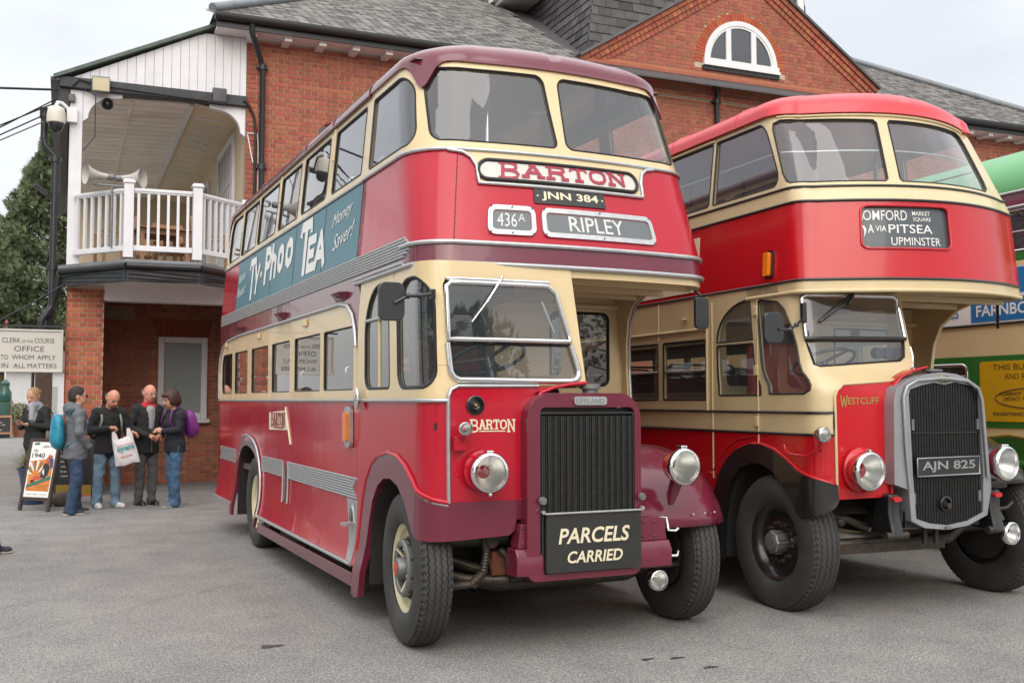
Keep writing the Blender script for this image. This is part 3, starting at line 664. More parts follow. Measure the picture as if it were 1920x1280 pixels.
part(MB().bar((.95, .3, 6.752), (.95, 9.6, 6.752), .05, .03), 'ceiling_batten', M['ceil'])
part(MB().bar((1.95, .2, 6.77), (1.95, 9.6, 6.77), .05, .06), 'cornice_moulding', M['wpaint'])
m = MB(); m.add([(1.98, .12, 6.79), (2.85, .12, 6.70), (2.85, 9.6, 6.70), (1.98, 9.6, 6.79)], [(0, 1, 2, 3)]); part(m, 'cove', M['render'])
for k in range(14):
    yy = .9 + k * .5; part(MB().add([(2.12, yy, 6.765), (2.55, yy, 6.72), (2.55, yy + .07, 6.72), (2.12, yy + .07, 6.765), (2.12, yy, 6.79), (2.55, yy, 6.745), (2.55, yy + .07, 6.745), (2.12, yy + .07, 6.79)], [(0,3,2,1),(4,5,6,7),(0,1,5,4),(1,2,6,5),(2,3,7,6),(3,0,4,7)]), 'vent_slat', M['wpaint'])
part(MB().box(2.852, 3.0, .0, 14.0, 3.78, 8.0), 'west_wall', M['render'])
part(MB().box(.0, 2.85, 9.7, 9.9, 3.78, 7.0), 'balcony_end_wall', M['render'])
# tall glazed window in the west wall
gw = part(MB().box(2.838, 2.846, 1.35, 3.25, 4.3, 6.50), 'glazed_door', M['pane'])
m = MB(); m.box(2.80, 2.851, 1.25, 1.38, 3.8, 6.62); m.box(2.80, 2.851, 3.22, 3.35, 3.8, 6.62); m.box(2.80, 2.851, 1.38, 3.22, 6.48, 6.62)
m.build('window_frame', M['wframe'], gw)
for k in range(1, 6):
    yy = 1.38 + k * 1.84 / 6; MB().box(2.815, 2.85, yy - .022, yy + .022, 3.8, 6.479).build('glazing_bar', M['wframe'], gw)
for zz in (4.7, 5.2, 5.75): MB().box(2.822, 2.85, 1.38, 3.22, zz, zz + .03).build('glazing_bar', M['wframe'], gw)
dr = part(MB().box(2.83, 2.846, 4.9, 5.9, 3.8, 6.3), 'balcony_door', M['pane'])
m = MB(); m.box(2.79, 2.85, 4.8, 4.9, 3.8, 6.4); m.box(2.79, 2.85, 5.9, 6.0, 3.8, 6.4); m.box(2.79, 2.85, 4.9, 5.9, 6.3, 6.4); m.box(2.80, 2.85, 5.37, 5.43, 3.8, 6.3); m.build('door_frame', M['wframe'], dr)
# left edge: corner pipes and cable bundle
downpipe([(-.42, .05, 6.25), (-.42, .05, 5.9), (-.40, .05, 5.80), (-.27, .05, 5.66), (-.24, .05, 5.58), (-.24, .05, 3.1)], .055)
m = MB(); m.tube([(-.24, .05, 3.12), (-.30, .05, 3.02), (-.38, .05, 2.9), (-.40, .05, 2.82), (-.36, .05, 2.72), (-.22, .05, 2.62), (-.17, .05, 2.5), (-.17, .06, 2.1)], .055, 12); part(m, 'soil_pipe', M['gutter'], smooth=40)
m = MB(); m.tube([(-.42, .05, 6.42), (-.42, .05, 6.25)], .075, 12); part(m, 'rain_hopper', M['gutter'], smooth=40)
m = MB(); m.tube([(-.14, -.02, 3.62), (-.16, .02, 3.4), (-.25, .1, 3.1), (-.28, .2, 2.6)], .07, 8); part(m, 'gutter_outlet', M['gutter'], smooth=40)
m = MB()
for k in range(4):
    P = [(-.12 + t * 2.9, -.02 - 1.34 * min(1, t * 3) * (1 if t < .7 else (1 - (t - .7) * 2.6)) - .03, 3.53 - .04 * k + .05 * math.sin(t * 7 + k) + .02 * k * math.sin(9 * t)) for t in np.linspace(0, 1, 24)]
    P = []
    for t in np.linspace(0, 1, 30):
        i = min(2, int(t * 3)); f = t * 3 - i; a, c = FP[i], FP[i + 1]
        P.append((a[0] + (c[0] - a[0]) * f, a[1] + (c[1] - a[1]) * f - .035, 3.60 - .035 * k + .04 * math.sin(t * 6 + k * .8)))
    m.tube(P, .009, 6)
part(m, 'cable_bundle', M['rubber'], smooth=60)
m = MB()
m.tube([(2.80, -.10, 6.87), (2.90, -.05, 6.80), (2.99, -.03, 6.62), (3.02, -.03, 6.3), (3.0, -.03, 3.4)], .025, 8)
m.tube([(.0, -.10, 6.80), (.10, -.12, 6.92), (.4, -.12, 6.86), (1.2, -.11, 6.83), (2.2, -.11, 6.80)], .012, 6); m.tube([(.2, -.1, 6.75), (.36, -.06, 6.7), (.36, -.02, 6.0), (.18, .0, 5.75)], .008, 6)
part(m, 'wall_cable', M['rubber'], smooth=60)
m = MB(); m.tube([(2.86, -.02, 6.32), (3.05, -.03, 6.32), (3.07, -.03, 6.1), (3.08, -.03, 4.2)], .012, 6); m.tube([(2.88, -.02, 6.3), (2.98, -.02, 5.8)], .012, 6); part(m, 'white_cable', M['wframe'], smooth=60)
# ============================================================ BUS PARTS
def lerpf(*kv):
    xs = np.array(kv[0::2], float); ys = np.array(kv[1::2], float)
    return lambda z: np.interp(z, xs, ys)
class Shell:
    """wrap-round front of a bus body: s<0 offside, s>0 nearside; |s|<A front, then corner arc, then side up to y=yend"""
    def __init__(s, wf, ff, rf, bow, A, Lc, D, yend, lean=0, ns=None): s.ns = ns; s.wf, s.ff, s.rf, s.bow, s.A, s.L, s.D, s.yend, s.lean = wf, ff, rf, bow, A, Lc, D, yend, lean
    def raw(s, S, z):
        S = np.asarray(S, float); z = np.asarray(z, float); t = np.abs(S); sg = np.where(S < 0, -1., 1.)
        w, f, r = s.wf(z), s.ff(z), s.rf(z); xf = (w - r) * t / s.A; yf = f + s.bow * (t / s.A) ** 2
        th = np.clip((t - s.A) / s.L, 0, 1) * PI / 2; xc = w - r + r * np.sin(th); yc = f + s.bow + r * (1 - np.cos(th))
        y0 = f + s.bow + r; ys = y0 + (t - s.A - s.L) / s.D * (s.yend - y0)
        x = np.where(t < s.A, xf, xc); y = np.where(t < s.A, yf, np.where(t < s.A + s.L, yc, ys))
        x = sg * x
        if s.ns is not None: x = np.where(S > 0, x * s.ns(z), x)      # the nearside tucks in towards the canopy
        return np.stack([x, y, z + s.lean * x], -1)
    def __call__(s, S, z, d=0):
        S = np.asarray(S, float); z = np.asarray(z, float); e = 2e-3
        P = s.raw(S, z); n = np.cross(s.raw(S + e, z) - s.raw(S - e, z), s.raw(S, z + e) - s.raw(S, z - e)); n /= np.linalg.norm(n, axis=-1, keepdims=True) + 1e-12
        d = np.asarray(d, float); return P - n * (d[..., None] if d.ndim else d)
    def sy(s, y, z):   # |s| of a side position y at height z
        y0 = s.ff(z) + s.bow + s.rf(z); return s.A + s.L + s.D * (y - y0) / (s.yend - y0)
    def sx(s, x, z): return x * s.A / (s.wf(z) - s.rf(z))
def side_map(wf, sg, lean=0):
    def fm(y, z, d=0):
        y = np.asarray(y, float); z = np.asarray(z, float); e = .01; w = wf(z); sl = (wf(z + e) - wf(z - e)) / (2 * e); n = np.sqrt(1 + sl * sl)
        x = sg * (w - d / n); return np.stack([x, y + 0 * z, z + d * sl / n + lean * x], -1)
    return fm
def plane_y(y0, lean=0):   # a=x, b=z ; depth towards +y
    return lambda a, b, d=0: np.stack([np.asarray(a, float), y0 + np.asarray(d, float) + 0 * np.asarray(a, float), np.asarray(b, float) + lean * np.asarray(a, float)], -1)
def window(poly, fm, bus, step=.12, gl='glass', gasket=.011, d=.012, name='window', gd=.0, gmat='rubber', frame=None):
    g = panel(name, poly, [], fm, M[gl], bus, step, 0, d)
    if gasket: MB().tube(path3(poly, fm, gd + .004, .07), gasket, 6, True, True, .8).build('gasket', M[gmat], g, 60)
    return g
# ---- wheels
def tyre_mesh(R=.505, hw=.105, rim=.285, nth=264, zig=66, name='tyre'):
    ntr = 92; tr = np.linspace(-hw, hw, ntr); side = [(-hw * .95, rim), (-hw * 1.14, rim + .02), (-hw * 1.24, rim + (R - rim) * .30), (-hw * 1.27, rim + (R - rim) * .5), (-hw * 1.20, rim + (R - rim) * .72), (-hw * 1.10, rim + (R - rim) * .88)]
    X = [p[0] for p in side] + list(tr) + [-p[0] for p in side[::-1]]; RR = [p[1] for p in side] + [R - .012 * abs(t / hw) ** 3 - (.010 if abs(t) > hw * .97 else 0) for t in tr] + [p[1] for p in side[::-1]]
    X = np.array(X); RR = np.array(RR); n = len(X); th = np.linspace(0, 2 * PI, nth, endpoint=False); V = np.zeros((nth, n, 3))
    for i, a in enumerate(th):
        q = (a / (2 * PI) * zig) % 1; z = .0055 * (4 * abs(q - .5) - 1); r = RR.copy()
        for g0 in (-.66, -.22, .22, .66): r -= .012 * (np.abs(X - g0 * hw - z) < .0030)
        if q < .38: r -= .010 * ((np.abs(X) > hw * .86) & (np.abs(X) < hw * 1.06) & (RR > R - .05))
        for k, rr in ((1, .003), (4, .003)): r[k] += rr; r[-1 - k] += rr
        V[i] = np.stack([X, r * math.sin(a), r * math.cos(a)], -1)
    V[..., 2] = np.maximum(V[..., 2], -R + .014)        # slight flat where it stands
    idx = np.arange(nth * n).reshape(nth, n); nx = np.roll(idx, -1, 0)
    F = np.stack([idx[:, :-1], nx[:, :-1], nx[:, 1:], idx[:, 1:]], -1).reshape(-1, 4)
    me = mesh_np(name, V.reshape(-1, 3), F, 35); return me
_ty = {}
def wheel(bus, loc, flip=False, steer=0, style='barton_front', R=.495, hw=.092):
    w = empty('wheel', loc, (PI if flip else 0) + steer, bus)
    if R > .5: hw = .105
    k = ('t', R, hw)
    if k not in _ty: _ty[k] = tyre_mesh(R, hw)
    t = mk('tyre', _ty[k], M['tyre'], w, rot=(random.uniform(0, 6), 0, 0)); t.rotation_euler = (0, 0, 0)
    X = lambda prof: MB().lathe([(r, h) for r, h in prof], (0, 0, 0), (-1, 0, 0), 40, False)
    X([(.05, .05), (.24, .05), (.25, .0)][:0] or [(.0, -.095), (.235, -.095), (.25, -.075), (.25, -.04)]).build('brake_drum', M['dark'], w, 40); X([(.25, -.05), (.285, -.070)]).build('inner_rim', M['grease'], w, 40)
    if style == 'barton_front':
        X([(.20, -.02), (.20, .035), (.215, .045), (.235, .03), (.252, .03), (.258, .060), (.285, .080), (.296, .080), (.296, .070), (.285, .06)]).build('rim', M['creamrim'], w, 35)
        X([(.08, .045), (.20, .045)]).build('wheel_disc', M['grease'], w)
        X([(.138, .055), (.138, .092), (.150, .104), (.172, .104), (.184, .092), (.184, .080), (.18, .06), (.15, .05)]).build('ring', M['wheelgrey'], w, 35)
        m = MB(); m.lathe([(.070, .04), (.070, .120), (.062, .134), (.045, .136)], (0, 0, 0), (-1, 0, 0), 28); m.build('hub_cap', M['wheelgrey'], w, 35)
        m = MB(); m.lathe([(.045, .1365), (.045, .140), (.01, .142)], (0, 0, 0), (-1, 0, 0), 24); m.build('hub_centre', M['redlens'], w, 35)
        for q in range(10):
            a = q * 2 * PI / 10 + .2; m = MB(); m.lathe([(.016, .045), (.016, .085), (.008, .095)], (0, .172 * math.cos(a), .172 * math.sin(a)), (-1, 0, 0), 6); m.build('wheel_nut', M['grease'], w)
            if q % 2: MB().bar((-.06, .075 * math.cos(a), .075 * math.sin(a)), (-.10, .155 * math.cos(a), .155 * math.sin(a)), .02, .012).build('spoke', M['creamrim'], w)
    elif style == 'barton_rear':
        X([(.05, -.05), (.16, -.045), (.20, -.06), (.225, -.03), (.245, .02), (.255, .060), (.285, .082), (.296, .080), (.285, .06)]).build('rim', M['creamrim'], w, 35)
        X([(.11, -.05), (.11, .02), (.09, .04), (.02, .04)]).build('hub', M['grease'], w, 35)
    else:
        X([(.17, .0), (.19, .03), (.225, .035), (.24, .06), (.262, .09), (.29, .105), (.295, .098), (.285, .08)]).build('rim', M['black'], w, 30)
        X([(.02, .04), (.19, .03), (.20, .02)]).build('wheel_disc', M['black'], w, 35)
        m = MB(); m.lathe([(.088, .03), (.088, .125), (.080, .135), (.02, .137)], (0, 0, 0), (-1, 0, 0), 8); m.lathe([(.062, .137), (.062, .145), (.056, .147), (.02, .1455)], (0, 0, 0), (-1, 0, 0), 24); m.build('hub_cap', M['wheelgrey'], w, 25)
        for q in range(16): # castellations round the hub
            a = q * 2 * PI / 16; MB().bar((-.06, .088 * math.cos(a), .088 * math.sin(a)), (-.12, .088 * math.cos(a), .088 * math.sin(a)), .018, .010, up=(0, math.cos(a), math.sin(a))).build('hub_lug', M['wheelgrey'], w) if q % 2 else None
        for q in range(10):
            a = q * 2 * PI / 10 + .1; m = MB(); m.lathe([(.021, .03), (.021, .05), (.013, .055), (.013, .085), (.006, .088)], (0, .142 * math.cos(a), .142 * math.sin(a)), (-1, 0, 0), 6); m.build('wheel_nut', M['grease'], w)
    return w
# ---- lamps
def lamp(bus, c, r, name='headlight', shell='red', ax=(0, -1, 0), depth=.16, bars=False):
    c = np.array(c, float); ax = np.array(ax, float); ax /= np.linalg.norm(ax); h = empty(name, tuple(c), 0, bus); o = (0, 0, 0)
    MB().lathe([(.02, -depth), (r * .5, -depth * .95), (r * .82, -depth * .62), (r * .97, -depth * .2), (r * .98, -.012)], o, ax, 36, False).build('lamp_shell', M[shell], h, 50)
    MB().lathe([(r * .97, -.028), (r * 1.03, -.026), (r * 1.05, -.005), (r * 1.0, .012), (r * .90, .016), (r * .86, .006), (r * .86, -.01)], o, ax, 40, False).build('lamp_rim', M['chrome'], h, 60)
    MB().lathe([(.012, -depth * .72), (r * .35, -depth * .62), (r * .65, -depth * .36), (r * .88, -.006)], o, ax, 36, False).build('reflector', M['reflector'], h, 60)
    MB().lathe([(.012, -depth * .3), (.014, -depth * .55)], o, ax, 10).build('bulb', M['lens'], h, 60)
    MB().lathe([(.002, .022), (r * .4, .019), (r * .7, .012), (r * .88, .002)], o, ax, 36, False).build('lens', M['lens'], h, 60)
    return h
def seat(bus, x0, x1, y, z):   # a bench seat facing forward (-y)
    m = MB(); m.box(x0, x1, y - .40, y, z + .32, z + .44); b = MB(); b.box(x0, x1, y - .02, y + .09, z + .38, z + .98)
    s = m.build('seat_cushion', M['seat'], bus, bevel=.03); b.build('seat_back', M['seat'], bus, bevel=.04)
    MB().tube([(x0 + .02, y + .035, z + .9), (x0 + .02, y + .035, z + 1.0), (x0 + .08, y + .035, z + 1.03), (x1 - .08, y + .035, z + 1.03), (x1 - .02, y + .035, z + 1.0), (x1 - .02, y + .035, z + .9)], .012, 6).build('grab_rail', M['chrome'], bus, 60)
def roof_dome(bus, ring, zl, mt, h=.2, lean=0, ins=1.08, name='roof'):
    """ring: list of (x,y) at the cant rail, zl: lower edge height per point, outward proud; closes to a crown"""
    R = []; P = np.array(ring); c = P.mean(0); nrm = np.roll(P, -1, 0) - np.roll(P, 1, 0); nrm = np.c_[nrm[:, 1], -nrm[:, 0]]; nrm /= np.linalg.norm(nrm, axis=1, keepdims=True)
    if (nrm * (P - c)).sum() < 0: nrm = -nrm
    zt = zl['top']; yc = P[:, 1].mean(); hl = (P[:, 1].max() - P[:, 1].min()) / 2
    low = zl['low']; Q = zl['pts']      # Q(z) -> ring points at height z
    R.append([(p[0], p[1], z) for p, z in zip(Q(low, -.001), low)]); R.append([(p[0], p[1], z) for p, z in zip(Q(low, -.02), low + .004)])
    for k in (.33, .66, 1): zz = low + (zt - low) * k + .004; R.append([(p[0], p[1], z) for p, z in zip(Q(zz, -.02), zz)])
    P = np.array([(p[0], p[1]) for p in R[-1]])
    for e in (.012, .04, .09, .16, .25, .36, .5, .66, .82, .95, 1.03):
        q = min(e / .62, 1); z = zt + .004 + h * math.sqrt(1 - (1 - q) ** 2) + .035 * e
        kx = 1 - e / ins; R.append([(p[0] * kx, yc + (p[1] - yc) * (1 - e / hl), z) for p in P])
    R = [[(x, y, z + lean * x) for x, y, z in r] for r in R]
    return MB().rings(R, True).build(name, mt, bus, 50)
def ribs(name, y0, y1, z0, z1, n, fm, mt, bus, tip0=None, tip1=None):
    h = (z1 - z0) / n; m = MB()
    for k in range(n):
        z = z0 + (k + .5) * h; e = abs(k - (n - 1) / 2) / ((n - 1) / 2); a = y0 - (tip0 or 0) * (1 - e); b = y1 + (tip1 or 0) * (1 - e)
        a, b = y0 + (tip0 or 0) * (1 - e), y1 - (tip1 or 0) * (1 - e)
        m.tube(path3([(a, z), (b, z)], fm, 0, .25, False), h * .47, 8, True, False, 1)
    return m.build(name, mt, bus, 50)

# ============================================================ BUS 1
b1 = thing('double_decker_bus', 'red, maroon and cream half-cab double decker with a maroon radiator and a parcels board', 'bus', (0, 0, 0), 0, 'vintage double deckers parked side by side')
U = Shell(lerpf(2.35, 1.145, 2.6, 1.14, 3.24, 1.085, 3.93, 1.02, 4.3, .98), lerpf(2.3, -.49, 2.44, -.49, 2.58, -.47, 3.24, -.25, 3.6, -.13, 3.93, -.03, 4.3, .08), lerpf(2.44, .27, 3.24, .36, 3.93, .40), .06, .75, .55, .85, 1.03, 0, lerpf(1.9, 1, 2.44, .935, 3.24, 1.0))
wl = lerpf(.2, 1.195, .38, 1.185, .45, 1.165, .55, 1.148, .70, 1.137, .9, 1.135, 1.58, 1.142, 2.5, 1.143)
LC = Shell(wl, lerpf(.2, -.56, 1.6, -.56, 2.46, -.49), lerpf(.2, .19, 1.0, .17, 2.5, .17), .03, .95, .26, 1.30, .95)
wu = U.wf
OS, NS = side_map(lambda z: np.where(np.asarray(z) < 2.5, wl(z), wu(z)), -1), side_map(lambda z: np.where(np.asarray(z) < 2.5, wl(z), wu(z)) * U.ns(z), 1)
YR = 7.15; YF = 1.03; TMAX = U.A + U.L + U.D
LOWW = [(6.24, 6.95), (5.27, 6.06), (4.16, 5.04), (3.18, 3.98), (2.05, 2.99), (1.06, 1.94)]
UPW = [(6.26, 7.0), (5.28, 6.15), (4.24, 5.18), (3.25, 4.09), (2.19, 3.10), (1.13, 2.0)]
for fm, sd in ((OS, 'o'), (NS, 'n')):
    # upper deck cream with windows
    H = []
    for i, (a, b) in enumerate(UPW): H.append(rrect(a, b, 3.305, 3.835, [.03 if i % 2 else .06, .06 if i % 2 == 0 and i else .03, .03, .03] if i else [.03, .12, .2, .03]))
    panel('upper_window_surround', [(YF, 3.24), (YR, 3.24), (YR, 3.6), (YR - .10, 3.84), (YR - .2, 3.93), (YF, 3.93)], H, fm, M['cream'], b1, .16, .03)
    for h in H: window(h, fm, b1, .2, 'glass')
    # pillars' little drip covers
    for y in (2.06, 4.13, 6.2):
        MB().bar(fm(y, 3.60, -.004), fm(y, 3.88, -.004), .05, .012, up=(1, 0, 0)).build('pillar_cover', M['cream'], b1, bevel=.004)
    # red / advert band
    if sd == 'o':
        panel('front_red_panel', [(.0 + YF, 2.58), (YF, 2.58), (YF, 3.24)][:0] or [(.93, 2.60), (YF, 2.60), (YF, 3.24), (.93, 3.24)], [], fm, M['red'], b1, .3, .02)
        ad = panel('advert_board', [(YF, 2.60), (6.13, 2.60), (6.13, 3.215), (YF, 3.215)], [], fm, M['adblue'], b1, .25, .015, -.004)
        panel('rear_red_panel', [(6.135, 2.50), (YR, 2.50), (YR, 3.24), (6.135, 3.24)], [], fm, M['red'], b1, .25, .02)
    else:
        panel('side_red_panel', [(YF, 2.50), (YR, 2.50), (YR, 3.24), (YF, 3.24)], [], fm, M['red'], b1, .3, .02)
    trim('upper_waist_trim', [(YF, 3.235), (YR, 3.235)], fm, .014, M['alu'], b1, -.004)
    ribs('ribbed_moulding', -.10 if sd == 'o' else .9, 7.05, 2.505, 2.645, 7, (lambda y, z, d=0, f=fm: f(y, z, d - .006)) if sd == 'n' else (lambda y, z, d=0: np.where((np.asarray(y) < YF)[..., None], U(-U.sy(np.minimum(y, YF), z), z, d - .006), OS(y, z, d - .006))), M['alu'], b1, -.17, .0)
    # lower deck: drip rail outline, maroon above, cream below
    DR = [(7.12, 1.60), (7.12, 1.95), (7.05, 2.12), (6.85, 2.24), (6.5, 2.30), (5.8, 2.325), (1.42, 2.325), (1.22, 2.30), (1.08, 2.22), (1.01, 2.10), (.985, 1.98), (.975, 1.60)]
    cab_edge = [(.97, 1.60), (.965, 2.0), (.94, 2.2), (.90, 2.34), (.95, 2.43), (1.0, 2.47)] if sd == 'o' else [(.97, 1.6), (.97, 2.47)]
    panel('maroon_band', [(YR, 1.9), (YR, 2.51), (1.0, 2.51)] + cab_edge[::-1][:-1] + [(.972, 1.9)] + DR[-2::-1][:9] + [(7.12, 1.9)], [], fm, M['maroon'], b1, .14, .02)
    H = []
    for i, (a, b) in enumerate(LOWW): H.append(rrect(a, b, 1.655, 2.14, [.03, .03, .03, .03] if i else [.03, .10, .16, .03]))
    panel('lower_window_surround', [(YR, 1.585), (YR, 1.62)][:0] + [(.975, 1.585), (7.12, 1.585)] + DR[1:-1], H, fm, M['cream'], b1, .14, .035, -.005)
    for i, h in enumerate(H): window(h, fm, b1, .2, 'glass')
    trim('drip_rail', [(p[0], p[1]) for p in DR[:-1]], fm, .016, M['alu'], b1, -.012)
    trim('waist_trim', [(.96, 1.578), (YR, 1.578)], fm, .013, M['alu'], b1, -.008)
    for y in (2.02, 4.07, 6.15): trim('panel_seam', [(y, 1.60), (y, 1.64)], fm, .006, M['cream'], b1, -.006)
    for y in (2.55, 4.6, 6.6): MB().bar(fm(y - .07, 2.255, -.018), fm(y + .07, 2.255, -.018), .02, .06, up=(0, 0, 1)).build('vent_hood', M['cream'], b1, bevel=.008)
    # lower red panels with rear arch, skirt flare
    ra = [(y, z) for y, z in zip([4.43, 4.44, 4.47, 4.55, 4.68, 4.85, 5.05, 5.27, 5.48, 5.65, 5.80, 5.91, 5.97, 5.99], [.375, .6, .8, .96, 1.08, 1.15, 1.185, 1.20, 1.18, 1.13, 1.02, .84, .6, .375])]
    cuts = [.99, 1.93, 2.9, 3.84, 4.41]
    for a, b in zip(cuts[:-1], cuts[1:]):
        panel('side_panel', [(a + .002, .38), (b - .002, .38), (b - .002, 1.572), (a + .002, 1.572)], [], fm, M['red'], b1, .10, .012)
    panel('side_panel', [(4.412, .38)] + ra + [(6.2, .38), (6.2, 1.572), (4.412, 1.572)], [], fm, M['red'], b1, .12, .012)
    panel('side_panel', [(6.204, .38), (YR, .38), (YR, 1.572), (6.204, 1.572)], [], fm, M['red'], b1, .12, .012)
    trim('skirt_trim', [(.95, .385), (4.42, .385)], fm, .016, M['alu'], b1, -.006); trim('skirt_trim', [(6.0, .385), (7.2, .385)], fm, .016, M['alu'], b1, -.006)
    # rear arch flange (maroon) with bright edge
    inner = [(5.21 + (y - 5.21) * .84, .375 + (z - .375) * .86) for y, z in ra]; inner[0] = (inner[0][0], .26); inner[-1] = (inner[-1][0], .26)
    oute = [(y, z) for y, z in ra]; oute[0] = (4.46, .375); oute[-1] = (6.0, .26)
    panel('rear_wheel_arch', oute + inner[::-1], [], fm, M['maroon'], b1, .1, .03, -.012)
    trim('arch_trim', ra[:9], fm, .014, M['alu'], b1, -.014)
    m = MB(); sgn = -1 if sd == 'o' else 1
    m.rings([[(sgn * x, y, z) for y, z in inner] for x in (1.13, .45)], False, False); m.box(*sorted((sgn * .43, sgn * .46)), 4.4, 6.1, .25, 1.3); m.build('wheel_house', M['dark'], b1, 50)
    # lower ribbed strip with slot
    sl = lambda y, z, d=0, f=fm: f(y, z, np.asarray(d) - .004)
    ribs('lower_ribbed_strip', .96, 3.20, .85, 1.01, 8, sl, M['alu'], b1, .10); ribs('lower_ribbed_strip', 3.42, 4.43, .85, 1.01, 8, sl, M['alu'], b1); ribs('lower_ribbed_strip', 6.0, 7.05, .85, 1.01, 8, sl, M['alu'], b1, 0, .08)
    if sd == 'o':
        panel('slot_recess', rrect(3.21, 3.41, .64, .97, .02), [], fm, M['maroon'], b1, .1, .004, -.006)
        for yy in (3.205, 3.415): trim('slot_trim', [(yy, .62), (yy, 1.01)], fm, .011, M['alu'], b1, -.01)
        panel('silver_corner', [(.96, .40), (1.10, .40), (1.13, .55), (1.18, .70), (1.24, .845), (.96, .845)], [], fm, M['alu'], b1, .08, .004, -.004)
        m = MB(); m.box(-1.22, -1.13, .99, 1.12, .655, .675); m.rings([[(-1.145 - .012 * k, 1.055 + .06 * math.cos(a) * (1 - .15 * k), .68 + .13 * math.sin(a) * (1 - .15 * k)) for a in np.linspace(0, PI, 10)] for k in (0, 1)], False, False); m.build('foot_step', M['alu'], b1, 40)
        panel('step_recess', [(1.055 + .05 * math.cos(a), .68 + .11 * math.sin(a)) for a in np.linspace(0, PI, 10)], [], fm, M['dark'], b1, .05, .002, -.0065)
    m = MB(); m.box(*sorted((sgn * 1.16, sgn * 1.185)), .93, 4.42, .225, .325); m.build('guard_rail', M['maroon'], b1, bevel=.006)
    MB().tube([(sgn * 1.15, 4.40, .30), (sgn * 1.10, 4.47, .30), (sgn * .9, 4.48, .3)], .045, 8).build('guard_rail_end', M['alu'], b1, 50)
    for y in (1.2, 2.6, 4.1): MB().bar((sgn * 1.15, y, .275), (sgn * .9, y, .45), .03, .03).build('rail_bracket', M['dark'], b1)
    # scoop ventilators in the maroon band
    if sd == 'o':
        for y0 in (1.28, 3.40, 5.55):
            v = [(-1.143, y0, 2.42), (-1.143, y0 + .32, 2.42), (-1.205, y0 + .03, 2.415), (-1.205, y0 + .26, 2.415), (-1.143, y0 + .06, 2.345), (-1.143, y0 + .30, 2.355), (-1.19, y0 + .05, 2.375), (-1.175, y0 + .24, 2.378)]
            MB().add(v, [(0, 1, 3, 2), (2, 3, 7, 6), (6, 7, 5, 4), (0, 2, 6, 4), (1, 5, 7, 3)]).build('ventilator_scoop', M['maroon'], b1, bevel=.004)
# ---- rear end
rear = [(-1.14, YR), (-1.08, YR + .1), (-.9, YR + .16), (.9, YR + .16), (1.08, YR + .1), (1.14, YR)]
m = MB(); m.rings([[(x * k, y, z) for x, y in rear] for z, k in ((.38, 1.03), (.6, 1.0), (2.5, 1.0), (3.93, .9))], False, False); m.build('rear_panel', M['red'], b1, 50)
# ---- wrap-round upper front
TS = TMAX
panel('maroon_front_band', [(-TS, 2.445), (TS, 2.445), (TS, 2.58), (-TS, 2.58)], [], U, M['maroon'], b1, .09, .02)
panel('red_front_panel', [(-TS, 2.584), (TS, 2.584), (TS, 3.235), (-TS, 3.235)], [], U, M['red'], b1, .09, .02)
skew = lambda P, k: [(s + k * (z - 3.58), z) for s, z in P]
fwl = skew(rrect(-1.035, -.115, 3.305, 3.855, [.08, .05, .07, .10], 6), -.10); fwr = skew(rrect(-.012, 1.005, 3.305, 3.850, [.06, .08, .10, .07], 6), .02)
w6 = [(-s, z) for s, z in rrect(1.115, U.sy(.94, 3.5), 3.30, 3.835, [.12, .03, .03, .17], 6)]; w6n = [(-a, b) for a, b in w6]
panel('front_window_surround', [(-TS, 3.24), (TS, 3.24), (TS, 3.93), (-TS, 3.93)], [fwl, fwr, w6, w6n], U, M['cream'], b1, .07, .03)
for h, nm in ((fwl, 'front_window'), (fwr, 'front_window'), (w6, 'window'), (w6n, 'window')): window(h, U, b1, .09, 'glass', .010, .014, nm)
for s0 in (-.06,): 
    pass
trim('mid_trim', [(-(U.A + .62), 2.582), (TS, 2.582)], U, .016, M['alu'], b1, -.008); trim('lower_trim', [(-U.sy(1.02, 2.46), 2.445), (TS, 2.445)], U, .016, M['alu'], b1, -.010)
cp = [(-TS, 3.238), (-.86, 3.238)]; trim('upper_trim', [(-TS, 3.238), (TS, 3.238)], U, .014, M['alu'], b1, -.008)
# cream name panel dropping below the upper trim, with its bright edge
cpoly = [(-.90, 3.23), (-.80, 3.215), (-.74, 3.18), (-.70, 3.12), (-.68, 3.0), (.54, 3.0), (.555, 3.10), (.59, 3.18), (.64, 3.215), (.72, 3.23)]
sxp = lambda P, z0=3.1: [(U.sx(x, z0), z) for x, z in P]
panel('name_panel', sxp(cpoly), [], U, M['cream'], b1, .07, .004, -.005); trim('name_panel_trim', sxp(cpoly), U, .013, M['alu'], b1, -.010)
oval = rrect(-.69, .515, 3.03, 3.17, .069, 8)
nm_ = panel('name_glass', sxp(oval), [], U, M['signwhite'], b1, .06, .004, -.010); trim('name_surround', sxp(oval), U, .013, M['rubber'], nm_, -.013, True)
UX = lambda a, b, d=0: U(U.sx(np.asarray(a), 3.1), b, d)
x = -.545; wd = {'B': .135, 'A': .15, 'R': .15, 'T': .13, 'O': .125, 'N': .14}; its = []
tot = sum(wd[c] for c in 'BARTON') + 5 * .022; k = .96 / tot; big = {'B': .115, 'N': .105}
for i, c in enumerate('BARTON'):
    h = .112 if c in 'B' else .088; w = wd[c] * k; its.append((c, x, 3.155 - h if c != 'B' else 3.045, w, h)); x += w + .022 * k
x0 = -.545
its += [('_', x0 + .18, 3.037, .60, .01, .009)]
strokes('name_lettering', its, UX, M['redprint'], nm_, .024, -.0135)
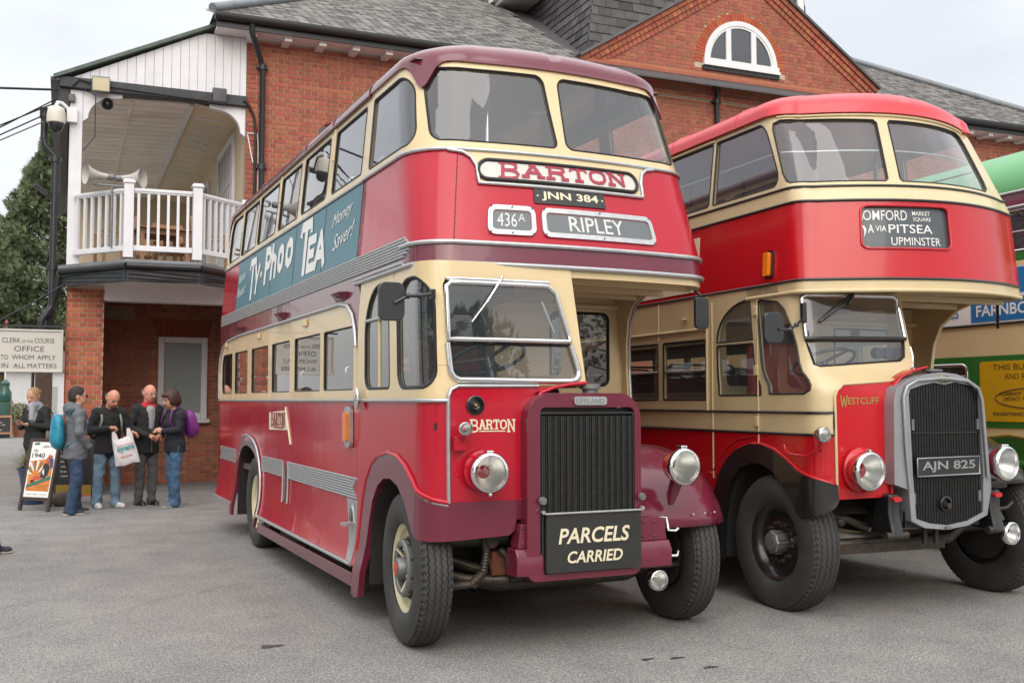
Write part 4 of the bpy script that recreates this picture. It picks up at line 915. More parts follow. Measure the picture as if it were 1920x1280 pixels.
# number plate and blinds
pl = panel('number_plate', sxp(rrect(-.33, .215, 2.882, 2.99, .008), 2.9), [], U, M['plateblack'], b1, .08, .006, -.010)
UX2 = lambda a, b, d=0: U(U.sx(np.asarray(a), 2.9), b, d)
text('plate_lettering', 'JNN 384', UX2, -.275, 2.902, .435, .068, M['creamprint'], pl, -.0115, .022)
MB().lathe([(.008, 0), (.006, .004)], UX2(-.305, 2.935, -.011), (0, -1, 0), 8).build('plate_dot', M['creamprint'], pl); MB().lathe([(.008, 0), (.006, .004)], UX2(.192, 2.935, -.011), (0, -1, 0), 8).build('plate_dot', M['creamprint'], pl)
UX3 = lambda a, b, d=0: U(U.sx(np.asarray(a), 2.75), b, d)
for (x0, x1, txt, tx, tw, th) in ((-.675, -.345, None, 0, 0, 0), (-.30, .60, 'RIPLEY', -.10, .44, .105)):
    bl = panel('destination_blind' if txt else 'route_number_blind', sxp(rrect(x0 + .035, x1 - .035, 2.685, 2.81, .03), 2.75), [], U, M['blind'], b1, .08, .002, -.004)
    fr_o = rrect(x0, x1, 2.645, 2.85, .055, 7); fr_i = rrect(x0 + .031, x1 - .031, 2.678, 2.817, .028, 7)
    panel('blind_frame', sxp(fr_o, 2.75), [sxp(fr_i, 2.75)], U, M['alu'], bl, .05, .016, -.016)
    window(sxp(fr_i, 2.75), U, bl, .09, 'lens', 0, -.012, 'blind_glass')
    if txt: text('blind_lettering', txt, UX3, tx, 2.70, tw, th, M['white'], bl, -.0055, .006)
    else: text('blind_lettering', '436', UX3, -.61, 2.705, .135, .095, M['white'], bl, -.0055, .0); text('blind_lettering', 'A', UX3, -.465, 2.745, .048, .055, M['white'], bl, -.0055, -.01)
    for sc_ in range(6):
        a = x0 + .02 + (x1 - x0 - .04) * (sc_ % 3) / 2; zz = 2.658 if sc_ < 3 else 2.838
        MB().lathe([(.006, 0), (.005, .004)], UX3(a, zz, -.022), (0, -1, 0), 6).build('screw', M['grease'], bl)
# rivet line at the offside front corner
m = MB()
for z in np.linspace(2.62, 3.2, 14): m.sphere(U(-.83, z, -.001), .006, 6, 4)
m.build('rivet_row', M['red'], b1, 60); trim('panel_seam', [(-.83, 2.59), (-.83, 3.23)], U, .003, M['plateblack'], b1, .0)
# ---- roof
tt = np.concatenate([np.linspace(0, U.A, 10, endpoint=False), np.linspace(U.A, U.A + U.L, 18, endpoint=False), np.linspace(U.A + U.L, TMAX, 6)])
ys = np.linspace(YF + .3, YR - .35, 16); rc = [(w, y) for w, y in zip((1, .99, .95, .86, .72), (YR - .2, YR - .05, YR + .06, YR + .12, YR + .15))]
def roof_pts(Us, zr, rcs):
    def Q(z, off):
        z = np.asarray(z, float); n0 = len(tt); n1 = len(ys); n2 = len(rcs); o = []
        zz = z[:n0]; P = Us(tt, zz, off)[:, :2]; o += [tuple(p) for p in P]
        zz = z[n0:n0 + n1]; o += [(Us.wf(q) - off, y) for q, y in zip(zz, ys)]
        zz = z[n0 + n1:n0 + n1 + n2]; o += [((Us.wf(q) - off) * k, y - off) for q, (k, y) in zip(zz, rcs)]
        return o
    def Qf(z, off):
        z = np.asarray(z, float); h = len(z) // 2
        a = Q(z[:h], off); b = Q(z[h:][::-1], off); return a + [(-x, y) for x, y in b[::-1]]
    return Qf
half = len(tt) + len(ys) + len(rc)
lowh = np.full(half, 3.895); lowh[:len(tt)] = 3.90 - .20 * np.exp(-((tt - 1.055) / .075) ** 2); lowh[len(tt) + len(ys):] = [3.86, 3.8, 3.75, 3.72, 3.7]; lowh[len(tt)+len(ys)-1] = 3.89
low = np.concatenate([lowh, lowh[::-1]]); Qf = roof_pts(U, None, rc)
rf = roof_dome(b1, Qf(low, 0), {'top': 3.93, 'low': low, 'pts': Qf}, M['maroon'], .17)
trim('cant_rail', [(YF, 3.895), (YR - .25, 3.895)], OS, .012, M['maroon'], b1, -.018)
for y in (1.05, 2.1, 3.1, 4.1, 5.15, 6.15): # roof joint straps
    Pst = []
    for e in (0, .012, .04, .09, .16, .25, .36, .5, .66, .82, 1.03):
        q = min(e / .62, 1); z = 3.934 + .17 * math.sqrt(1 - (1 - q) ** 2) + .035 * e; Pst.append((-(1.02 + .02) * (1 - e / 1.08) - .002, y, z + .003))
    MB().tube([(-1.043, y, 3.90)] + Pst, .012, 6, True, False, .5).build('roof_strap', M['maroon'], b1, 60)
MB().add([(-.98, 2.55, 4.01), (-.98, 2.85, 4.01), (-.90, 2.52, 4.08), (-.90, 2.88, 4.08), (-1.0, 2.6, 4.05), (-1.0, 2.8, 4.05)], [(0, 1, 5, 4), (4, 5, 3, 2)]).build('roof_ventilator', M['maroon'], b1)
# ---- cab (offside front)
TL = LC.A + LC.L + LC.D
cw1 = [(-LC.sy(y, 2.0), z) for y, z in rrect(.215, .775, 1.66, 2.385, [.04, .10, .36, .14], 8)]
cw2p = rrect(1.05, LC.sy(.035, 2.0), 1.66, 2.36, [.11, .11, .24, .20], 8); cw2 = [(-s, z) for s, z in cw2p]
X2 = lambda x, z: LC.sx(x, z)
low_pts = [(X2(-.99, 1.8), 1.80), (X2(-.985, 1.8), 1.755), (X2(-.965, 1.75), 1.722), (X2(-.93, 1.70), 1.705), (X2(-.17, 1.70), 1.70), (X2(-.13, 1.7), 1.708), (X2(-.108, 1.7), 1.732), (X2(-.108, 1.77), 1.775)]
ws = low_pts + [(X2(-.17, 2.0), 1.98), (X2(-.255, 2.3), 2.29), (X2(-.30, 2.3), 2.345), (X2(-1.00, 2.3), 2.345), (X2(-1.02, 2.3), 2.30)]
cabpoly = [(-LC.sy(.965, 1.7), 1.585), (-.99, 1.585), (-.985, 1.62), (-.96, 1.66), (-.92, 1.672), (X2(-.05, 1.67), 1.672), (X2(-.135, 2.4), 2.455), (-LC.sy(.88, 2.4), 2.455), (-LC.sy(.90, 2.4), 2.35), (-LC.sy(.94, 2.2), 2.2), (-LC.sy(.965, 2.0), 2.0)]
panel('cab_surround', cabpoly, [cw1, cw2, ws], LC, M['cream'], b1, .06, .03, -.002)
wd1 = window(cw1, LC, b1, .1, 'glass', .012, .014, 'cab_door_window'); trim('window_bar', [(-LC.sy(.77, 2.0), 2.15), (-LC.sy(.22, 2.0), 2.15)], LC, .014, M['alu'], wd1, .006)
trim('window_bar', [(-LC.sy(.47, 2.0), 1.67), (-LC.sy(.47, 2.0), 2.14)], LC, .012, M['cream'], wd1, .012)
window(cw2, LC, b1, .08, 'glass', .014, .014, 'cab_window')
# opening windscreen: lower light, upper hinged frame
wsl = [p for p in ws if p[1] < 1.9]; yb = 1.945
lowp = low_pts + [(X2(-.155, yb), yb - .012), (X2(-1.0, yb), yb - .012)]
lo = window(lowp, LC, b1, .1, 'glass', .012, .012, 'windscreen'); trim('windscreen_frame', [(X2(-1.0, yb), yb - .01)] + low_pts + [(X2(-.155, yb), yb - .01)], LC, .020, M['chrome'], lo, -.006)
upp = [(X2(-.995, yb), yb + .012), (X2(-.162, yb), yb + .012), (X2(-.255, 2.3), 2.27), (X2(-.31, 2.3), 2.315), (X2(-.97, 2.3), 2.315), (X2(-1.0, 2.3), 2.29)]
up_ = window(upp, LC, b1, .1, 'glass', 0, -.012, 'windscreen'); trim('windscreen_frame', upp, LC, .016, M['chrome'], up_, -.016, True)
trim('hinge_rail', [(X2(-1.0, 2.3), 2.338), (X2(-.30, 2.3), 2.338)], LC, .013, M['chrome'], up_, -.012)
trim('slider_arm', [(X2(-.34, 2.2), 2.22), (X2(-.26, 2.0), 2.02)], LC, .008, M['chrome'], up_, .02)
wp = MB(); wp.tube([LC(X2(-.636, 2.3), 2.35, -.03), LC(X2(-.75, 2.2), 2.19, -.05)], .007, 6); wp.tube([LC(X2(-.75, 2.2), 2.19, -.05), LC(X2(-.845, 2.1), 2.065, -.035)], .005, 6); wp.sphere(LC(X2(-.636, 2.3), 2.352, -.025), .016, 8, 6); wp.build('wiper', M['chrome'], b1, 60)
wp = MB(); wp.box(-.72, -.50, -.42, -.36, 2.26, 2.33); wp.build('wiper_motor', M['mirror'], b1, bevel=.012)
trim('cab_drip', [(-LC.sy(1.0, 2.46), 2.468), (-LC.sy(.5, 2.46), 2.472), (-LC.sy(-.1, 2.46), 2.470)], LC, .013, M['alu'], b1, -.016)
trim('cab_seam', [(-LC.sy(.10, 2.1), 2.40), (-LC.sy(.10, 2.1), 2.455)], LC, .004, M['cream'], b1, -.004); trim('cab_seam', [(-1.03, 1.80), (-.985, 1.80)], LC, .003, M['cream'], b1, -.003)
# cab side red with the arch cut, red front panel
archo = [(.86, .20), (.855, .5), (.83, .72), (.78, .88), (.70, 1.02), (.58, 1.13), (.42, 1.20), (.20, 1.232), (.02, 1.215), (-.14, 1.16), (-.26, 1.09), (-.36, 1.02)]
ao = [(-LC.sy(y, .9), z) for y, z in archo] + [(-1.07, .972), (-.985, .955)]
panel('cab_side_panel', [(-LC.sy(.985, 1), .38), (-LC.sy(.87, 1), .38)] + ao + [(-.985, 1.572), (-LC.sy(.985, 1), 1.572)], [], LC, M['red'], b1, .07, .014)
trim('arch_beading', ao[1:], LC, .016, M['red'], b1, -.010); trim('arch_rubber', [(s, z - .022) for s, z in ao[5:]], LC, .014, M['wheelgrey'], b1, -.004)
trim('waist_trim', [(-LC.sy(.965, 1.6), 1.578), (-.985, 1.578)], LC, .013, M['alu'], b1, -.010)
fp = [(-.978, .93), (X2(-.50, 1), .93), (X2(-.495, 1), 1.45), (X2(-.47, 1), 1.56), (X2(-.41, 1), 1.63), (X2(-.30, 1), 1.664), (X2(-.90, 1), 1.664), (-.955, 1.645), (-.978, 1.60)]
panel('front_panel', fp, [], LC, M['red'], b1, .08, .014, -.006)
trim('corner_strip', [(-.982, .95), (-.982, 1.60), (-.965, 1.645), (-.92, 1.668), (X2(-.40, 1.6), 1.670)], LC, .020, M['alu'], b1, -.004, flat=.7)
cowl = [(-.492, -.575, .93), (-.487, -.59, 1.44), (-.462, -.60, 1.555), (-.405, -.61, 1.628), (-.30, -.60, 1.662), (-.18, -.59, 1.682), (-.06, -.58, 1.692)]
m = MB(); m.tube(cowl, .012, 8); m.rings([cowl, [(x + .03, y + .40, z - .01) for x, y, z in cowl]], False, False); m.build('bonnet_cowl', M['red'], b1, 60)
CP = LC
PX_ = lambda a, b, d=0: LC(LC.sx(np.asarray(a), 1.4), b, d)
x = -.862; its = []
for i, c in enumerate('BARTON'):
    h = .072 if c in 'BN' else .052; w = .052 if c in 'BN' else .041; its.append((c, x, 1.385 - (0 if c in 'BN' else -.018) + .0, w, h)); x += w + .006
its.append(('_', -.803, 1.388, .17, .01, .007)); strokes('front_lettering', its, PX_, M['creamprint'], b1, .0105, -.0085)
m = MB(); m.lathe([(.060, 0), (.060, .012), (.052, .016), (.048, .008), (.040, .016), (.034, .008), (.026, .016), (.018, .012), (.010, .02)], PX_(-.83, 1.55, -.006), (0, -1, 0), 28); m.build('horn_grille', M['black'], b1, 25)
MB().lathe([(.010, 0), (.008, .004)], PX_(-.83, 1.55, -.026), (0, -1, 0), 10).build('horn_button', M['goldprint'], b1)
lamp(b1, (-.94, -.66, 1.407), .042, 'side_lamp', 'alu', (-.1, -1, 0), .06); MB().box(-.985, -.905, -.60, -.56, 1.27, 1.36).build('lamp_bracket', M['red'], b1, bevel=.008); MB().tube([(-.94, -.6, 1.33), (-.94, -.63, 1.38)], .012, 8).build('lamp_stem', M['red'], b1, 60)
for x, z in ((-.95, 1.62), (-.95, 1.12), (-.93, .965), (-.78, .96), (-.66, .96), (-.53, .96), (-.515, 1.1), (-.515, 1.25), (-.51, 1.4)): MB().sphere(PX_(x, z, -.006), .008, 8, 5).build('screw_head', M['red'], b1, 60)
# offside fender (maroon), one piece round the corner
fin = [(.68, .28), (.66, .52), (.62, .72), (.55, .88), (.44, .99), (.30, 1.05), (.15, 1.06), (.0, 1.02), (-.12, .94), (-.22, .83), (-.29, .75)]
fo = [(-LC.sy(.855, .9), .19)] + ao[1:]
fen = fo + [(X2(-.50, 1), .958), (X2(-.48, 1), .86), (X2(-.50, 1), .84), (X2(-.56, 1), .835), (X2(-.57, 1), .77), (X2(-.61, 1), .74), (-.95, .722), (-1.10, .715), (-1.18, .718), (-LC.sy(-.33, .8), .728)] + [(-LC.sy(y, .9), z) for y, z in fin[::-1]] + [(-LC.sy(.70, .9), .19)]
panel('front_mudguard', fen, [], lambda s, z, d=0: LC(s, z, np.asarray(d) + .0), M['maroon'], b1, .05, .045, -.016)
m = MB(); IN = [(.80, .2)] + [(y * 1.0, z) for y, z in fin] + [(-.40, .73)]
m.rings([[(x, y, z) for y, z in IN] for x in (-1.13, -.5)], False, False); m.box(-.52, -.49, -.30, .9, .46, 1.2); m.build('wheel_house', M['dark'], b1, 50)
panel('mud_flap', [(-LC.sy(.86, .9), .19), (-LC.sy(.84, .9), .19), (-LC.sy(.80, .9), .17), (-LC.sy(.74, .9), .19), (-LC.sy(.70, .9), .26), (-LC.sy(.80, .9), .5), (-LC.sy(.86, .9), .5)], [], LC, M['maroon'], b1, .06, .012, -.012)
# ---- nearside: arch-edged panel, canopy and bulkhead
edge = [(.86, 1.585), (.885, 1.85), (.853, 2.03), (.789, 2.21), (.689, 2.335), (.52, 2.41), (.31, 2.437), (.0, 2.445), (-.20, 2.45)]
panel('nearside_front_panel', edge + [(.98, 2.45), (.98, 1.585)], [], NS, M['cream'], b1, .08, .03); trim('edge_strip', edge, NS, .014, M['alu'], b1, .0)
panel('nearside_lower_panel', [(.86, .38), (.98, .38), (.98, 1.58), (.86, 1.58)], [], NS, M['red'], b1, .1, .02)
cu = [(-s, 0) for s in ()]
S_ = np.linspace(-U.sy(.95, 2.44), U.sy(.95, 2.44), 60); E1 = U(S_, np.full(60, 2.44), .006)
MB().add([tuple(p) for p in E1], [tuple(range(60))]).build('canopy_ceiling', M['cream'], b1)
panel('canopy_edge', [(X2(-.12, 2.4), 2.385), (U.sy(-.1, 2.42), 2.385), (U.sy(-.1, 2.42), 2.444), (X2(-.12, 2.4), 2.444)], [], U, M['cream'], b1, .09, .02, .012)
for y in (-.1, .28, .62): MB().bar((-.1, y, 2.415), (1.09, y, 2.40), .035, .05).build('canopy_rib', M['cream'], b1, bevel=.006)
bh = rrect(.45, .985, 1.70, 2.29, .06); bh2 = rrect(-.95, -.2, 1.72, 2.25, .06)
panel('bulkhead', [(-1.10, .45), (1.12, .45), (1.12, 2.44), (-1.10, 2.44)], [bh, bh2], plane_y(.95), M['cream'], b1, .3, .04)
window(bh, plane_y(.95), b1, .2, 'glass', .014, .01, 'bulkhead_window'); window(bh2, plane_y(.95), b1, .2, 'glass', .012, .01, 'bulkhead_window')
panel('cab_dark_sheet', [(-1.10, 1.3), (-.10, 1.3), (-.10, 2.43), (-1.10, 2.43)], [bh2], plane_y(.935), mat('cab_darkening', (.07, .08, .085), .7, 0, 0, .1), b1, .3, .004)  # dark sheet added over the cream bulkhead to darken the cab interior
MB().box(-.1, 1.12, .91, .95, 2.32, 2.36).build('bulkhead_rail', M['cream'], b1, bevel=.008)
ci = lambda y, z, d=0: np.stack([-.08 - .05 * (np.asarray(z) - 1.68) / .77 - np.asarray(d), np.asarray(y, float), np.asarray(z, float)], -1)
cwin = rrect(-.35, .75, 1.75, 2.3, .08)
panel('cab_inner_side', [(-.52, 1.66), (.95, 1.66), (.95, 2.44), (-.46, 2.44)], [cwin], ci, M['cream'], b1, .2, .03)
# ---- bonnet, radiator
m = MB(); rp = [(-.44, 1.45), (-.40, 1.56), (-.30, 1.61), (.08, 1.62), (.20, 1.58), (.25, 1.48), (.26, .75), (-.45, .75)]
m.prism(rp, lambda a, z, d: (a, d, z), -.50, .93); m.build('bonnet', M['maroon'], b1, bevel=.02)
RX0, RX1, RZ0 = -.525, .300, .455
rout = rrect(RX0, RX1, RZ0, 1.60, [.07, .07, .14, .14], 8)
rout = [(x, z + (.045 * (1 - ((x + .11) / .42) ** 2) if z > 1.3 else 0)) for x, z in rout]
rin = rrect(-.437, .252, .497, 1.535, [.03, .03, .04, .04], 5)
rad = empty('radiator', (0, 0, 0), 0, b1)
sh = panel('radiator_shell', densify(rout, .06), [rin], plane_y(-.655), M['maroon'], rad, .06, .16)
bv = sh.modifiers.new('bevel', 'BEVEL'); bv.width = .030; bv.segments = 4; bv.limit_method = 'ANGLE'; bv.angle_limit = math.radians(50)
m = MB(); m.box(-.43, .245, -.60, -.58, .50, 1.53); m.build('radiator_core', M['rubber'], rad)
m = MB(); n = 44
for k in range(n):
    x = -.425 + .66 * (k + .5) / n; w = .0052
    m.add([(x - w, -.610, .50), (x + w, -.615, .50), (x + w, -.655 + .004 * (k % 3), .50), (x - w, -.65, .50), (x - w, -.610, 1.48), (x + w, -.615, 1.48), (x + w, -.655 + .004 * (k % 3), 1.48), (x - w, -.65, 1.48)], [(0,1,2,3),(4,5,6,7),(0,1,5,4),(1,2,6,5),(2,3,7,6),(3,0,4,7)])
gs = m.build('grille_slats', mat('grille_black', (.013, .014, .015), .42, .2, .1, .5, 25), rad); tag(gs, kind='stuff')
m = MB(); m.box(-.437, .252, -.648, -.61, 1.49, 1.505); m.box(-.437, .252, -.645, -.61, .505, .525); m.box(-.437, -.425, -.65, -.6, .5, 1.5); m.box(.24, .252, -.65, -.6, .5, 1.5); m.build('grille_frame', M['black'], rad, bevel=.004)
bd = panel('radiator_badge', rrect(-.20, .035, 1.55, 1.603, .018), [], plane_y(-.674), M['alu'], rad, .1, .015); text('badge_lettering', 'LEYLAND', plane_y(-.677), -.185, 1.56, .205, .034, M['radgrey'], bd, -.002, .01)
m = MB(); m.lathe([(.05, 0), (.05, .03), (.068, .034), (.068, .06), (.055, .068)], (-.02, -.55, 1.62), (0, 0, 1), 24); m.build('filler_cap', M['wheelgrey'], rad, 40)
pb = panel('parcels_board', rrect(-.408, .278, .505, .868, .02), [], plane_y(-.685), M['plateblack'], b1, .2, .012)
PB = plane_y(-.687)
text('board_lettering', 'PARCELS', PB, -.325, .682, .515, .098, M['creamprint'], pb, -.002, .022, .18); text('board_lettering', 'CARRIED', PB, -.262, .560, .40, .075, M['creamprint'], pb, -.002, .022, .18)
MB().box(-.42, .29, -.70, -.674, .868, .880).build('board_clip', M['alu'], pb, bevel=.003)
for x in (-.432, .287):
    m = MB(); m.lathe([(.026, 0), (.026, .02), (.022, .026)], (x, -.672, .955), (0, -1, 0), 18); m.box(x - .018, x + .018, -.702, -.697, .951, .959); m.build('wing_bolt', M['wheelgrey'], b1, 40)
    MB().tube([(x, -.675, .885), (x, -.70, .885)], .012, 8).build('clip_pin', M['alu'], b1, 60)
for x0, x1 in ((-.575, -.425), (.305, .515)):
    hn = [(x0, .66), (x1, .66), (x1, .81), (x0 + .02, .81)] if x0 < 0 else [(x0, .66), (x1, .66), (x1 - .02, .79), (x1 - .05, .81), (x0, .81)]
    MB().prism(hn, lambda a, z, d: (a, d, z), -.625, -.5).build('dumb_iron_cover', M['maroon'], b1, bevel=.006)
    MB().prism([(-.50, .48), (-.655, .49), (-.66, .60), (-.625, .66), (-.50, .66)], lambda y, z, d: (d, y, z), x0 - .02, x1 + .02).build('dumb_iron_cover', M['maroon'], b1, bevel=.01)
    for dx in (.03, .11):
        for z in (.69, .785): MB().sphere((x0 + dx, -.627, z), .009, 8, 5).build('screw_head', M['maroon'], b1, 60)
lamp(b1, (-.795, -.70, 1.14), .118, 'headlight', 'red', (-.03, -1, 0), .17); MB().lathe([(.128, 0), (.128, .012), (.112, .03)], (-.79, -.565, 1.145), (0, -1, 0), 32).build('headlight_ring', M['red'], b1, 40)
MB().box(-.815, -.77, -.70, -.64, 1.255, 1.275).build('lamp_clip', M['chrome'], b1, bevel=.006); MB().sphere((-.79, -.69, 1.008), .014, 8, 6).build('lamp_screw', M['chrome'], b1, 60)
lamp(b1, (.61, -.70, 1.14), .118, 'headlight', 'redlens', (.0, -1, 0), .19); MB().tube([(.61, -.6, 1.04), (.60, -.56, .95), (.60, -.54, .88)], [.045, .04, .02], 10).build('headlight_stem', M['maroon'], b1, 60); MB().box(.585, .635, -.70, -.64, 1.255, 1.28).build('lamp_clip', M['chrome'], b1, bevel=.006)
lamp(b1, (.445, -.63, .40), .068, 'fog_lamp', 'black', (0, -1, 0), .10); MB().tube([(.445, -.58, .42), (.44, -.54, .5)], .015, 8).build('lamp_stem', M['dark'], b1, 60)
m = MB(); m.tube([(.50, -.56, .80), (.53, -.60, .80), (.53, -.62, .72), (.58, -.63, .715), (.60, -.63, .73)], .010, 6); m.tube([(.50, -.56, .545), (.63, -.57, .54), (.64, -.57, .575)], .010, 6); m.build('starting_hook', M['alu'], b1, 60)
# nearside wing
def wing(bus, x_in, x_out, yc, zc, Ry, Rz, mt, zbot, name='front_wing', sgn=1, back=2.9):
    R = []; nv = 22
    for i in range(nv + 1):
        v = i / nv; k = 1 - .34 * max(0, (v - .38) / .62) ** 2.6; f0 = math.asin(min(.95, (zbot - zc) / (Rz * k))); 
        R.append([(sgn * (x_in + (x_out - x_in) * (v if v < .9 else .9 + (v - .9) * .8)), yc - Ry * k * math.cos(p), zc + Rz * k * math.sin(p)) for p in np.linspace(f0, back, 30)])
    o = MB().rings(R, False, False).build(name, mt, bus, 60); s = o.modifiers.new('sol', 'SOLIDIFY'); s.thickness = .008; return o
wing(b1, .36, 1.23, .06, .48, .62, .78, M['maroon'], .72)
for x in (.80, .92, 1.02): MB().sphere((x, -.515 + (x - .8) * .28, .80), .009, 8, 5).build('wing_bolt_head', M['alu'], b1, 60)
# ---- mechanical bits under the front
m = MB(); m.box(-.45, .30, -.48, 3.2, .42, 1.2); m.build('engine_bay_dark', M['dark'], b1); m = MB(); m.box(-.9, .9, 1.2, 7.0, .42, .80); m.build('chassis', M['dark'], b1)  # plain dark box in the engine's place, added for the darkness of its bay
m = MB(); m.tube([(-1.0, 0, .47), (-.8, -.05, .43), (-.5, -.12, .36), (.5, -.12, .36), (.8, -.05, .43), (1.0, 0, .47)], .045, 8); m.tube([(-1.0, -.22, .42), (1.0, -.22, .42)], .022, 8); m.build('front_axle', M['grease'], b1, 60)
m = MB(); m.tube([(-.55, -.45, .45), (.35, -.45, .455)], .018, 8); m.tube([(-1.0, -.18, .50), (-.8, -.34, .45), (-.55, -.42, .44)], .03, 8); m.build('track_rod', M['grease'], b1, 60)
P = [(-.71, -.40, .72), (-.70, -.42, .62), (-.72, -.42, .50), (-.80, -.41, .43), (-.92, -.38, .42), (-1.0, -.3, .46)]
PP = []
for i in range(len(P) - 1):
    for q in range(12): PP.append(np.array(P[i]) + (np.array(P[i + 1]) - P[i]) * q / 12)
MB().tube(PP, [.024 + .004 * (k % 2) for k in range(len(PP))], 8).build('ribbed_hose', M['grease'], b1, 30)
MB().box(-.66, -.50, -.42, -.25, .47, .62).build('sump_cover', M['rust'], b1, bevel=.012); m = MB(); m.tube([(-.68, -.40, .63), (-.66, -.425, .48), (-.5, -.425, .475), (-.49, -.40, .62)], .008, 6); m.build('sump_rim', M['rust'], b1, 60)
m = MB(); m.tube([(-1.0, -.2, .68), (-.52, -.36, .70)], .05, 10); m.lathe([(.045, 0), (.045, .03)], (-.66, -.40, .69), (0, -1, 0), 16); m.lathe([(.03, 0), (.03, .05)], (-.75, -.30, .42), (0, -1, 0), 14); m.tube([(-.62, -.45, .64), (-.57, -.46, .60), (-.575, -.47, .53)], [.02, .025, .012], 8); m.tube([(-.98, -.1, .6), (-.7, -.2, .5), (-.55, -.3, .47)], .035, 8); m.build('steering_linkage', M['grease'], b1, 60)
# ---- wheels
wheel(b1, (-1.02, 0, .49), False, math.radians(-3.2), 'barton_front'); wheel(b1, (.975, 0, .49), True, math.radians(-3.2), 'barton_rear')
wheel(b1, (-1.0, 4.98, .49), False, 0, 'barton_rear'); wheel(b1, (1.0, 4.98, .49), True, 0, 'barton_rear')
MB().tube([(-.9, 4.98, .5), (.9, 4.98, .5)], .09, 10).build('rear_axle', M['dark'], b1, 60)
# ---- mirrors, indicator, flag, oval mirror
def mirror(bus, c, w, h, arm, name='wing_mirror', tilt=0):
    g = empty(name, (0, 0, 0), 0, bus); x, y, z = c
    MB().prism(rrect(-w / 2, w / 2, -h / 2, h / 2, min(w, h) * .28, 6), lambda a, b, d: (x + a * math.cos(tilt) , y + a * math.sin(tilt) + d, z + b), -.016, .016).build('mirror_head', M['mirror'], g, bevel=.007)
    MB().prism(rrect(-w / 2 + .01, w / 2 - .01, -h / 2 + .01, h / 2 - .01, min(w, h) * .24, 6), lambda a, b, d: (x + a * math.cos(tilt), y + a * math.sin(tilt) + d, z + b), .0162, .018).build('mirror_glass', M['chrome'], g)
    m = MB(); m.tube(arm, .011, 8)
    for p in arm[1:-1]: m.sphere(p, .02, 8, 6)
    m.build('mirror_arm', M['black'], g, 60); return g
mirror(b1, (-1.375, -.53, 2.175), .165, .235, [(-1.36, -.55, 2.165), (-1.28, -.56, 2.21), (-1.20, -.55, 2.215), (-1.10, -.50, 2.235)])
MB().box(-1.115, -1.08, -.515, -.49, 2.20, 2.265).build('mirror_bracket', M['black'], b1, bevel=.006)
mirror(b1, (1.21, -.05, 2.23), .12, .24, [(1.20, -.06, 2.36), (1.17, -.04, 2.40), (1.13, -.02, 2.43), (1.09, .0, 2.445)])
ind = panel('trafficator', rrect(1.06, 1.205, 1.225, 1.535, .05, 6), [rrect(1.085, 1.188, 1.275, 1.49, .01, 3)], OS, M['alu'], b1, .05, .03, -.035); panel('amber_lens', rrect(1.085, 1.188, 1.275, 1.49, .01, 3), [], OS, M['orange'], ind, .05, .04, -.055)
MB().sphere((-1.18, .86, 1.59), 1, 14, 8, (.02, .045, .085)).build('oval_mirror', M['chrome'], b1, 60)
fl = panel('name_flag', [(4.09, 1.285), (3.27, 1.30), (3.33, 1.485), (4.09, 1.46)], [], OS, M['creamprint'], b1, .3, .002, -.004); trim('flag_pole', [(3.34, 1.515), (3.13, 1.17)], OS, .010, M['creamprint'], fl, -.004)
its = []; xx = 3.98
for c, w, h in (('B', .12, .125), ('A', .10, .105), ('R', .10, .105), ('T', .10, .105), ('O', .10, .105), ('N', .11, .125)): its.append((c, xx, 1.33 if h > .11 else 1.345, w * .85, h)); xx -= w
strokes('flag_lettering', its, OS, M['redprint'], fl, .022, -.0075, -1); strokes('flag_lettering', [('_', 3.86, 1.318, .42, .01, .016)], OS, M['redprint'], fl, .016, -.0075, -1)
# ---- advert lettering (reads from rear to front)
AF = lambda a, b, d=0: OS(a, b, np.asarray(d) - .005)
for it_ in [('t', 5.36, 2.715, .30, .42, .085), ('y', 5.06, 2.755, .24, .28, .075), ('.', 4.78, 2.905, .13, .05, .055), ('P', 4.56, 2.815, .34, .345, .092), ('h', 4.25, 2.835, .31, .325, .088), ('o', 3.90, 2.875, .25, .215, .095), ('o', 3.55, 2.885, .30, .215, .095),
         ('t', 2.92, 2.725, .36, .44, .105), ('E', 2.66, 2.725, .31, .275, .085), ('a', 2.36, 2.725, .36, .275, .085)]: strokes('advert_letter', [it_], AF, M['white'], ad, .08, -.003, -1)
SL = lambda y0, z0, sl: (lambda a, b, d=0: OS(np.asarray(a), np.asarray(b) + (y0 - np.asarray(a)) * sl, np.asarray(d) - .005))
text('advert_script', 'Money', SL(1.84, 2.95, .10), 1.84, 2.955, .58, .135, M['white'], ad, -.003, -.002, .4, 0, 1, -1); text('advert_script', 'Saver!', SL(1.76, 2.79, .10), 1.76, 2.785, .60, .125, M['white'], ad, -.003, -.002, .4, 0, 1, -1)
text('advert_script', 'Better', SL(6.06, 2.95, .08), 6.06, 2.955, .42, .10, M['white'], ad, -.003, -.002, .4, 0, 1, -1); text('advert_script', 'Flavour!', SL(6.10, 2.79, .08), 6.10, 2.78, .52, .11, M['white'], ad, -.003, -.002, .4, 0, 1, -1)
for y in (2.10, 3.17, 4.2, 5.2): trim('board_joint', [(y, 2.655), (y, 3.21)], OS, .003, M['plateblack'], ad, -.004)
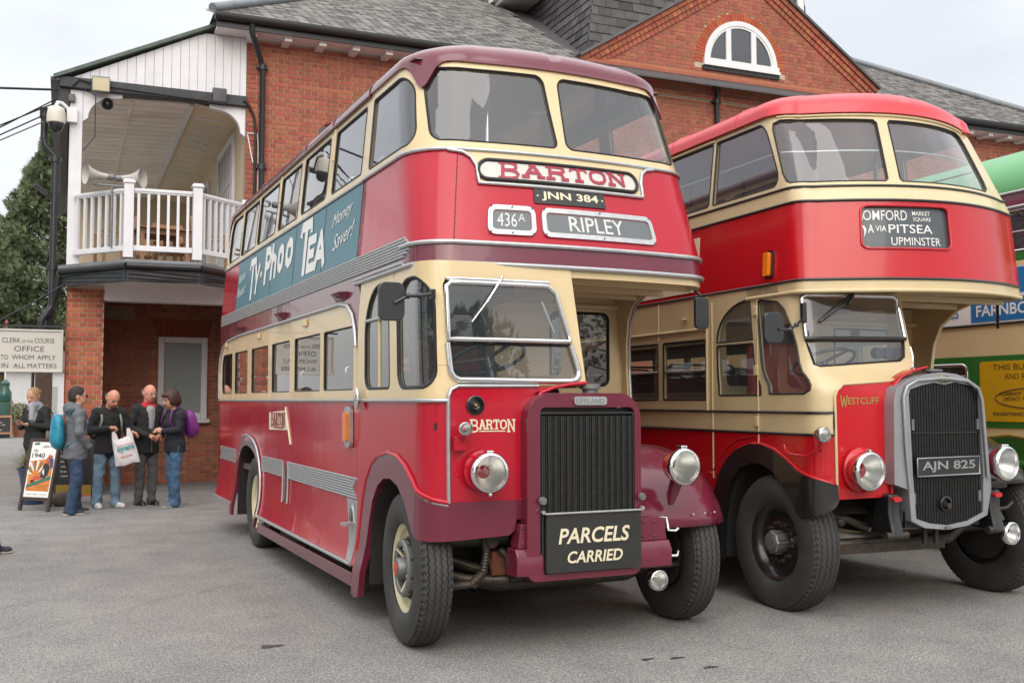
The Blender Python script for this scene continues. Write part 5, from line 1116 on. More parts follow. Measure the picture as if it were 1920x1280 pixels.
# ---- interior
MB().box(-1.09, 1.09, .95, 7.1, .80, .86).build('lower_floor', M['floor'], b1); MB().box(-1.08, 1.08, -.2, 7.1, 2.46, 2.5).build('upper_floor', M['incream'], b1)
m = MB(); m.add([(-1.0, .15, 3.925), (1.0, .15, 3.925), (1.0, 7.1, 3.925), (-1.0, 7.1, 3.925), (-.5, .4, 4.04), (.5, .4, 4.04), (.5, 7.0, 4.04), (-.5, 7.0, 4.04)], [(0, 1, 5, 4), (4, 5, 6, 7), (0, 4, 7, 3), (1, 2, 6, 5), (3, 7, 6, 2)]); m.build('upper_ceiling', M['incream'], b1)
for sx in (-1, 1):
    for y in np.arange(1.75, 6.9, .78): seat(b1, *sorted((sx * .22, sx * 1.02)), y, .84)
    for y in np.arange(1.0, 6.9, .82): seat(b1, *sorted((sx * .25, sx * .98)), y, 2.42)
    for y in (.5, 2.55, 4.6): MB().tube([(sx * .3, y, 2.5), (sx * .3, y, 4.0)], .014, 8).build('hand_pole', M['chrome'], b1, 60)
m = MB(); c = np.array((-.56, -.12, 1.86)); ax = np.array((-.05, .42, 1.)); xx_, yy_, dd_ = frame_z(ax)
m.tube([c + .25 * (math.cos(a) * xx_ + math.sin(a) * yy_) for a in np.linspace(0, 2 * PI, 40, endpoint=False)], .014, 8, True, True)
for a in (.3, 2.4, 4.5): m.bar(c, c + .25 * (math.cos(a) * xx_ + math.sin(a) * yy_), .03, .015)
m.tube([c, c - dd_ * .7], .03, 8); m.build('steering_wheel', M['black'], b1, 60)
MB().box(-.85, -.35, .48, .60, 1.45, 2.0).build('driver_seat', M['seat'], b1, bevel=.05); MB().box(-1.08, -.1, -.5, .9, 1.40, 1.44).build('cab_floor', M['dark'], b1)
MB().box(-1.0, -.2, -.49, -.36, 1.44, 1.66).build('dashboard', M['dark'], b1, bevel=.03)
# ============================================================ BUS 2
b2 = thing('double_decker_bus', 'bright red and cream half-cab double decker with a silver radiator and black mudguards', 'bus', (2.97, -.12, 0), math.radians(-2.2), 'vintage double deckers parked side by side')
LEAN = .0145
w2 = lerpf(.2, 1.14, 2.5, 1.14, 3.2, 1.10, 3.84, 1.03, 4.3, .98)
U2 = Shell(w2, lerpf(2.3, -.69, 2.49, -.68, 3.1, -.62, 3.25, -.54, 3.84, -.27, 4.2, -.15), lerpf(2.4, .11, 3.2, .14, 3.84, .18), .28, .9, .25, 1.15, .88, LEAN, lerpf(2.0, 1, 2.45, .955, 3.2, 1.0))
L2 = Shell(w2, lerpf(.2, -.60, 1.70, -.58, 1.80, -.47, 1.86, -.44, 2.45, -.34), lerpf(.2, .14, 2.5, .14), .03, .95, .22, 1.3, .88, LEAN)
OS2, NS2 = side_map(w2, -1, LEAN), side_map(w2, 1, LEAN)
T2 = U2.A + U2.L + U2.D; Y2 = 7.2; sy2 = lambda y, z: U2.sy(y, z)
def chamf(y0, y1, z0, z1, r=.03): return rrect(y0, y1, z0, z1, r)
PIT = .945
uw = [(.905 + k * PIT, .905 + k * PIT + .86) for k in range(6)]; lw = [(.905 + k * .79, .905 + k * .79 + .70) for k in range(7)]
for fm, sd in ((OS2, 'o'), (NS2, 'n')):
    H = [chamf(a, b, 3.25, 3.80) for a, b in uw]
    panel('upper_window_surround', [(.88, 3.21), (Y2, 3.21), (Y2, 3.6), (Y2 - .15, 3.84), (.88, 3.84)], H, fm, M['cream2'], b2, .2, .03)
    for h in H:
        g_ = window(h, fm, b2, .25, 'glass'); trim('window_rail', [(h[0][0], 3.52), (max(p[0] for p in h), 3.52)], fm, .008, M['alu'], g_, .02)
    trim('window_drip', [(.88, 3.815), (Y2 - .2, 3.815)], fm, .012, M['cream2'], b2, -.006)
    panel('upper_belt', [(.88, 3.09), (Y2, 3.09), (Y2, 3.205), (.88, 3.205)], [], fm, M['cream2'], b2, .4, .02)
    panel('side_red_panel', [(.88, 2.49), (Y2, 2.49), (Y2, 3.085), (.88, 3.085)], [], fm, M['red2'], b2, .3, .02)
    if sd == 'o': ad2 = panel('advert_board', [(1.02, 2.53), (5.6, 2.53), (5.6, 3.0), (1.02, 3.0)], [], fm, M['creamprint'], b2, .4, .008, -.006)
    for z in (3.088, 3.207, 2.488): trim('black_beading', [(.88, z), (Y2, z)], fm, .011, M['black'], b2, -.004)
    panel('cove_panel', [(.88, 2.13), (Y2, 2.13), (Y2, 2.48), (.88, 2.48)], [], fm, M['cream2'], b2, .3, .02)
    trim('cove_rib', [(.88, 2.20), (Y2, 2.20)], fm, .014, M['cream2'], b2, -.008)
    for y in (1.68, 3.25, 4.8): trim('cove_seam', [(y, 2.14), (y, 2.47)], fm, .007, M['cream2'], b2, -.003)
    H = [chamf(a, b, 1.60, 2.11, .02) for a, b in lw]
    panel('lower_window_surround', [(.88, 1.51), (Y2, 1.51), (Y2, 2.13), (.88, 2.13)], H, fm, M['cream2'], b2, .2, .04)
    for h in H:
        g_ = window(h, fm, b2, .25, 'glass', .011, .02); trim('window_rail', [(h[0][0], 1.85), (max(p[0] for p in h), 1.85)], fm, .010, M['alu'], g_, .012)
    panel('cream_belt', [(.88, 1.35), (Y2, 1.35), (Y2, 1.50), (.88, 1.50)], [], fm, M['cream2'], b2, .4, .02)
    for z in (1.345, 1.505): trim('black_beading', [(.88, z), (Y2, z)], fm, .011, M['black'], b2, -.004)
    panel('lower_red_panel', [(.88, .42), (4.4, .42), (4.4, 1.34), (.88, 1.34)], [], fm, M['red2'], b2, .3, .02)
    panel('lower_red_panel', [(4.4, 1.15), (5.8, 1.15), (5.8, .42), (Y2, .42), (Y2, 1.34), (4.4, 1.34)], [], fm, M['red2'], b2, .3, .02)
    m = MB(); s_ = -1 if sd == 'o' else 1; m.box(*sorted((s_ * 1.12, s_ * .5)), 4.35, 5.85, .4, 1.16); m.build('wheel_house', M['dark'], b2)
    trim('vent_knob', [(1.22, 2.30), (1.22, 2.31)], fm, .03, M['cream2'], b2, -.02)
m = MB(); m.rings([[(x * k, y, z + LEAN * x) for x, y in [(-1.14, Y2), (-1.05, Y2 + .1), (1.05, Y2 + .1), (1.14, Y2)]] for z, k in ((.42, 1), (2.5, 1), (3.84, .9))], False, False); m.build('rear_panel', M['red2'], b2)
# upper front
panel('red_front_panel', [(-T2, 2.49), (T2, 2.49), (T2, 3.085), (-T2, 3.085)], [rrect(-.625, .04, 2.715, 3.045, .05, 6)], U2, M['red2'], b2, .09, .02)
panel('front_belt', [(-T2, 3.09), (T2, 3.09), (T2, 3.205), (-T2, 3.205)], [], U2, M['cream2'], b2, .09, .02)
fl2 = [(-1.07, 3.25), (-.40, 3.25), (-.378, 3.27), (-.322, 3.76), (-.345, 3.785), (-1.03, 3.80), (-1.085, 3.78), (-1.10, 3.73), (-1.115, 3.34), (-1.10, 3.27)]
fr2 = [(-.27, 3.25), (.64, 3.25), (.70, 3.28), (.73, 3.35), (.76, 3.70), (.73, 3.77), (.67, 3.79), (-.20, 3.785), (-.222, 3.76), (-.283, 3.27)]
a_, b_ = sy2(.03, 3.5), sy2(.85, 3.5); w1 = [(-s, z) for s, z in rrect(a_, b_, 3.25, 3.80, [.13, .02, .02, .12], 6)]; w1n = [(-s, z) for s, z in w1]
panel('front_window_surround', [(-T2, 3.21), (T2, 3.21), (T2, 3.84), (-T2, 3.84)], [fl2, fr2, w1, w1n], U2, M['cream2'], b2, .07, .03)
for h, nm in ((fl2, 'front_window'), (fr2, 'front_window'), (w1, 'window'), (w1n, 'window')):
    g_ = window(h, U2, b2, .1, 'glass', .010, .016, nm); q = np.array(h); trim('window_rail', [(q[:, 0].min() + .02, 3.53), (q[:, 0].max() - .02, 3.53)], U2, .008, M['alu'], g_, .03)
for z in (3.088, 3.207, 2.488): trim('black_beading', [(-T2, z), (T2, z)], U2, .011, M['black'], b2, -.004)
trim('front_drip', [(-1.05, 3.825), (.85, 3.825)], U2, .012, M['cream2'], b2, -.006)
bl2 = panel('destination_blind', rrect(-.63, .045, 2.71, 3.05, .05, 6), [], U2, M['blind'], b2, .07, 0, .02)
trim('blind_edge', rrect(-.625, .04, 2.715, 3.045, .05, 6), U2, .010, M['red2'], bl2, -.002, True)
B2 = lambda a, b, d=0: U2(np.asarray(a, float), b, d)
bw = M['white']
for s_, x, z, w, h, bo in (('OMFORD', -.605, 2.935, .31, .078, .002), ('MARKET', -.255, 2.975, .145, .034, .004), ('SQUARE', -.25, 2.928, .145, .034, .004), ('A', -.575, 2.838, .04, .065, .01), ('VIA', -.525, 2.85, .075, .045, .006), ('PITSEA', -.435, 2.838, .335, .066, .004), ('UPMINSTER', -.42, 2.745, .38, .062, .0)):
    text('blind_lettering', s_, B2, x, z, w, h, bw, bl2, .016, bo)
m = MB()
for P in ([(-.618, 3.0), (-.612, 3.0), (-.605, 2.937), (-.612, 2.937)], [(-.618, 2.90), (-.595, 2.89), (-.585, 2.865), (-.59, 2.835), (-.605, 2.805), (-.598, 2.84), (-.602, 2.868), (-.612, 2.882)], [(-.612, 2.735), (-.575, 2.735), (-.575, 2.722), (-.60, 2.722)]):
    m.add([tuple(U2(a, b, .0155)) for a, b in P], [tuple(range(len(P)))])
m.build('blind_lettering', bw, bl2, fixn=False)
panel('canopy_lip', [(-U2.sy(.3, 2.45), 2.405), (U2.sy(-.1, 2.45), 2.405), (U2.sy(-.1, 2.45), 2.482), (-U2.sy(.3, 2.45), 2.482)], [], U2, M['cream2'], b2, .08, .02)
trim('canopy_bead', [(-U2.sy(.3, 2.4), 2.40), (U2.sy(-.1, 2.4), 2.40)], U2, .016, M['cream2'], b2, -.004)
S_ = np.linspace(-U2.sy(.88, 2.42), U2.sy(.88, 2.42), 60); MB().add([tuple(p) for p in U2(S_, np.full(60, 2.415), .004)], [tuple(range(60))]).build('canopy_ceiling', M['cream2'], b2)
for y in (-.15, .35): MB().bar((-.1, y, 2.395), (1.1, y, 2.40), .05, .05).build('canopy_rib', M['cream2'], b2, bevel=.008)
# roof
YF_, YR_ = YF, YR; YF, YR = .88, 7.15
tt = np.concatenate([np.linspace(0, U2.A, 12, endpoint=False), np.linspace(U2.A, U2.A + U2.L, 12, endpoint=False), np.linspace(U2.A + U2.L, T2, 6)]); ys = np.linspace(1.2, YR - .35, 16)
class _U0: pass
U20 = Shell(U2.wf, U2.ff, U2.rf, U2.bow, U2.A, U2.L, U2.D, U2.yend, 0)
half = len(tt) + len(ys) + len(rc); low = np.full(half * 2, 3.842); Qf = roof_pts(U20, None, rc)
def Qf2(z, off):
    return Qf(z, off - .015)
roof_dome(b2, Qf(low, 0), {'top': 3.90, 'low': low, 'pts': Qf2}, M['redroof'], .17, LEAN)
for y in (.55, 1.55): 
    P = [(-1.058, y, 3.84)]
    for e in (0, .012, .04, .09, .16, .25, .36, .5, .66, .82):
        q = min(e / .62, 1); P.append((-(1.055) * (1 - e / 1.08), y, 3.906 + .17 * math.sqrt(1 - (1 - q) ** 2) + .035 * e))
    MB().tube([(x, y_, z + LEAN * x) for x, y_, z in P], .014, 6, True, False, .6).build('roof_strap', M['redroof'], b2, 60)
YF, YR = YF_, YR_
# cab
a_ = lambda y: -L2.sy(y, 2.0)
wsp = [(-1.00, 1.86), (-.96, 1.845), (-.26, 1.885), (-.215, 1.915), (-.195, 2.05), (-.215, 2.37), (-.235, 2.395), (-1.02, 2.39), (-1.045, 2.37), (-1.045, 2.05)]
dw_lo = [(a_(y), z) for y, z in rrect(.225, .735, 1.635, 2.045, .015, 3)]
dw_hi = [(a_(.735), 2.075), (a_(.225), 2.075), (a_(.225), 2.395)] + [(a_(.235 + .50 * math.sin(t)), 2.075 + .32 * math.cos(t)) for t in np.linspace(.0, PI / 2 * .93, 10)]
cw_ = [(a_(.135), 1.645), (-1.19, 1.645), (-1.13, 1.67), (-1.105, 1.74), (-1.115, 2.0), (-1.14, 2.15), (-1.20, 2.28), (-1.29, 2.345), (a_(.08), 2.375), (a_(.135), 2.36)]
cabp = [(-L2.sy(.88, 1.7), 1.51), (-.965, 1.51), (-.95, 1.62), (-.93, 1.67), (-.88, 1.705), (-.46, 1.725), (-.34, 1.75), (-.20, 1.82), (-.14, 1.86), (-.165, 2.20), (-.18, 2.41), (-L2.sy(.88, 2.0), 2.41)]
panel('cab_surround', cabp, [wsp, dw_lo, dw_hi, cw_], L2, M['cream2'], b2, .06, .03)
panel('cab_cove', [(-L2.sy(.88, 2.4), 2.41), (-L2.sy(-.1, 2.4), 2.41), (-L2.sy(-.1, 2.4), 2.485), (-L2.sy(.88, 2.4), 2.485)], [], L2, M['cream2'], b2, .1, .03)
window(dw_lo, L2, b2, .1, 'glass', .010, .02, 'cab_door_window'); window(dw_hi, L2, b2, .1, 'glass', .010, .02, 'cab_door_window'); window(cw_, L2, b2, .08, 'glass', .012, .016, 'cab_window')
ybar = 2.05
w_lo = [wsp[0], wsp[1], wsp[2], wsp[3], (-.197, ybar - .012), (-1.043, ybar - .012)]; g_ = window(w_lo, L2, b2, .1, 'glass', .012, .014, 'windscreen')
w_hi = [(-1.04, ybar + .014), (-.20, ybar + .014), (-.218, 2.355), (-.25, 2.38), (-1.01, 2.378), (-1.037, 2.355)]; g_ = window(w_hi, L2, b2, .1, 'glass', 0, -.008, 'windscreen'); trim('windscreen_frame', [(-1.04, ybar + .014)] + w_hi[::-1][:5] + [(-.20, ybar + .014)], L2, .017, M['chrome'], g_, -.012); trim('windscreen_frame', [(-1.05, ybar), (-.19, ybar)], L2, .016, M['black'], g_, -.012)
m = MB(); m.tube([L2(-.58, 2.43, -.03), L2(-.70, 2.30, -.06)], .014, 6); m.tube([L2(-.62, 2.40, -.045), L2(-.90, 2.195, -.03)], .010, 6); m.tube([L2(-.68, 2.33, -.05), L2(-.93, 2.17, -.025)], .012, 6); m.build('wiper', M['black'], b2, 60)
for y, z in ((.18, 2.30), (.18, 1.83), (.18, 1.43)): MB().bar(OS2(y, z - .04, -.01), OS2(y, z + .04, -.01), .05, .02, up=(1, 0, 0)).build('door_hinge', M['cream2'], b2, bevel=.006)
for y in (.165, .80, .875): trim('door_seam', [(y, .95 if y > .5 else 1.2), (y, 2.42)], OS2, .006, M['cream2'], b2, -.004) if y < .85 else trim('door_seam', [(y, 1.51), (y, 2.47)], OS2, .012, M['cream2'], b2, -.006)
panel('cab_belt', [(-L2.sy(.88, 1.4), 1.35), (-.962, 1.35), (-.962, 1.50), (-L2.sy(.88, 1.4), 1.50)], [], L2, M['cream2'], b2, .08, .02)
trim('black_beading', [(-L2.sy(.88, 1.4), 1.505), (-.955, 1.505), (-.955, 1.345), (-L2.sy(.88, 1.4), 1.345)], L2, .011, M['black'], b2, -.004)
ar2 = [(.80, .42), (.80, .62), (.76, .82), (.69, .98), (.58, 1.11), (.44, 1.20), (.26, 1.255), (.10, 1.255), (-.05, 1.22), (-.20, 1.15), (-.32, 1.08)]
ao2 = [(-L2.sy(y, .9), z) for y, z in ar2] + [(-1.06, 1.02), (-.96, .985)]
panel('cab_side_panel', [(-L2.sy(.88, 1), .42)] + ao2 + [(-.955, 1.34), (-L2.sy(.88, 1), 1.34)], [], L2, M['red2'], b2, .07, .014)
trim('arch_beading', ao2, L2, .014, M['red2'], b2, -.008); trim('panel_bead', [(-L2.sy(.86, 1), 1.0), (-L2.sy(.82, 1), .98), (-L2.sy(.74, 1), 1.10), (-L2.sy(.60, 1), 1.22), (-L2.sy(.42, 1), 1.29), (-L2.sy(.2, 1), 1.315)], L2, .007, M['red2'], b2, -.003)
fpp = [(-.95, .88), (L2.sx(-.50, 1), .88), (L2.sx(-.50, 1), 1.60), (L2.sx(-.47, 1), 1.70), (-.46, 1.722), (-.88, 1.702), (-.928, 1.668), (-.948, 1.62)]
panel('front_panel', fpp, [], L2, M['red2'], b2, .08, .014, -.006); trim('panel_edge', [(-.95, .88), (-.95, 1.62), (-.93, 1.668), (-.88, 1.703), (-.46, 1.724), (-.34, 1.75), (-.20, 1.822)], L2, .011, M['cream2'], b2, -.008)
cw2_ = [(-.53, -.60, .88), (-.53, -.60, 1.58), (-.50, -.61, 1.68), (-.43, -.61, 1.75), (-.30, -.60, 1.80), (-.15, -.58, 1.83)]
m = MB(); m.tube(cw2_, .010, 8); m.rings([cw2_, [(x, y + .4, z) for x, y, z in cw2_]], False, False); m.build('bonnet_cowl', M['red2'], b2, 60)
PX2 = lambda a, b, d=0: L2(L2.sx(np.asarray(a), 1.5), b, d)
text('front_lettering', 'ESTCLIFF', PX2, -.888, 1.562, .275, .050, M['goldprint'], b2, -.0085, .012); strokes('front_lettering', [('W', -.955, 1.548, .062, .075)], PX2, M['goldprint'], b2, .010, -.0095)
# black mudguard
fi2 = [(.66, .30), (.64, .62), (.58, .82), (.50, .96), (.38, 1.06), (.22, 1.11), (.08, 1.10), (-.05, 1.05), (-.17, .96), (-.27, .85), (-.34, .76)]
fen2 = [(-L2.sy(.80, .9), .30)] + ao2 + [(-.955, .87), (-.985, .82), (-1.05, .78), (-1.13, .755), (-L2.sy(-.38, .8), .74)] + [(-L2.sy(y, .9), z) for y, z in fi2[::-1]]
panel('front_mudguard', fen2, [], L2, M['black'], b2, .05, .05, -.035); m = MB(); m.rings([[(x, y, z) for y, z in [(.8, .3)] + fi2 + [(-.42, .74)]] for x in (-1.12, -.5)], False, False); m.box(-.52, -.49, -.30, .9, .58, 1.2); m.build('wheel_house', M['dark'], b2, 50)
wing(b2, .30, 1.20, .06, .50, .70, .86, M['black'], .93, 'front_wing')
# nearside arch panel, bulkhead, inner cab side
ed2 = [(.675, 1.35), (.665, 1.87), (.63, 2.06), (.54, 2.23), (.35, 2.355), (.09, 2.425), (-.19, 2.455)]
panel('nearside_front_panel', ed2 + [(.90, 2.46), (.90, 1.35)], [], NS2, M['cream2'], b2, .08, .035); panel('nearside_lower_panel', [(.675, .42), (.9, .42), (.9, 1.34), (.675, 1.34)], [], NS2, M['red2'], b2, .1, .02)
bh = rrect(.2, .98, 1.62, 2.22, .02); panel('bulkhead', [(-1.1, .4), (1.12, .4), (1.12, 2.42), (-1.1, 2.42)], [bh, rrect(-.95, -.2, 1.7, 2.25, .05)], plane_y(.88), M['cream2'], b2, .3, .04); window(bh, plane_y(.88), b2, .2, 'glass', .010, .01, 'bulkhead_window')
MB().box(-.1, 1.12, .83, .88, 2.25, 2.29).build('bulkhead_rail', M['cream2'], b2, bevel=.008)
ci2 = lambda y, z, d=0: np.stack([-.15 + 0 * np.asarray(z) - np.asarray(d), np.asarray(y, float), np.asarray(z, float)], -1)
panel('cab_inner_side', [(-.40, 1.75), (.88, 1.75), (.88, 2.42), (-.32, 2.42)], [rrect(-.2, .7, 1.85, 2.3, .06)], ci2, M['cream2'], b2, .2, .03)
m = MB(); m.tube([(-.12, -.33, 2.0), (-.10, -.36, 1.99), (-.09, -.37, 1.92), (-.10, -.38, 1.84), (-.13, -.38, 1.83)], .012, 8); m.build('grab_handle', M['chrome'], b2, 60)
m = MB(); m.prism([(-.47, .8), (-.47, 1.62), (-.38, 1.72), (-.1, 1.76), (.14, 1.72), (.24, 1.62), (.24, .8)], lambda a, z, d: (a, d, z), -.52, .86); m.build('bonnet', M['red2'], b2, bevel=.02)
# radiator
rad2 = empty('radiator', (0, 0, 0), 0, b2)
RO = [(-.425, .70), (-.30, .645), (-.10, .622), (.12, .645), (.315, .715), (.36, .91), (.36, .98), (.33, 1.2), (.29, 1.55), (.26, 1.65), (.17, 1.735), (.04, 1.775), (-.10, 1.788), (-.25, 1.772), (-.42, 1.735), (-.535, 1.665), (-.565, 1.58), (-.575, .97), (-.455, .93), (-.44, .9)]
RI = [(-.378, .715), (-.25, .675), (-.075, .655), (.12, .678), (.272, .735), (.285, 1.0), (.258, 1.66), (.235, 1.68), (.12, 1.70), (.02, 1.715), (-.08, 1.695), (-.18, 1.71), (-.30, 1.69), (-.41, 1.66), (-.425, 1.62), (-.40, 1.0)]
sh = panel('radiator_shell', densify(RO, .08), [RI], plane_y(-.68, 0), M['radgrey'], rad2, .06, .18); bv = sh.modifiers.new('bevel', 'BEVEL'); bv.width = .022; bv.segments = 3; bv.limit_method = 'ANGLE'; bv.angle_limit = math.radians(50)
pth = [(-.44, -.69, .92), (-.47, -.695, 1.2), (-.488, -.695, 1.60), (-.455, -.695, 1.68), (-.36, -.695, 1.725), (-.1, -.695, 1.745), (.13, -.695, 1.725), (.235, -.695, 1.67), (.272, -.695, 1.58), (.315, -.695, 1.0)]
MB().tube(pth, .014, 8).build('shell_bead', M['radgrey'], rad2, 60)
MB().box(-.43, .29, -.62, -.60, .64, 1.72).build('radiator_core', M['rubber'], rad2)
m = MB(); n = 52
RIa = np.array(RI)
for k in range(n):
    x = -.405 + .68 * (k + .5) / n; w = .0042; zb = np.interp(x, [-.378, -.25, -.075, .12, .272], [.71, .672, .652, .675, .73]); zt = np.interp(x, [-.41, -.3, -.18, -.08, .02, .12, .235], [1.66, 1.69, 1.71, 1.695, 1.715, 1.70, 1.68])
    m.box(x - w, x + w, -.665 + .003 * (k % 2), -.63, zb, zt)
o = m.build('grille_slats', bpy.data.materials['grille_black'], rad2); tag(o, kind='stuff')
MB().box(-.40, .27, -.672, -.66, 1.335, 1.343).build('grille_bar', M['black'], rad2)
for x in (-.385, .25):
    for z in (1.40, .86): MB().box(x - .012, x + .012, -.675, -.655, z - .04, z + .04).build('grille_clip', M['wheelgrey'], rad2)
bdg = MB(); bdg.lathe([(1, 0), (1, .012), (.85, .016)], (0, 0, 0), (0, -1, 0), 24); o = bdg.build('radiator_badge', M['goldprint'], rad2, 40); o.location = (-.085, -.682, 1.738); o.scale = (.062, 1, .028)
o2_ = MB().lathe([(.88, .017), (.1, .018)], (0, 0, 0), (0, -1, 0), 24).build('badge_enamel', M['plateblack'], rad2); o2_.location = (-.085, -.682, 1.738); o2_.scale = (.062, 1, .028)
text('badge_lettering', 'Bristol', plane_y(-.7005), -.125, 1.728, .08, .020, M['creamprint'], rad2, 0, .01, .3)
m = MB(); m.lathe([(.04, 0), (.04, .02), (.075, .022), (.075, .035), (.06, .04)], (-.10, -.58, 1.775), (0, 0, 1), 20); m.build('filler_cap', M['wheelgrey'], rad2, 40)
m = MB(); m.lathe([(.055, 0), (.055, .02), (.045, .024), (.042, .0), (.02, -.002)], (-.095, -.665, .815), (0, -1, 0), 28); o = m.build('starting_handle_ring', M['black'], rad2, 30); m = MB(); m.lathe([(.022, 0), (.022, .05), (.012, .052)], (-.09, -.665, .80), (0, -1, 0), 14); m.build('starting_dog', M['grease'], rad2, 40)
MB().box(-.11, -.06, -.70, -.67, .625, .65).build('drain_plate', M['wheelgrey'], rad2, bevel=.004)
p2 = panel('number_plate', [(-.38, 1.025), (.225, 1.025), (.225, 1.16), (-.38, 1.16)], [], plane_y(-.70, .012), M['plateblack'], b2, .2, .012)
for P in ([(-.378, 1.027), (.223, 1.027), (.223, 1.158), (-.378, 1.158)],): trim('plate_border', P, plane_y(-.702, .012), .006, M['radgrey'], p2, 0, True, .3, 6)
text('plate_lettering', 'AJN 825', plane_y(-.704, .012), -.335, 1.052, .515, .082, M['radgrey'], p2, 0, .022)
lamp(b2, (-.845, -.74, 1.075), .135, 'headlight', 'red2', (.06, -1, 0), .20); MB().lathe([(.165, 0), (.165, .010), (.135, .04)], (-.80, -.59, 1.075), (0, -1, 0), 32).build('headlight_ring', M['red2'], b2, 40); MB().tube([(-.845, -.70, 1.20), (-.845, -.72, 1.225), (-.835, -.74, 1.215)], .014, 8).build('lamp_clip', M['chrome'], b2, 60)
lamp(b2, (.485, -.72, 1.10), .128, 'headlight', 'redprint', (.10, -1, 0), .15); MB().box(.45, .52, -.71, -.66, 1.22, 1.245).build('lamp_clip', M['chrome'], b2, bevel=.006); MB().box(.36, .60, -.62, -.5, .90, .98).build('headlight_bracket', M['black'], b2, bevel=.02)
lamp(b2, (-1.165, -.64, 1.335), .055, 'side_lamp', 'chrome', (.1, -1, 0), .09); m = MB(); m.tube([(-1.165, -.6, 1.285), (-1.165, -.585, 1.24), (-1.12, -.54, 1.22)], .012, 8); m.tube([(-1.165, -.6, 1.25), (-1.20, -.5, 1.18), (-1.19, -.3, 1.18), (-1.18, -.22, 1.20), (-1.18, -.20, 1.25)], .009, 6); m.build('lamp_stem', M['red2'], b2, 60)
lamp(b2, (.56, -.68, .565), .085, 'fog_lamp', 'black', (.1, -1, 0), .11); m = MB(); m.tube([(.42, -.60, .74), (.60, -.60, .75), (.66, -.60, .79)], .014, 8); m.tube([(.54, -.62, .66), (.53, -.58, .74)], .014, 8); m.build('lamp_stem', M['grease'], b2, 60)
ao_ = panel('indicator', rrect(-.02, .04, 2.55, 2.735, .015), [], OS2, M['orange'], b2, .05, .03, -.045); panel('indicator_base', rrect(-.045, .055, 2.535, 2.75, .015), [], OS2, M['black'], b2, .05, .02, -.015)
mirror(b2, (-1.45, -.45, 2.10), .165, .22, [(-1.42, -.47, 2.09), (-1.30, -.45, 2.09), (-1.22, -.42, 2.13), (-1.12, -.36, 2.18)]); MB().box(-1.13, -1.09, -.38, -.34, 2.15, 2.30).build('mirror_bracket', M['black'], b2, bevel=.008)
mirror(b2, (1.21, .0, 2.32), .07, .26, [(1.20, -.01, 2.40), (1.15, .0, 2.42), (1.10, .02, 2.44)], tilt=.8)
# dumb irons, axle, chassis
for s_, x in ((-1, -.56), (1, .42)):
    MB().prism([(-.66, .90), (-.50, .90), (-.45, .60), (-.70, .58), (-.68, .66), (-.655, .76)], lambda y, z, d: (d, y, z), x - .05, x + .06).build('dumb_iron', M['black'], b2, bevel=.02)
    MB().prism(rrect(x - .03, x + .04, .845, .88, .017), lambda a, z, d: (a, d, z), -.69, -.655).build('red_badge', M['redlens'], b2); MB().tube([(x - .09, -.66, .60), (x + .11, -.66, .60)], .028, 10).build('spring_eye', M['grease'], b2, 60)
m = MB(); m.tube([(-1.05, -.1, .52), (-.85, -.30, .50), (.30, -.30, .50), (.45, -.28, .58), (.9, -.1, .56)], .045, 8); m.bar((-.95, -.34, .47), (.2, -.34, .47), .05, .07); m.tube([(-.13, -.5, .5), (-.13, -.5, .66)], .02, 8); m.tube([(-.02, -.5, .5), (-.02, -.5, .66)], .02, 8); m.build('front_axle', M['grease'], b2, 60)
MB().box(-.5, .35, -.45, 3.2, .62, 1.5).build('engine_bay_dark', M['dark'], b2); MB().box(-.9, .9, 1.0, 7, .45, .8).build('chassis', M['dark'], b2)  # plain dark box again stands in for the shaded engine bay
m = MB(); m.tube([(-.95, -.3, .75), (-.75, -.35, .70), (-.55, -.35, .62)], .03, 8); m.tube([(-.8, -.3, .95), (-.8, -.3, .6)], .025, 8); m.sphere((-.78, -.32, .68), .05, 10, 8); m.build('steering_linkage', M['grease'], b2, 60)
wheel(b2, (-1.03, 0, .50), False, 0, 'b2', .515); wheel(b2, (1.05, 0, .50), True, 0, 'barton_rear', .515); wheel(b2, (-1.0, 4.98, .50), False, 0, 'b2', .515); wheel(b2, (1.0, 4.98, .50), True, 0, 'b2', .515)
# interior
MB().box(-1.08, 1.08, .9, 7.1, .84, .90).build('lower_floor', M['floor'], b2); MB().box(-1.08, 1.08, -.3, 7.1, 2.43, 2.47).build('upper_floor', M['incream'], b2)
m = MB(); m.add([(-1.0, .2, 3.85), (1.0, .2, 3.86), (1.0, 7.1, 3.86), (-1.0, 7.1, 3.85), (-.5, .4, 4.0), (.5, .4, 4.0), (.5, 7.0, 4.0), (-.5, 7.0, 4.0)], [(0, 1, 5, 4), (4, 5, 6, 7), (0, 4, 7, 3), (1, 2, 6, 5), (3, 7, 6, 2)]); m.build('upper_ceiling', M['incream'], b2)
for sx in (-1, 1):
    for y in np.arange(1.75, 6.9, .80): seat(b2, *sorted((sx * .22, sx * 1.02)), y, .88)
    for y in np.arange(1.0, 6.9, .84): seat(b2, *sorted((sx * .25, sx * .98)), y, 2.40)
    for y in (.45, 2.4, 4.3): MB().tube([(sx * .32, y, 2.47), (sx * .32, y, 3.95)], .018, 8).build('hand_pole', M['black'], b2, 60)
c = np.array((-.62, .02, 1.88)); xx_, yy_, dd_ = frame_z(np.array((0, .42, 1.))); m = MB(); m.tube([c + .24 * (math.cos(a) * xx_ + math.sin(a) * yy_) for a in np.linspace(0, 2 * PI, 40, endpoint=False)], .014, 8, True, True)
for a in (.3, 2.4, 4.5): m.bar(c, c + .24 * (math.cos(a) * xx_ + math.sin(a) * yy_), .03, .015)
m.tube([c, c - dd_ * .7], .03, 8); m.build('steering_wheel', M['black'], b2, 60)
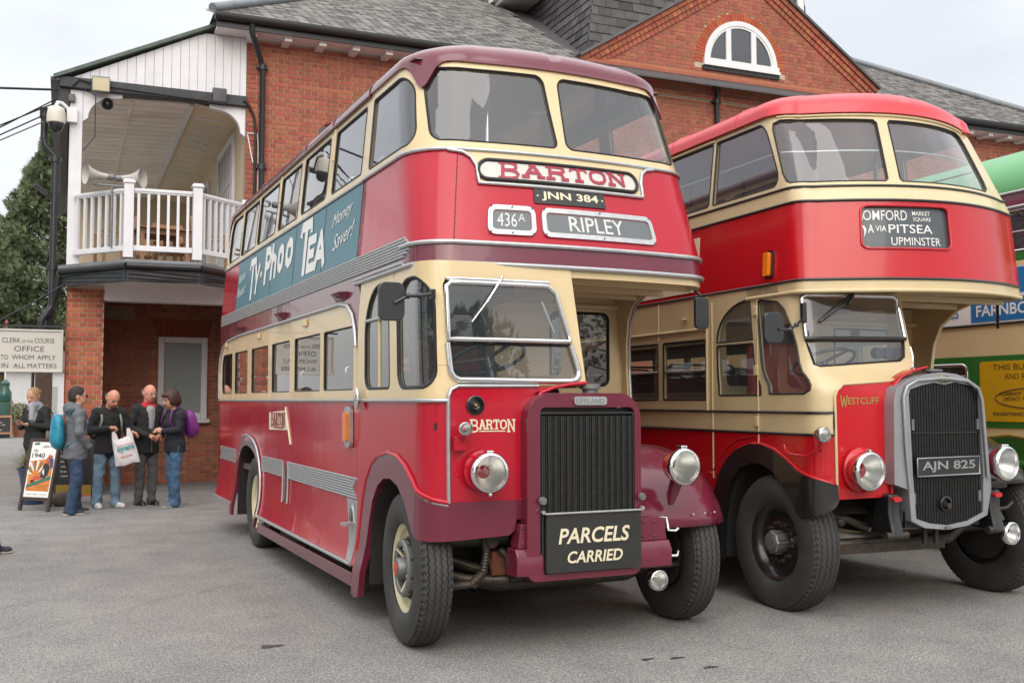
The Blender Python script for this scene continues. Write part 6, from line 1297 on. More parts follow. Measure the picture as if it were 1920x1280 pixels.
for k in range(3): MB().lathe([(.045, 0), (.045, .05), (.03, .055)], (-.40 + k * .095, -.36, 1.94), (0, 1, 0), 18).build('instrument_dial', M['black'], b2, 40)
MB().box(-.95, -.35, .50, .62, 1.45, 2.05).build('driver_seat', M['inred'], b2, bevel=.05); MB().box(-1.08, -.15, -.4, .86, 1.42, 1.46).build('cab_floor', M['dark'], b2); MB().box(-1.08, -1.04, .2, .85, 1.46, 1.62).build('door_lining', M['inred'], b2)

# ============================================================ BUS 3 (green and cream, seen in part at the right)
b3 = thing('double_decker_bus', 'green and cream double decker with blue adverts and a yellow notice on its side', 'bus', (6.45, .3, 0), math.radians(-2.5), 'vintage double deckers parked side by side')
w3 = lerpf(.2, 1.14, 2.6, 1.14, 3.6, 1.09, 4.3, 1.0); O3 = side_map(w3, -1); N3 = side_map(w3, 1); F0, F1 = -.75, 7.3
for fm, sd in ((O3, 'o'), (N3, 'n')):
    H = [rrect(-.55 + k * 1.1, .42 + k * 1.1, 3.03, 3.43, .05) for k in range(7)]
    panel('upper_window_surround', [(F0, 2.93), (F1, 2.93), (F1, 3.62), (F0, 3.62)], H, fm, M['green'], b3, .25, .03)
    for h in H: 
        g_ = window(h, fm, b3, .3, 'glass', .014, .012, 'window', 0, 'chrome'); q = np.array(h); trim('window_rail', [(q[:, 0].min(), 3.22), (q[:, 0].max(), 3.22)], fm, .010, M['alu'], g_, .015)
    trim('gutter_rail', [(F0, 3.61), (F1, 3.61)], fm, .018, M['alu'], b3, -.01); trim('window_rail', [(F0, 3.46), (F1, 3.46)], fm, .022, M['alu'], b3, -.006)
    panel('rail_band', [(F0, 3.47), (F1, 3.47), (F1, 3.60), (F0, 3.60)], [], fm, M['maroon'], b3, .5, .004, -.004)
    panel('cream_strip', [(F0, 2.89), (F1, 2.89), (F1, 2.93), (F0, 2.93)], [], fm, M['cream'], b3, .5, .02, -.003)
    panel('side_panel', [(F0, 1.22), (F1, 1.22), (F1, 2.89), (F0, 2.89)], [rrect(.86, 2.4, 1.45, 1.94, .07), rrect(2.6, 4.1, 1.45, 1.94, .07), rrect(4.3, 5.8, 1.45, 1.94, .07)], fm, M['cream'], b3, .3, .02)
    panel('lower_side_panel', [(F0, .4), (F1, .4), (F1, 1.215), (F0, 1.215)], [], fm, M['green'], b3, .4, .02)
    gb = [(F0, 1.31), (F1, 1.31), (F1, 2.02), (F0, 2.02)]
    panel('green_band', gb, [rrect(.86, 2.4, 1.45, 1.94, .07), rrect(2.6, 4.1, 1.45, 1.94, .07), rrect(4.3, 5.8, 1.45, 1.94, .07)], fm, M['green'], b3, .25, .01, -.008)
    for a, b in ((.86, 2.4), (2.6, 4.1), (4.3, 5.8)): g_ = window(rrect(a, b, 1.45, 1.94, .07), fm, b3, .3, 'glass', .016, .004, 'window', -.01, 'chrome'); trim('window_rail', [(a + .03, 1.82), (b - .03, 1.82)], fm, .010, M['alu'], g_, -.004)
    if sd == 'o':
        ab = panel('advert_board', [(F0 + .05, 2.34), (5.5, 2.34), (5.5, 2.88), (F0 + .05, 2.88)], [], fm, M['white'], b3, .4, .006, -.012)
        blu = mat('bright_blue_print', (.012, .165, .42), .45, 0, .2, .05)
        panel('blue_print', [(F0 + .07, 2.625), (5.4, 2.625), (5.4, 2.87), (F0 + .07, 2.87)], [], fm, blu, ab, .4, 0, -.0145); panel('blue_print', [(F0 + .07, 2.36), (.78, 2.36), (.78, 2.585), (F0 + .07, 2.585)], [], fm, blu, ab, .4, 0, -.0145)
        SF3 = lambda a, b, d=0: fm(a, b, np.asarray(d) - .0155)
        text('advert_lettering', 'FARNBOROUGH', SF3, .71, 2.415, 1.22, .115, M['white'], ab, -.001, .018, 0, 0, 1, -1)
        m = text('advert_lettering', 'ACCESSORIES', SF3, 1.74, 2.42, .80, .095, blu, ab, -.001, .014, 0, 0, 1, -1)
        text('advert_lettering', 'TOP QUALITY TYRES', SF3, 2.6, 2.68, 2.2, .12, M['white'], ab, -.001, .014, 0, 0, 1, -1) if False else text('advert_lettering', 'ER', SF3, .40, 2.68, .20, .12, M['white'], ab, -.001, .018, 0, 0, 1, -1)
        trim('board_edge', [(F0, 2.335), (5.5, 2.335)], fm, .013, M['black'], b3, -.012)
        nt_ = panel('notice_board', rrect(-.70, .69, 1.37, 1.965, .03), [], fm, mat('yellow_notice', (.62, .35, .006), .5, 0, .1, .06), b3, .3, .004, -.012); SN = lambda a, b, d=0: fm(a, b, np.asarray(d) - .013)
        bp = mat('brown_print', (.10, .05, .005), .6)
        text('notice_lettering', 'THIS BUS', SN, .52, 1.875, .42, .058, bp, nt_, -.001, 0, 0, 0, 1, -1); text('notice_lettering', 'IS OWNED BY', SN, .04, 1.875, .60, .058, bp, nt_, -.001, 0, 0, 0, 1, -1) if False else None
        text('notice_lettering', 'AND R', SN, .385, 1.785, .25, .055, bp, nt_, -.001, 0, 0, 0, 1, -1)
        trim('notice_emblem', [(-.0 + .50 * math.cos(a), 1.60 + .10 * math.sin(a)) for a in np.linspace(0, 2 * PI, 40)], SN, .004, M['blackprint'], nt_, -.002)
        text('notice_lettering', 'ALDERSHOT', SN, .45, 1.625, .26, .034, M['blackprint'], nt_, -.001, .012, 0, 0, 1, -1); text('notice_lettering', 'DISTRICT', SN, .40, 1.575, .20, .034, M['blackprint'], nt_, -.001, .012, 0, 0, 1, -1); text('notice_lettering', '&', SN, .17, 1.58, .09, .075, M['blackprint'], nt_, -.001, .02, 0, 0, 1, -1)
        text('notice_lettering', 'REGISTERED', SN, .53, 1.43, .38, .032, M['blackprint'], nt_, -.001, .012, 0, 0, 1, -1)
m = MB(); m.rings([[(-1.14 * k, F0, z), (-.9 * k, F0 - .12 + q, z), (.9 * k, F0 - .12 + q, z), (1.14 * k, F0, z)] for z, k, q in ((.4, 1, 0), (2.4, 1, 0), (3.62, .95, .1))], False, False); m.build('front_panel', M['green'], b3, 50)
m = MB(); m.rings([[(-1.14 * k, F1, z), (1.14 * k, F1, z)] for z, k in ((.4, 1), (3.62, .95))], False, False); m.build('rear_panel', M['green'], b3)
R = []
for e, z in ((0, 3.62), (.0, 3.68), (.04, 3.80), (.10, 3.90), (.22, 4.02), (.4, 4.11), (.7, 4.17), (1.0, 4.19)):
    k = 1 - e / 1.08; R.append([(x * k * 1.10, 3.2 + (y - 3.2) * (1 - e / 4.2), z) for x, y in rrect(-1.0, 1.0, F0 - .05, F1 + .03, .25, 6)])
MB().rings(R, True).build('roof', M['greenroof'], b3, 50)
wing(b3, .30, 1.19, .3, .5, .78, .70, M['green'], .6, 'front_wing', -1); trim('wing_edge', [(-.62, .8), (-.45, 1.03), (-.15, 1.19), (.3, 1.245), (.7, 1.20), (1.0, 1.08)], O3, .02, M['goldprint'], b3, -.05)
wheel(b3, (-1.0, .3, .505), False, 0, 'b2', .515); wheel(b3, (1.0, .3, .505), True, 0, 'b2', .515); wheel(b3, (-1.0, 5.2, .505), False, 0, 'b2', .515); wheel(b3, (1.0, 5.2, .505), True, 0, 'b2', .515)
MB().box(-1.1, 1.1, F0, 7.2, .8, .86).build('lower_floor', M['floor'], b3); MB().box(-1.08, 1.08, F0, 7.2, 2.45, 2.5).build('upper_floor', M['incream'], b3); MB().box(-.9, .9, -.5, 7, .4, .8).build('chassis', M['dark'], b3)
for sx in (-1, 1):
    for y in np.arange(1.6, 6.9, .80): seat(b3, *sorted((sx * .22, sx * 1.02)), y, .84)
    for y in np.arange(.3, 6.9, .84): seat(b3, *sorted((sx * .25, sx * .98)), y, 2.42)
# ============================================================ PEOPLE (one continuous surface each, grown from a distance field)
def sdf_mesh(name, prims, vox, mats, fold=0, cut0=True):
    """prims: dict(a,b,ra,rb,m,k[,sc]) rounded cones or dict(c,r,m,k[,R]) ellipsoids"""
    lo = np.full(3, 9.); hi = -lo
    for p in prims:
        if 'c' in p: c = np.array(p['c'], float); q = np.max(p['r']); lo = np.minimum(lo, c - q); hi = np.maximum(hi, c + q)
        else:
            q = max(p['ra'], p['rb']) * max(1, *(p.get('sc', (1, 1, 1))))
            for e in ('a', 'b'): lo = np.minimum(lo, np.array(p[e]) - q); hi = np.maximum(hi, np.array(p[e]) + q)
    lo -= vox * 3; hi += vox * 3
    if cut0: lo[2] = max(lo[2], -vox * 2)
    n = np.ceil((hi - lo) / vox).astype(int) + 1; D = np.full(n, 1.0, np.float32); Mi = np.zeros(n, np.int8); best = np.full(n, 1.0, np.float32)
    ax = [lo[i] + vox * np.arange(n[i]) for i in range(3)]
    for p in prims:
        k = p.get('k', .03); pad = k + vox * 3
        if 'c' in p: c = np.array(p['c'], float); q = np.max(p['r']) + pad; l, h = c - q, c + q
        else:
            q = max(p['ra'], p['rb']) * max(1, *(p.get('sc', (1, 1, 1)))) + pad; l = np.minimum(p['a'], p['b']) - q; h = np.maximum(p['a'], p['b']) + q
        i0 = np.clip(np.floor((l - lo) / vox).astype(int), 0, n - 1); i1 = np.clip(np.ceil((h - lo) / vox).astype(int) + 1, 1, n)
        if (i1 <= i0).any(): continue
        sl = tuple(slice(a, b) for a, b in zip(i0, i1)); X = np.stack(np.meshgrid(*[ax[i][sl[i]] for i in range(3)], indexing='ij'), -1)
        if 'c' in p:
            P = X - c
            if 'R' in p: P = P @ p['R']
            r = np.array(p['r'], float); u = np.linalg.norm(P / r, axis=-1); g = np.linalg.norm(P / (r * r), axis=-1) + 1e-9; d = u * (u - 1) / g
        else:
            s = np.array(p.get('sc', (1, 1, 1)), float); a = np.array(p['a'], float) ; b = np.array(p['b'], float); o = (a + b) / 2
            P = (X - o) / s; A = (a - o) / s; B = (b - o) / s; ba = B - A; t = np.clip(((P - A) @ ba) / (ba @ ba + 1e-9), 0, 1)
            d = (np.linalg.norm(P - A - t[..., None] * ba, axis=-1) - (p['ra'] + (p['rb'] - p['ra']) * t)) * s.min()
        if 'zmin' in p: d = np.maximum(d, p['zmin'] - X[..., 2])
        d = d.astype(np.float32); D0 = D[sl]; hh = np.maximum(k - np.abs(D0 - d), 0) / k; D[sl] = np.minimum(D0, d) - hh * hh * k * .25
        bb = best[sl]; w = d - p.get('pri', 0) < bb; Mi[sl][w] = p['m']; bb[w] = (d - p.get('pri', 0))[w]
    if fold:
        X, Y, Z = np.meshgrid(*ax, indexing='ij'); F = np.sin(X * 31 + 3 * np.sin(Z * 17)) * np.sin(Y * 27 + Z * 23 + 2 * np.sin(X * 19)) + .6 * np.sin(Z * 47 + X * 22 + Y * 15); G = np.sin(Z * 38 + 2.5 * np.sin(X * 21 + Y * 13)) * (.4 + .6 * np.exp(-((Z - .14) / .10) ** 2) + .6 * np.exp(-((Z - .5) / .09) ** 2)); D += (fold * (F * np.isin(Mi, [2, 3]) + 1.1 * G * (Mi == 3))).astype(np.float32)
    if cut0: D = np.maximum(D, (0.001 - ax[2])[None, None, :].astype(np.float32))
    # surface nets
    S = D < 0; cells = np.array(D.shape) - 1; acc = np.zeros((*cells, 3), np.float32); cnt = np.zeros(cells, np.float32)
    cs = [(i, j, k) for i in (0, 1) for j in (0, 1) for k in (0, 1)]
    for c0 in cs:
        for axi in range(3):
            if c0[axi]: continue
            c1 = list(c0); c1[axi] = 1
            s0 = tuple(slice(c0[q], c0[q] + cells[q]) for q in range(3)); s1 = tuple(slice(c1[q], c1[q] + cells[q]) for q in range(3))
            d0, d1 = D[s0], D[s1]; m = (d0 < 0) != (d1 < 0); t = np.where(m, d0 / (d0 - d1 + 1e-12), 0)
            for q in range(3): acc[..., q] += np.where(m, c0[q] + (t if q == axi else 0), 0)
            cnt += m
    act = cnt > 0; idx = -np.ones(cells, int); idx[act] = np.arange(act.sum()); ijk = np.argwhere(act)
    V = lo + vox * (ijk + acc[act] / cnt[act][:, None]); F = []; FM = []
    for axi in range(3):
        o = [q for q in range(3) if q != axi]; s0 = [slice(1, -1)] * 3; s0[axi] = slice(0, -1)
        a = S[tuple(s0)]; s1 = list(s0); s1[axi] = slice(1, None); b = S[tuple(s1)]; m = np.argwhere(a != b)
        if not len(m): continue
        base = m.copy()
        for q in o: base[:, q] += 1
        inside = a[tuple(m.T)]
        def cell(du, dv):
            e = base.copy(); e[:, o[0]] += du; e[:, o[1]] += dv; return idx[tuple(np.clip(e, 0, cells - 1).T)]
        q4 = np.stack([cell(-1, -1), cell(0, -1), cell(0, 0), cell(-1, 0)], -1); fl = inside if axi != 1 else ~inside; q4[~fl] = q4[~fl][:, ::-1]
        ma = Mi[tuple(base.T)]; e2 = base.copy(); e2[:, axi] += 1; mb_ = Mi[tuple(np.clip(e2, 0, np.array(Mi.shape) - 1).T)]; ok = (q4 >= 0).all(1); F.append(q4[ok]); FM.append(np.where(inside, ma, mb_)[ok])
    F = np.concatenate(F); FM = np.concatenate(FM); me = mesh_np(name, V, F, 180, FM)
    for q in mats: me.materials.append(q)
    return me
def rotm(yaw=0, pitch=0, roll=0):
    return np.array(Matrix.Rotation(yaw, 3, 'Z') @ Matrix.Rotation(pitch, 3, 'X') @ Matrix.Rotation(roll, 3, 'Y'))
M['skin'] = mat('skin', (.52, .27, .19), .5, 0, 0, .07, 14, .0006, 90); M['skin2'] = mat('skin_ruddy', (.55, .25, .17), .5, 0, 0, .07, 14)
M['eye'] = mat('eye_dark', (.03, .025, .02), .3); M['lip'] = mat('lip', (.36, .12, .09), .5)
def cloth(name, c, v=.2, b=.006): return mat(name, c, .85, 0, 0, v, 7, b, 26)
HAND = []
def hand(P, w, d, n, m=0, curl=.5, side=1):
    """palm from wrist w along d, palm normal n; four fingers bend towards n, thumb leaves the side"""
    w = np.array(w, float); d = np.array(d, float); d /= np.linalg.norm(d); n = np.array(n, float); n -= d * (n @ d); n /= np.linalg.norm(n); s = np.cross(d, n) * side
    pc = w + d * .052; R = np.stack([s, n, d], 1); P.append(dict(c=pc, r=(.042, .018, .056), R=R, m=m, k=.012))
    P.append(dict(a=w - d * .03, b=w + d * .02, ra=.028, rb=.029, m=m, k=.015))
    for i, (o, ln, r) in enumerate(((-.031, .062, .0085), (-.0105, .074, .0092), (.0105, .080, .0095), (.031, .070, .0092))):
        a = w + d * .090 + s * o; c1 = curl * 1.1; v1 = d * math.cos(c1) + n * math.sin(c1); b = a + v1 * ln * .52; c2 = curl * 2.2; v2 = d * math.cos(c2) + n * math.sin(c2); e = b + v2 * ln * .48
        P.append(dict(a=a - d * .02, b=b, ra=r, rb=r * .95, m=m, k=.005)); P.append(dict(a=b, b=e, ra=r * .95, rb=r * .82, m=m, k=.004))
    t0 = w + d * .028 + s * .036; t1 = t0 + s * .026 + d * .028 + n * .012; t2 = t1 + d * .03 + n * (.012 + .015 * curl) - s * .006
    P.append(dict(a=t0, b=t1, ra=.012, rb=.0105, m=m, k=.010)); P.append(dict(a=t1, b=t2, ra=.0105, rb=.009, m=m, k=.004))
def person(label, loc, rz, H, mats, hair='short', nod=0, turn=0, stance=.10, step=0, arms=None, jacket=(.165, .175, .86), leg=(.092, .068, .058), hood=False, female=False, collar=None, bust=0, shoe_l=.17, extra=None, hands=True, lean=0, coat_hem=None, glasses=None, group=None, turnfeet=(0, 0)):
    """mats: [skin, hair, top, bottom, shoes, sole, eye, lip, collar, second top]"""
    s = H / 1.75; P = []; Rr = rotm(turn, nod); HS = 1.12; K = lambda **q: P.append({**q, 'r': tuple(HS * e for e in q['r'])} if 'R' in q else q)
    hip = .93 * s
    for sg, st, tf in ((-1, step, turnfeet[0]), (1, -step, turnfeet[1])):
        x0 = sg * .085; x1 = sg * stance; kn = (sg * (stance * .6 + .04), -.02 + st * .45, .50 * s); an = (x1, .015 + st, .085)
        K(a=(x0, .0, hip), b=kn, ra=leg[0], rb=leg[1], m=3, k=.04); K(a=kn, b=an, ra=leg[1], rb=leg[2], m=3, k=.03); K(a=an, b=(x1, .005 + st, .055), ra=leg[2], rb=leg[2] * 1.04, m=3, k=.02)
        fx, fy = math.sin(tf), -math.cos(tf)
        K(a=(x1 - fx * .05, .03 + st - fy * .03, .05), b=(x1 + fx * shoe_l * .8, st + fy * shoe_l * .8, .036), ra=.047, rb=.036, m=4, k=.015, sc=(1.0, 1.0, .95)); K(a=(x1 - fx * .06, .035 + st - fy * .03, .010), b=(x1 + fx * shoe_l * .86, st + fy * shoe_l * .86, .010), ra=.050, rb=.042, m=5, k=.006, sc=(1, 1, .36), pri=.004)
    ly = lambda z: lean * max(0, z - hip)
    K(c=(0, .02, hip + .0), r=(.165, .125, .13), m=3, k=.05)
    hem = jacket[2] * s
    K(a=(0, .0 + ly(hem), hem + .10), b=(0, .0 + ly(1.30 * s), 1.30 * s), ra=jacket[0], rb=jacket[1], m=2, k=.04, sc=(1, .74, 1.0)); K(a=(0, .01, hem - .10), b=(0, 0, hem + .14), ra=jacket[0] * 1.06, rb=jacket[0] * 1.02, m=2, k=.012, sc=(1, .80, 1.0), zmin=hem, pri=.004)
    shz = 1.425 * s; sw = (.165 if female else .185)
    K(a=(-sw + .02, ly(shz), shz - .02), b=(sw - .02, ly(shz), shz - .02), ra=.075, rb=.075, m=2, k=.06)
    K(a=(0, ly(shz) + .005, shz + .0), b=(0, ly(shz) - .005, shz + .075), ra=.075, rb=.06, m=2 if collar is None else 8, k=.03)
    if bust: K(c=(0, ly(1.27) - .085, 1.27 * s), r=(.13, .075, .09), m=2, k=.05)
    nb = np.array((0, ly(shz) - .005, shz + .05)); Rh = Rr * HS; hp = lambda x, y, z: nb + Rh @ np.array((x, y, z))
    K(a=nb, b=hp(0, .0, .09), ra=.056, rb=.056, m=0, k=.02)
    K(c=hp(0, -.008, .165), r=(.076, .096, .112), R=Rr, m=0, k=.03); K(c=hp(0, -.045, .105), r=(.056, .056, .058), R=Rr, m=0, k=.04)
    K(a=hp(0, -.098, .165), b=hp(0, -.119, .137), ra=.009, rb=.016, m=0, k=.012)
    for sg in (-1, 1):
        K(c=hp(sg * .077, .008, .15), r=(.012, .022, .033), R=Rr, m=0, k=.008); K(c=hp(sg * .032, -.088, .168), r=(.014, .012, .008), R=Rr, m=6, k=.003, pri=.003); K(a=hp(sg * .018, -.099, .188), b=hp(sg * .046, -.091, .190), ra=.006, rb=.005, m=1, k=.004, pri=.003)
    K(c=hp(0, -.098, .103), r=(.026, .010, .007), R=Rr, m=7, k=.003, pri=.003)
    if hair == 'short':
        K(c=hp(0, .012, .195), r=(.085, .100, .092), R=Rr, m=1, k=.012); K(c=hp(0, .045, .15), r=(.080, .070, .085), R=Rr, m=1, k=.02)
    elif hair == 'bald':
        K(c=hp(0, .060, .145), r=(.076, .052, .060), R=Rr, m=1, k=.015)
        for sg in (-1, 1): K(c=hp(sg * .068, .035, .165), r=(.018, .045, .04), R=Rr, m=1, k=.01)
    elif hair == 'bob':
        K(c=hp(0, .018, .190), r=(.098, .110, .105), R=Rr, m=1, k=.012); K(c=hp(0, .05, .125), r=(.092, .078, .095), R=Rr, m=1, k=.02)
        for sg in (-1, 1): K(c=hp(sg * .080, -.01, .145), r=(.026, .060, .075), R=Rr, m=1, k=.015)
        K(c=hp(0, -.070, .235), r=(.062, .035, .03), R=Rr, m=1, k=.012)
    elif hair == 'tied':
        K(c=hp(0, .015, .190), r=(.085, .104, .095), R=Rr, m=1, k=.012); K(c=hp(0, .07, .16), r=(.06, .05, .06), R=Rr, m=1, k=.02); K(c=hp(0, .125, .17), r=(.035, .04, .04), R=Rr, m=1, k=.02)
    if hood: K(c=(0, .10 + ly(shz), shz + .055), r=(.125, .075, .085), m=2, k=.04); K(a=(-.09, .02, shz + .06), b=(.09, .02, shz + .06), ra=.055, rb=.055, m=2, k=.05)
    for sg, A in ((-1, arms[0]), (1, arms[1])):
        sh = np.array((sg * sw, ly(shz), shz - .025)); el = np.array(A[0]); wr = np.array(A[1]); r = .066 if not female else .058
        K(a=sh, b=el, ra=r + .008, rb=r - .006, m=2, k=.035); K(a=el, b=wr, ra=r - .006, rb=r - .018, m=2, k=.02)
        if len(A) > 2 and A[2] is not None: d, n, cu = A[2]; hand(P, wr + np.array(d) / np.linalg.norm(d) * .02, d, n, 0, cu, sg)
    if extra: P += extra(s, hp, Rh)
    me = sdf_mesh('person', P, .0105, mats, .0036)
    o = mk('person', me, None, None, loc, (0, 0, rz)); tag(o, label, 'person', group)
    if not female and not hood: MB().tube([(.004, ly(z) - jacket[1] * .745 - .004, z) for z in np.linspace(hem + .02, 1.18 * s, 8)], .004, 5).build('zip', M['wheelgrey'], o, 60)
    if glasses is not None:
        m = MB()
        for sg in (-1, 1): m.tube([hp(sg * .034 + .024 * math.cos(a), -.112, .168 + .017 * math.sin(a)) for a in np.linspace(0, 2 * PI, 14, endpoint=False)], .0028, 5, True, True); m.tube([hp(sg * .058, -.11, .172), hp(sg * .078, -.06, .172), hp(sg * .080, .015, .165)], .003, 5)
        m.tube([hp(-.01, -.115, .172), hp(.01, -.115, .172)], .003, 5); m.build('glasses', glasses, o, 60)
        if glasses is M['black']:
            for sg in (-1, 1): m2 = MB(); m2.sphere(hp(sg * .034, -.108, .168), 1, 10, 6, (.025, .008, .018)); m2.build('dark_lens', M['black'], o, 60)
    return o, hp
def backpack(name, label, par_loc, rz, c, r, mt, straps, smat, tilt=0):
    """a soft bag grown as one surface, with its straps as parts; placed in the wearer's frame"""
    root = thing(name, label, 'backpack' if 'pack' in name else 'bag', par_loc, rz); c = np.array(c, float); R = rotm(0, tilt)
    g = lambda x, y, z: c + R @ np.array((x, y, z)); P = [dict(c=c, r=r, R=R, m=0, k=.03), dict(c=g(0, r[1] * .35, -r[2] * .35), r=(r[0] * .95, r[1] * .9, r[2] * .55), R=R, m=0, k=.04), dict(c=g(0, -.02, r[2] * .55), r=(r[0] * .75, r[1] * .7, r[2] * .4), R=R, m=0, k=.04)]
    mk('bag_body', sdf_mesh('bag', P, .012, [mt], .0, False), None, root)
    for st in straps: MB().tube(st, .016, 8, True, False, .35).build('strap', smat, root, 60)
    return root
bm_ = [M['eye'], M['lip']]
# man in grey hooded jacket, seen from behind his right side
gj = cloth('grey_jacket', (.12, .13, .15), .25); dj = cloth('dark_jeans', (.024, .05, .10), .45); hd = mat('dark_hair', (.022, .016, .013), .7, 0, 0, .3, 40, .003, 120); hg = mat('grey_hair', (.15, .12, .10), .8, 0, 0, .3, 40, .002, 150); bk = cloth('black_fleece', (.014, .014, .016), .2); lj = cloth('light_jeans', (.13, .21, .29), .4); wsh = mat('white_shoe', (.62, .62, .63), .6); dsh = mat('dark_shoe', (.03, .035, .042), .6); sole = mat('pale_sole', (.36, .36, .35), .7); grt = cloth('grey_trousers', (.075, .08, .080), .15); nav = cloth('navy_fleece', (.013, .014, .022), .2); bj = cloth('blue_jeans', (.045, .10, .18), .45)
brn = mat('brown_hair', (.045, .018, .014), .6, 0, 0, .3, 40, .003, 120); bld_ = mat('fair_hair', (.30, .19, .10), .65, 0, 0, .3, 40, .003, 120); redc = cloth('red_collar', (.45, .02, .03)); gtee = cloth('grey_tee', (.30, .30, .31)); bscarf = cloth('blue_collar', (.02, .09, .28)); scf = cloth('grey_scarf', (.30, .30, .34), .4); wax = cloth('black_wax_jacket', (.016, .018, .018), .25); teal = mat('teal_bag', (.012, .22, .34), .5, 0, .1, .25, 14, .003, 40); pur = mat('purple_bag', (.16, .018, .19), .55, 0, .1, .2, 14, .003, 40)
L1 = (-2.75, 9.28, 0); r1 = math.radians(90 + 14)
ma1, h1 = person('man in a grey hooded jacket and sunglasses standing by the poster board', L1, r1, 1.73, [M['skin'], hd, gj, dj, dsh, sole, M['eye'], M['lip'], bscarf], 'short', .05, -.15, .12, .07, [((-.255, .03, 1.13), (-.20, -.12, .95)), ((.255, .03, 1.13), (.20, -.12, .95))], (.185, .19, .78), (.100, .076, .072), True, collar=1, glasses=M['black'])
backpack('drawstring_backpack', 'teal blue drawstring backpack worn by the man in the grey hooded jacket', L1, r1, (.03, .235, 1.14), (.15, .085, .25), teal, [[(-.1, .16, 1.36), (-.15, .07, 1.46), (-.15, -.08, 1.42), (-.17, -.12, 1.28), (-.19, .0, 1.05), (-.10, .16, .95)], [(.1, .16, 1.36), (.15, .07, 1.46), (.15, -.08, 1.42), (.17, -.12, 1.28), (.19, .0, 1.05), (.10, .16, .95)]], teal, -.10)
# man looking into a carrier bag
L2_ = (-2.285, 10.05, 0); r2 = math.radians(14)
ma2, h2 = person('balding man in a black fleece and pale jeans looking into a white bag', L2_, r2, 1.74, [M['skin2'], hg, bk, lj, wsh, sole, M['eye'], M['lip'], bk], 'bald', .62, .15, .125, .03, [((-.27, -.02, 1.13), (-.07, -.27, 1.17), ((.55, -.65, .15), (0, -.3, -1), .9)), ((.28, -.06, 1.12), (.23, -.30, 1.11), ((.45, -.6, -.1), (-.2, -.4, -1), .7))], (.180, .185, .80), (.098, .074, .068), turnfeet=(.0, .5), lean=-.10)
backpack('backpack', 'dark backpack with pale grey straps worn by the man with the white carrier bag', L2_, r2, (-.06, .22, 1.20), (.16, .10, .23), bk, [[(sg * .11, .14, 1.42), (sg * .125, .02, 1.49), (sg * .13, -.115, 1.42), (sg * .14, -.175, 1.28), (sg * .17, -.12, 1.14), (sg * .19, .05, 1.05)] for sg in (-1, 1)], mat('strap_grey', (.22, .25, .25), .8), 0)
# the carrier bag
def carrier():
    root = thing('carrier_bag', 'white plastic carrier bag with red and turquoise print held by the balding man', 'carrier bag', L2_, r2)
    T = Matrix.Translation((.075, -.36, 1.13)) @ Matrix.Rotation(math.radians(-4), 4, 'Z') @ Matrix.Rotation(math.radians(-13), 4, 'Y')
    fm = lambda a, b, d=0: np.array([tuple(T @ Vector((x, y, z))) for x, y, z in zip(np.ravel(a), np.ravel(d), np.ravel(b))])
    def out(v): # half-width at height v (0 top .. -.5 bottom)
        return .155 + .03 * (-v)
    Rg = []
    for v in np.linspace(-.10, -.49, 12):
        w = .150 + .07 * (-v - .1); t = .055 * math.sin(min(1, (-v - .06) / .2) * PI / 2) * (1 if v > -.47 else .75); a = np.linspace(0, 2 * PI, 28, endpoint=False)
        x = w * np.sign(np.cos(a)) * np.abs(np.cos(a)) ** .7; y = t * np.sign(np.sin(a)) * np.abs(np.sin(a)) ** .7 + .008 * np.sin(x * 40 + v * 25); Rg.append(fm(x, np.full(28, v) + .01 * np.sin(x * 30), y))
    MB().rings(Rg, False).add(Rg[-1], [tuple(range(28))]).build('bag_body', pl_, root, 60)
    for x0, x1 in ((-.15, -.06), (.06, .15)):
        m = MB(); cxx = -.105 if x0 < 0 else .105
        for y in (-.012, .012): m.rings([fm(np.array([x0, x1]), np.array([-.11, -.11]), np.array([y, y])), fm(np.array([cxx - .035, cxx + .035]), np.array([-.05, -.05]), np.array([y * .7, y * .7])), fm(np.array([cxx - .02, cxx + .02]), np.array([.02, .02]), np.array([0, 0.]))], False, False)
        m.build('bag_handle', pl_, root, 60)
    F = lambda a, b, d=0: fm(a, b, np.full(np.shape(np.ravel(a)), -.068) + .0 * np.ravel(a))
    tq = mat('turquoise_print', (.02, .36, .36), .5); rp_ = mat('red_print', (.55, .03, .05), .5)
    text('bag_print', 'cyers', F, -.125, -.30, .25, .075, tq, root, 0, .03); text('bag_print', 'every issue', F, -.11, -.215, .23, .026, rp_, root, 0, .02); text('bag_print', 'discounts', F, -.10, -.375, .17, .024, rp_, root, 0, .02)
pl_ = mat('white_plastic', (.66, .66, .68), .35, 0, .1, .05, 8, .002, 30); carrier()
# tall bald man in black jacket
L3 = (-1.72, 10.25, 0); r3 = math.radians(24)
def ex3(s, hp, Rh): return [dict(a=(0, -.115, 1.18), b=(0, -.105, 1.44), ra=.028, rb=.05, m=8, k=.01, pri=.02), dict(a=(-.06, -.04, 1.50), b=(.06, -.04, 1.50), ra=.04, rb=.04, m=9, k=.02, pri=.012)]
ma3, h3 = person('tall bald man with glasses in a black jacket over a red collar', L3, r3, 1.80, [M['skin2'], hg, bk, grt, mat('black_shoe', (.012, .012, .013), .35), M['black'], M['eye'], M['lip'], gtee, redc], 'bald', .25, .1, .09, .03, [((-.30, -.01, 1.17), (-.14, -.25, 1.06), ((.8, -.45, -.15), (.2, .3, -1), .7)), ((.30, .0, 1.17), (.10, -.25, 1.05), ((-.8, -.4, -.15), (-.2, .3, -1), .7))], (.185, .195, .76), (.092, .070, .062), extra=ex3, glasses=M['alu'])
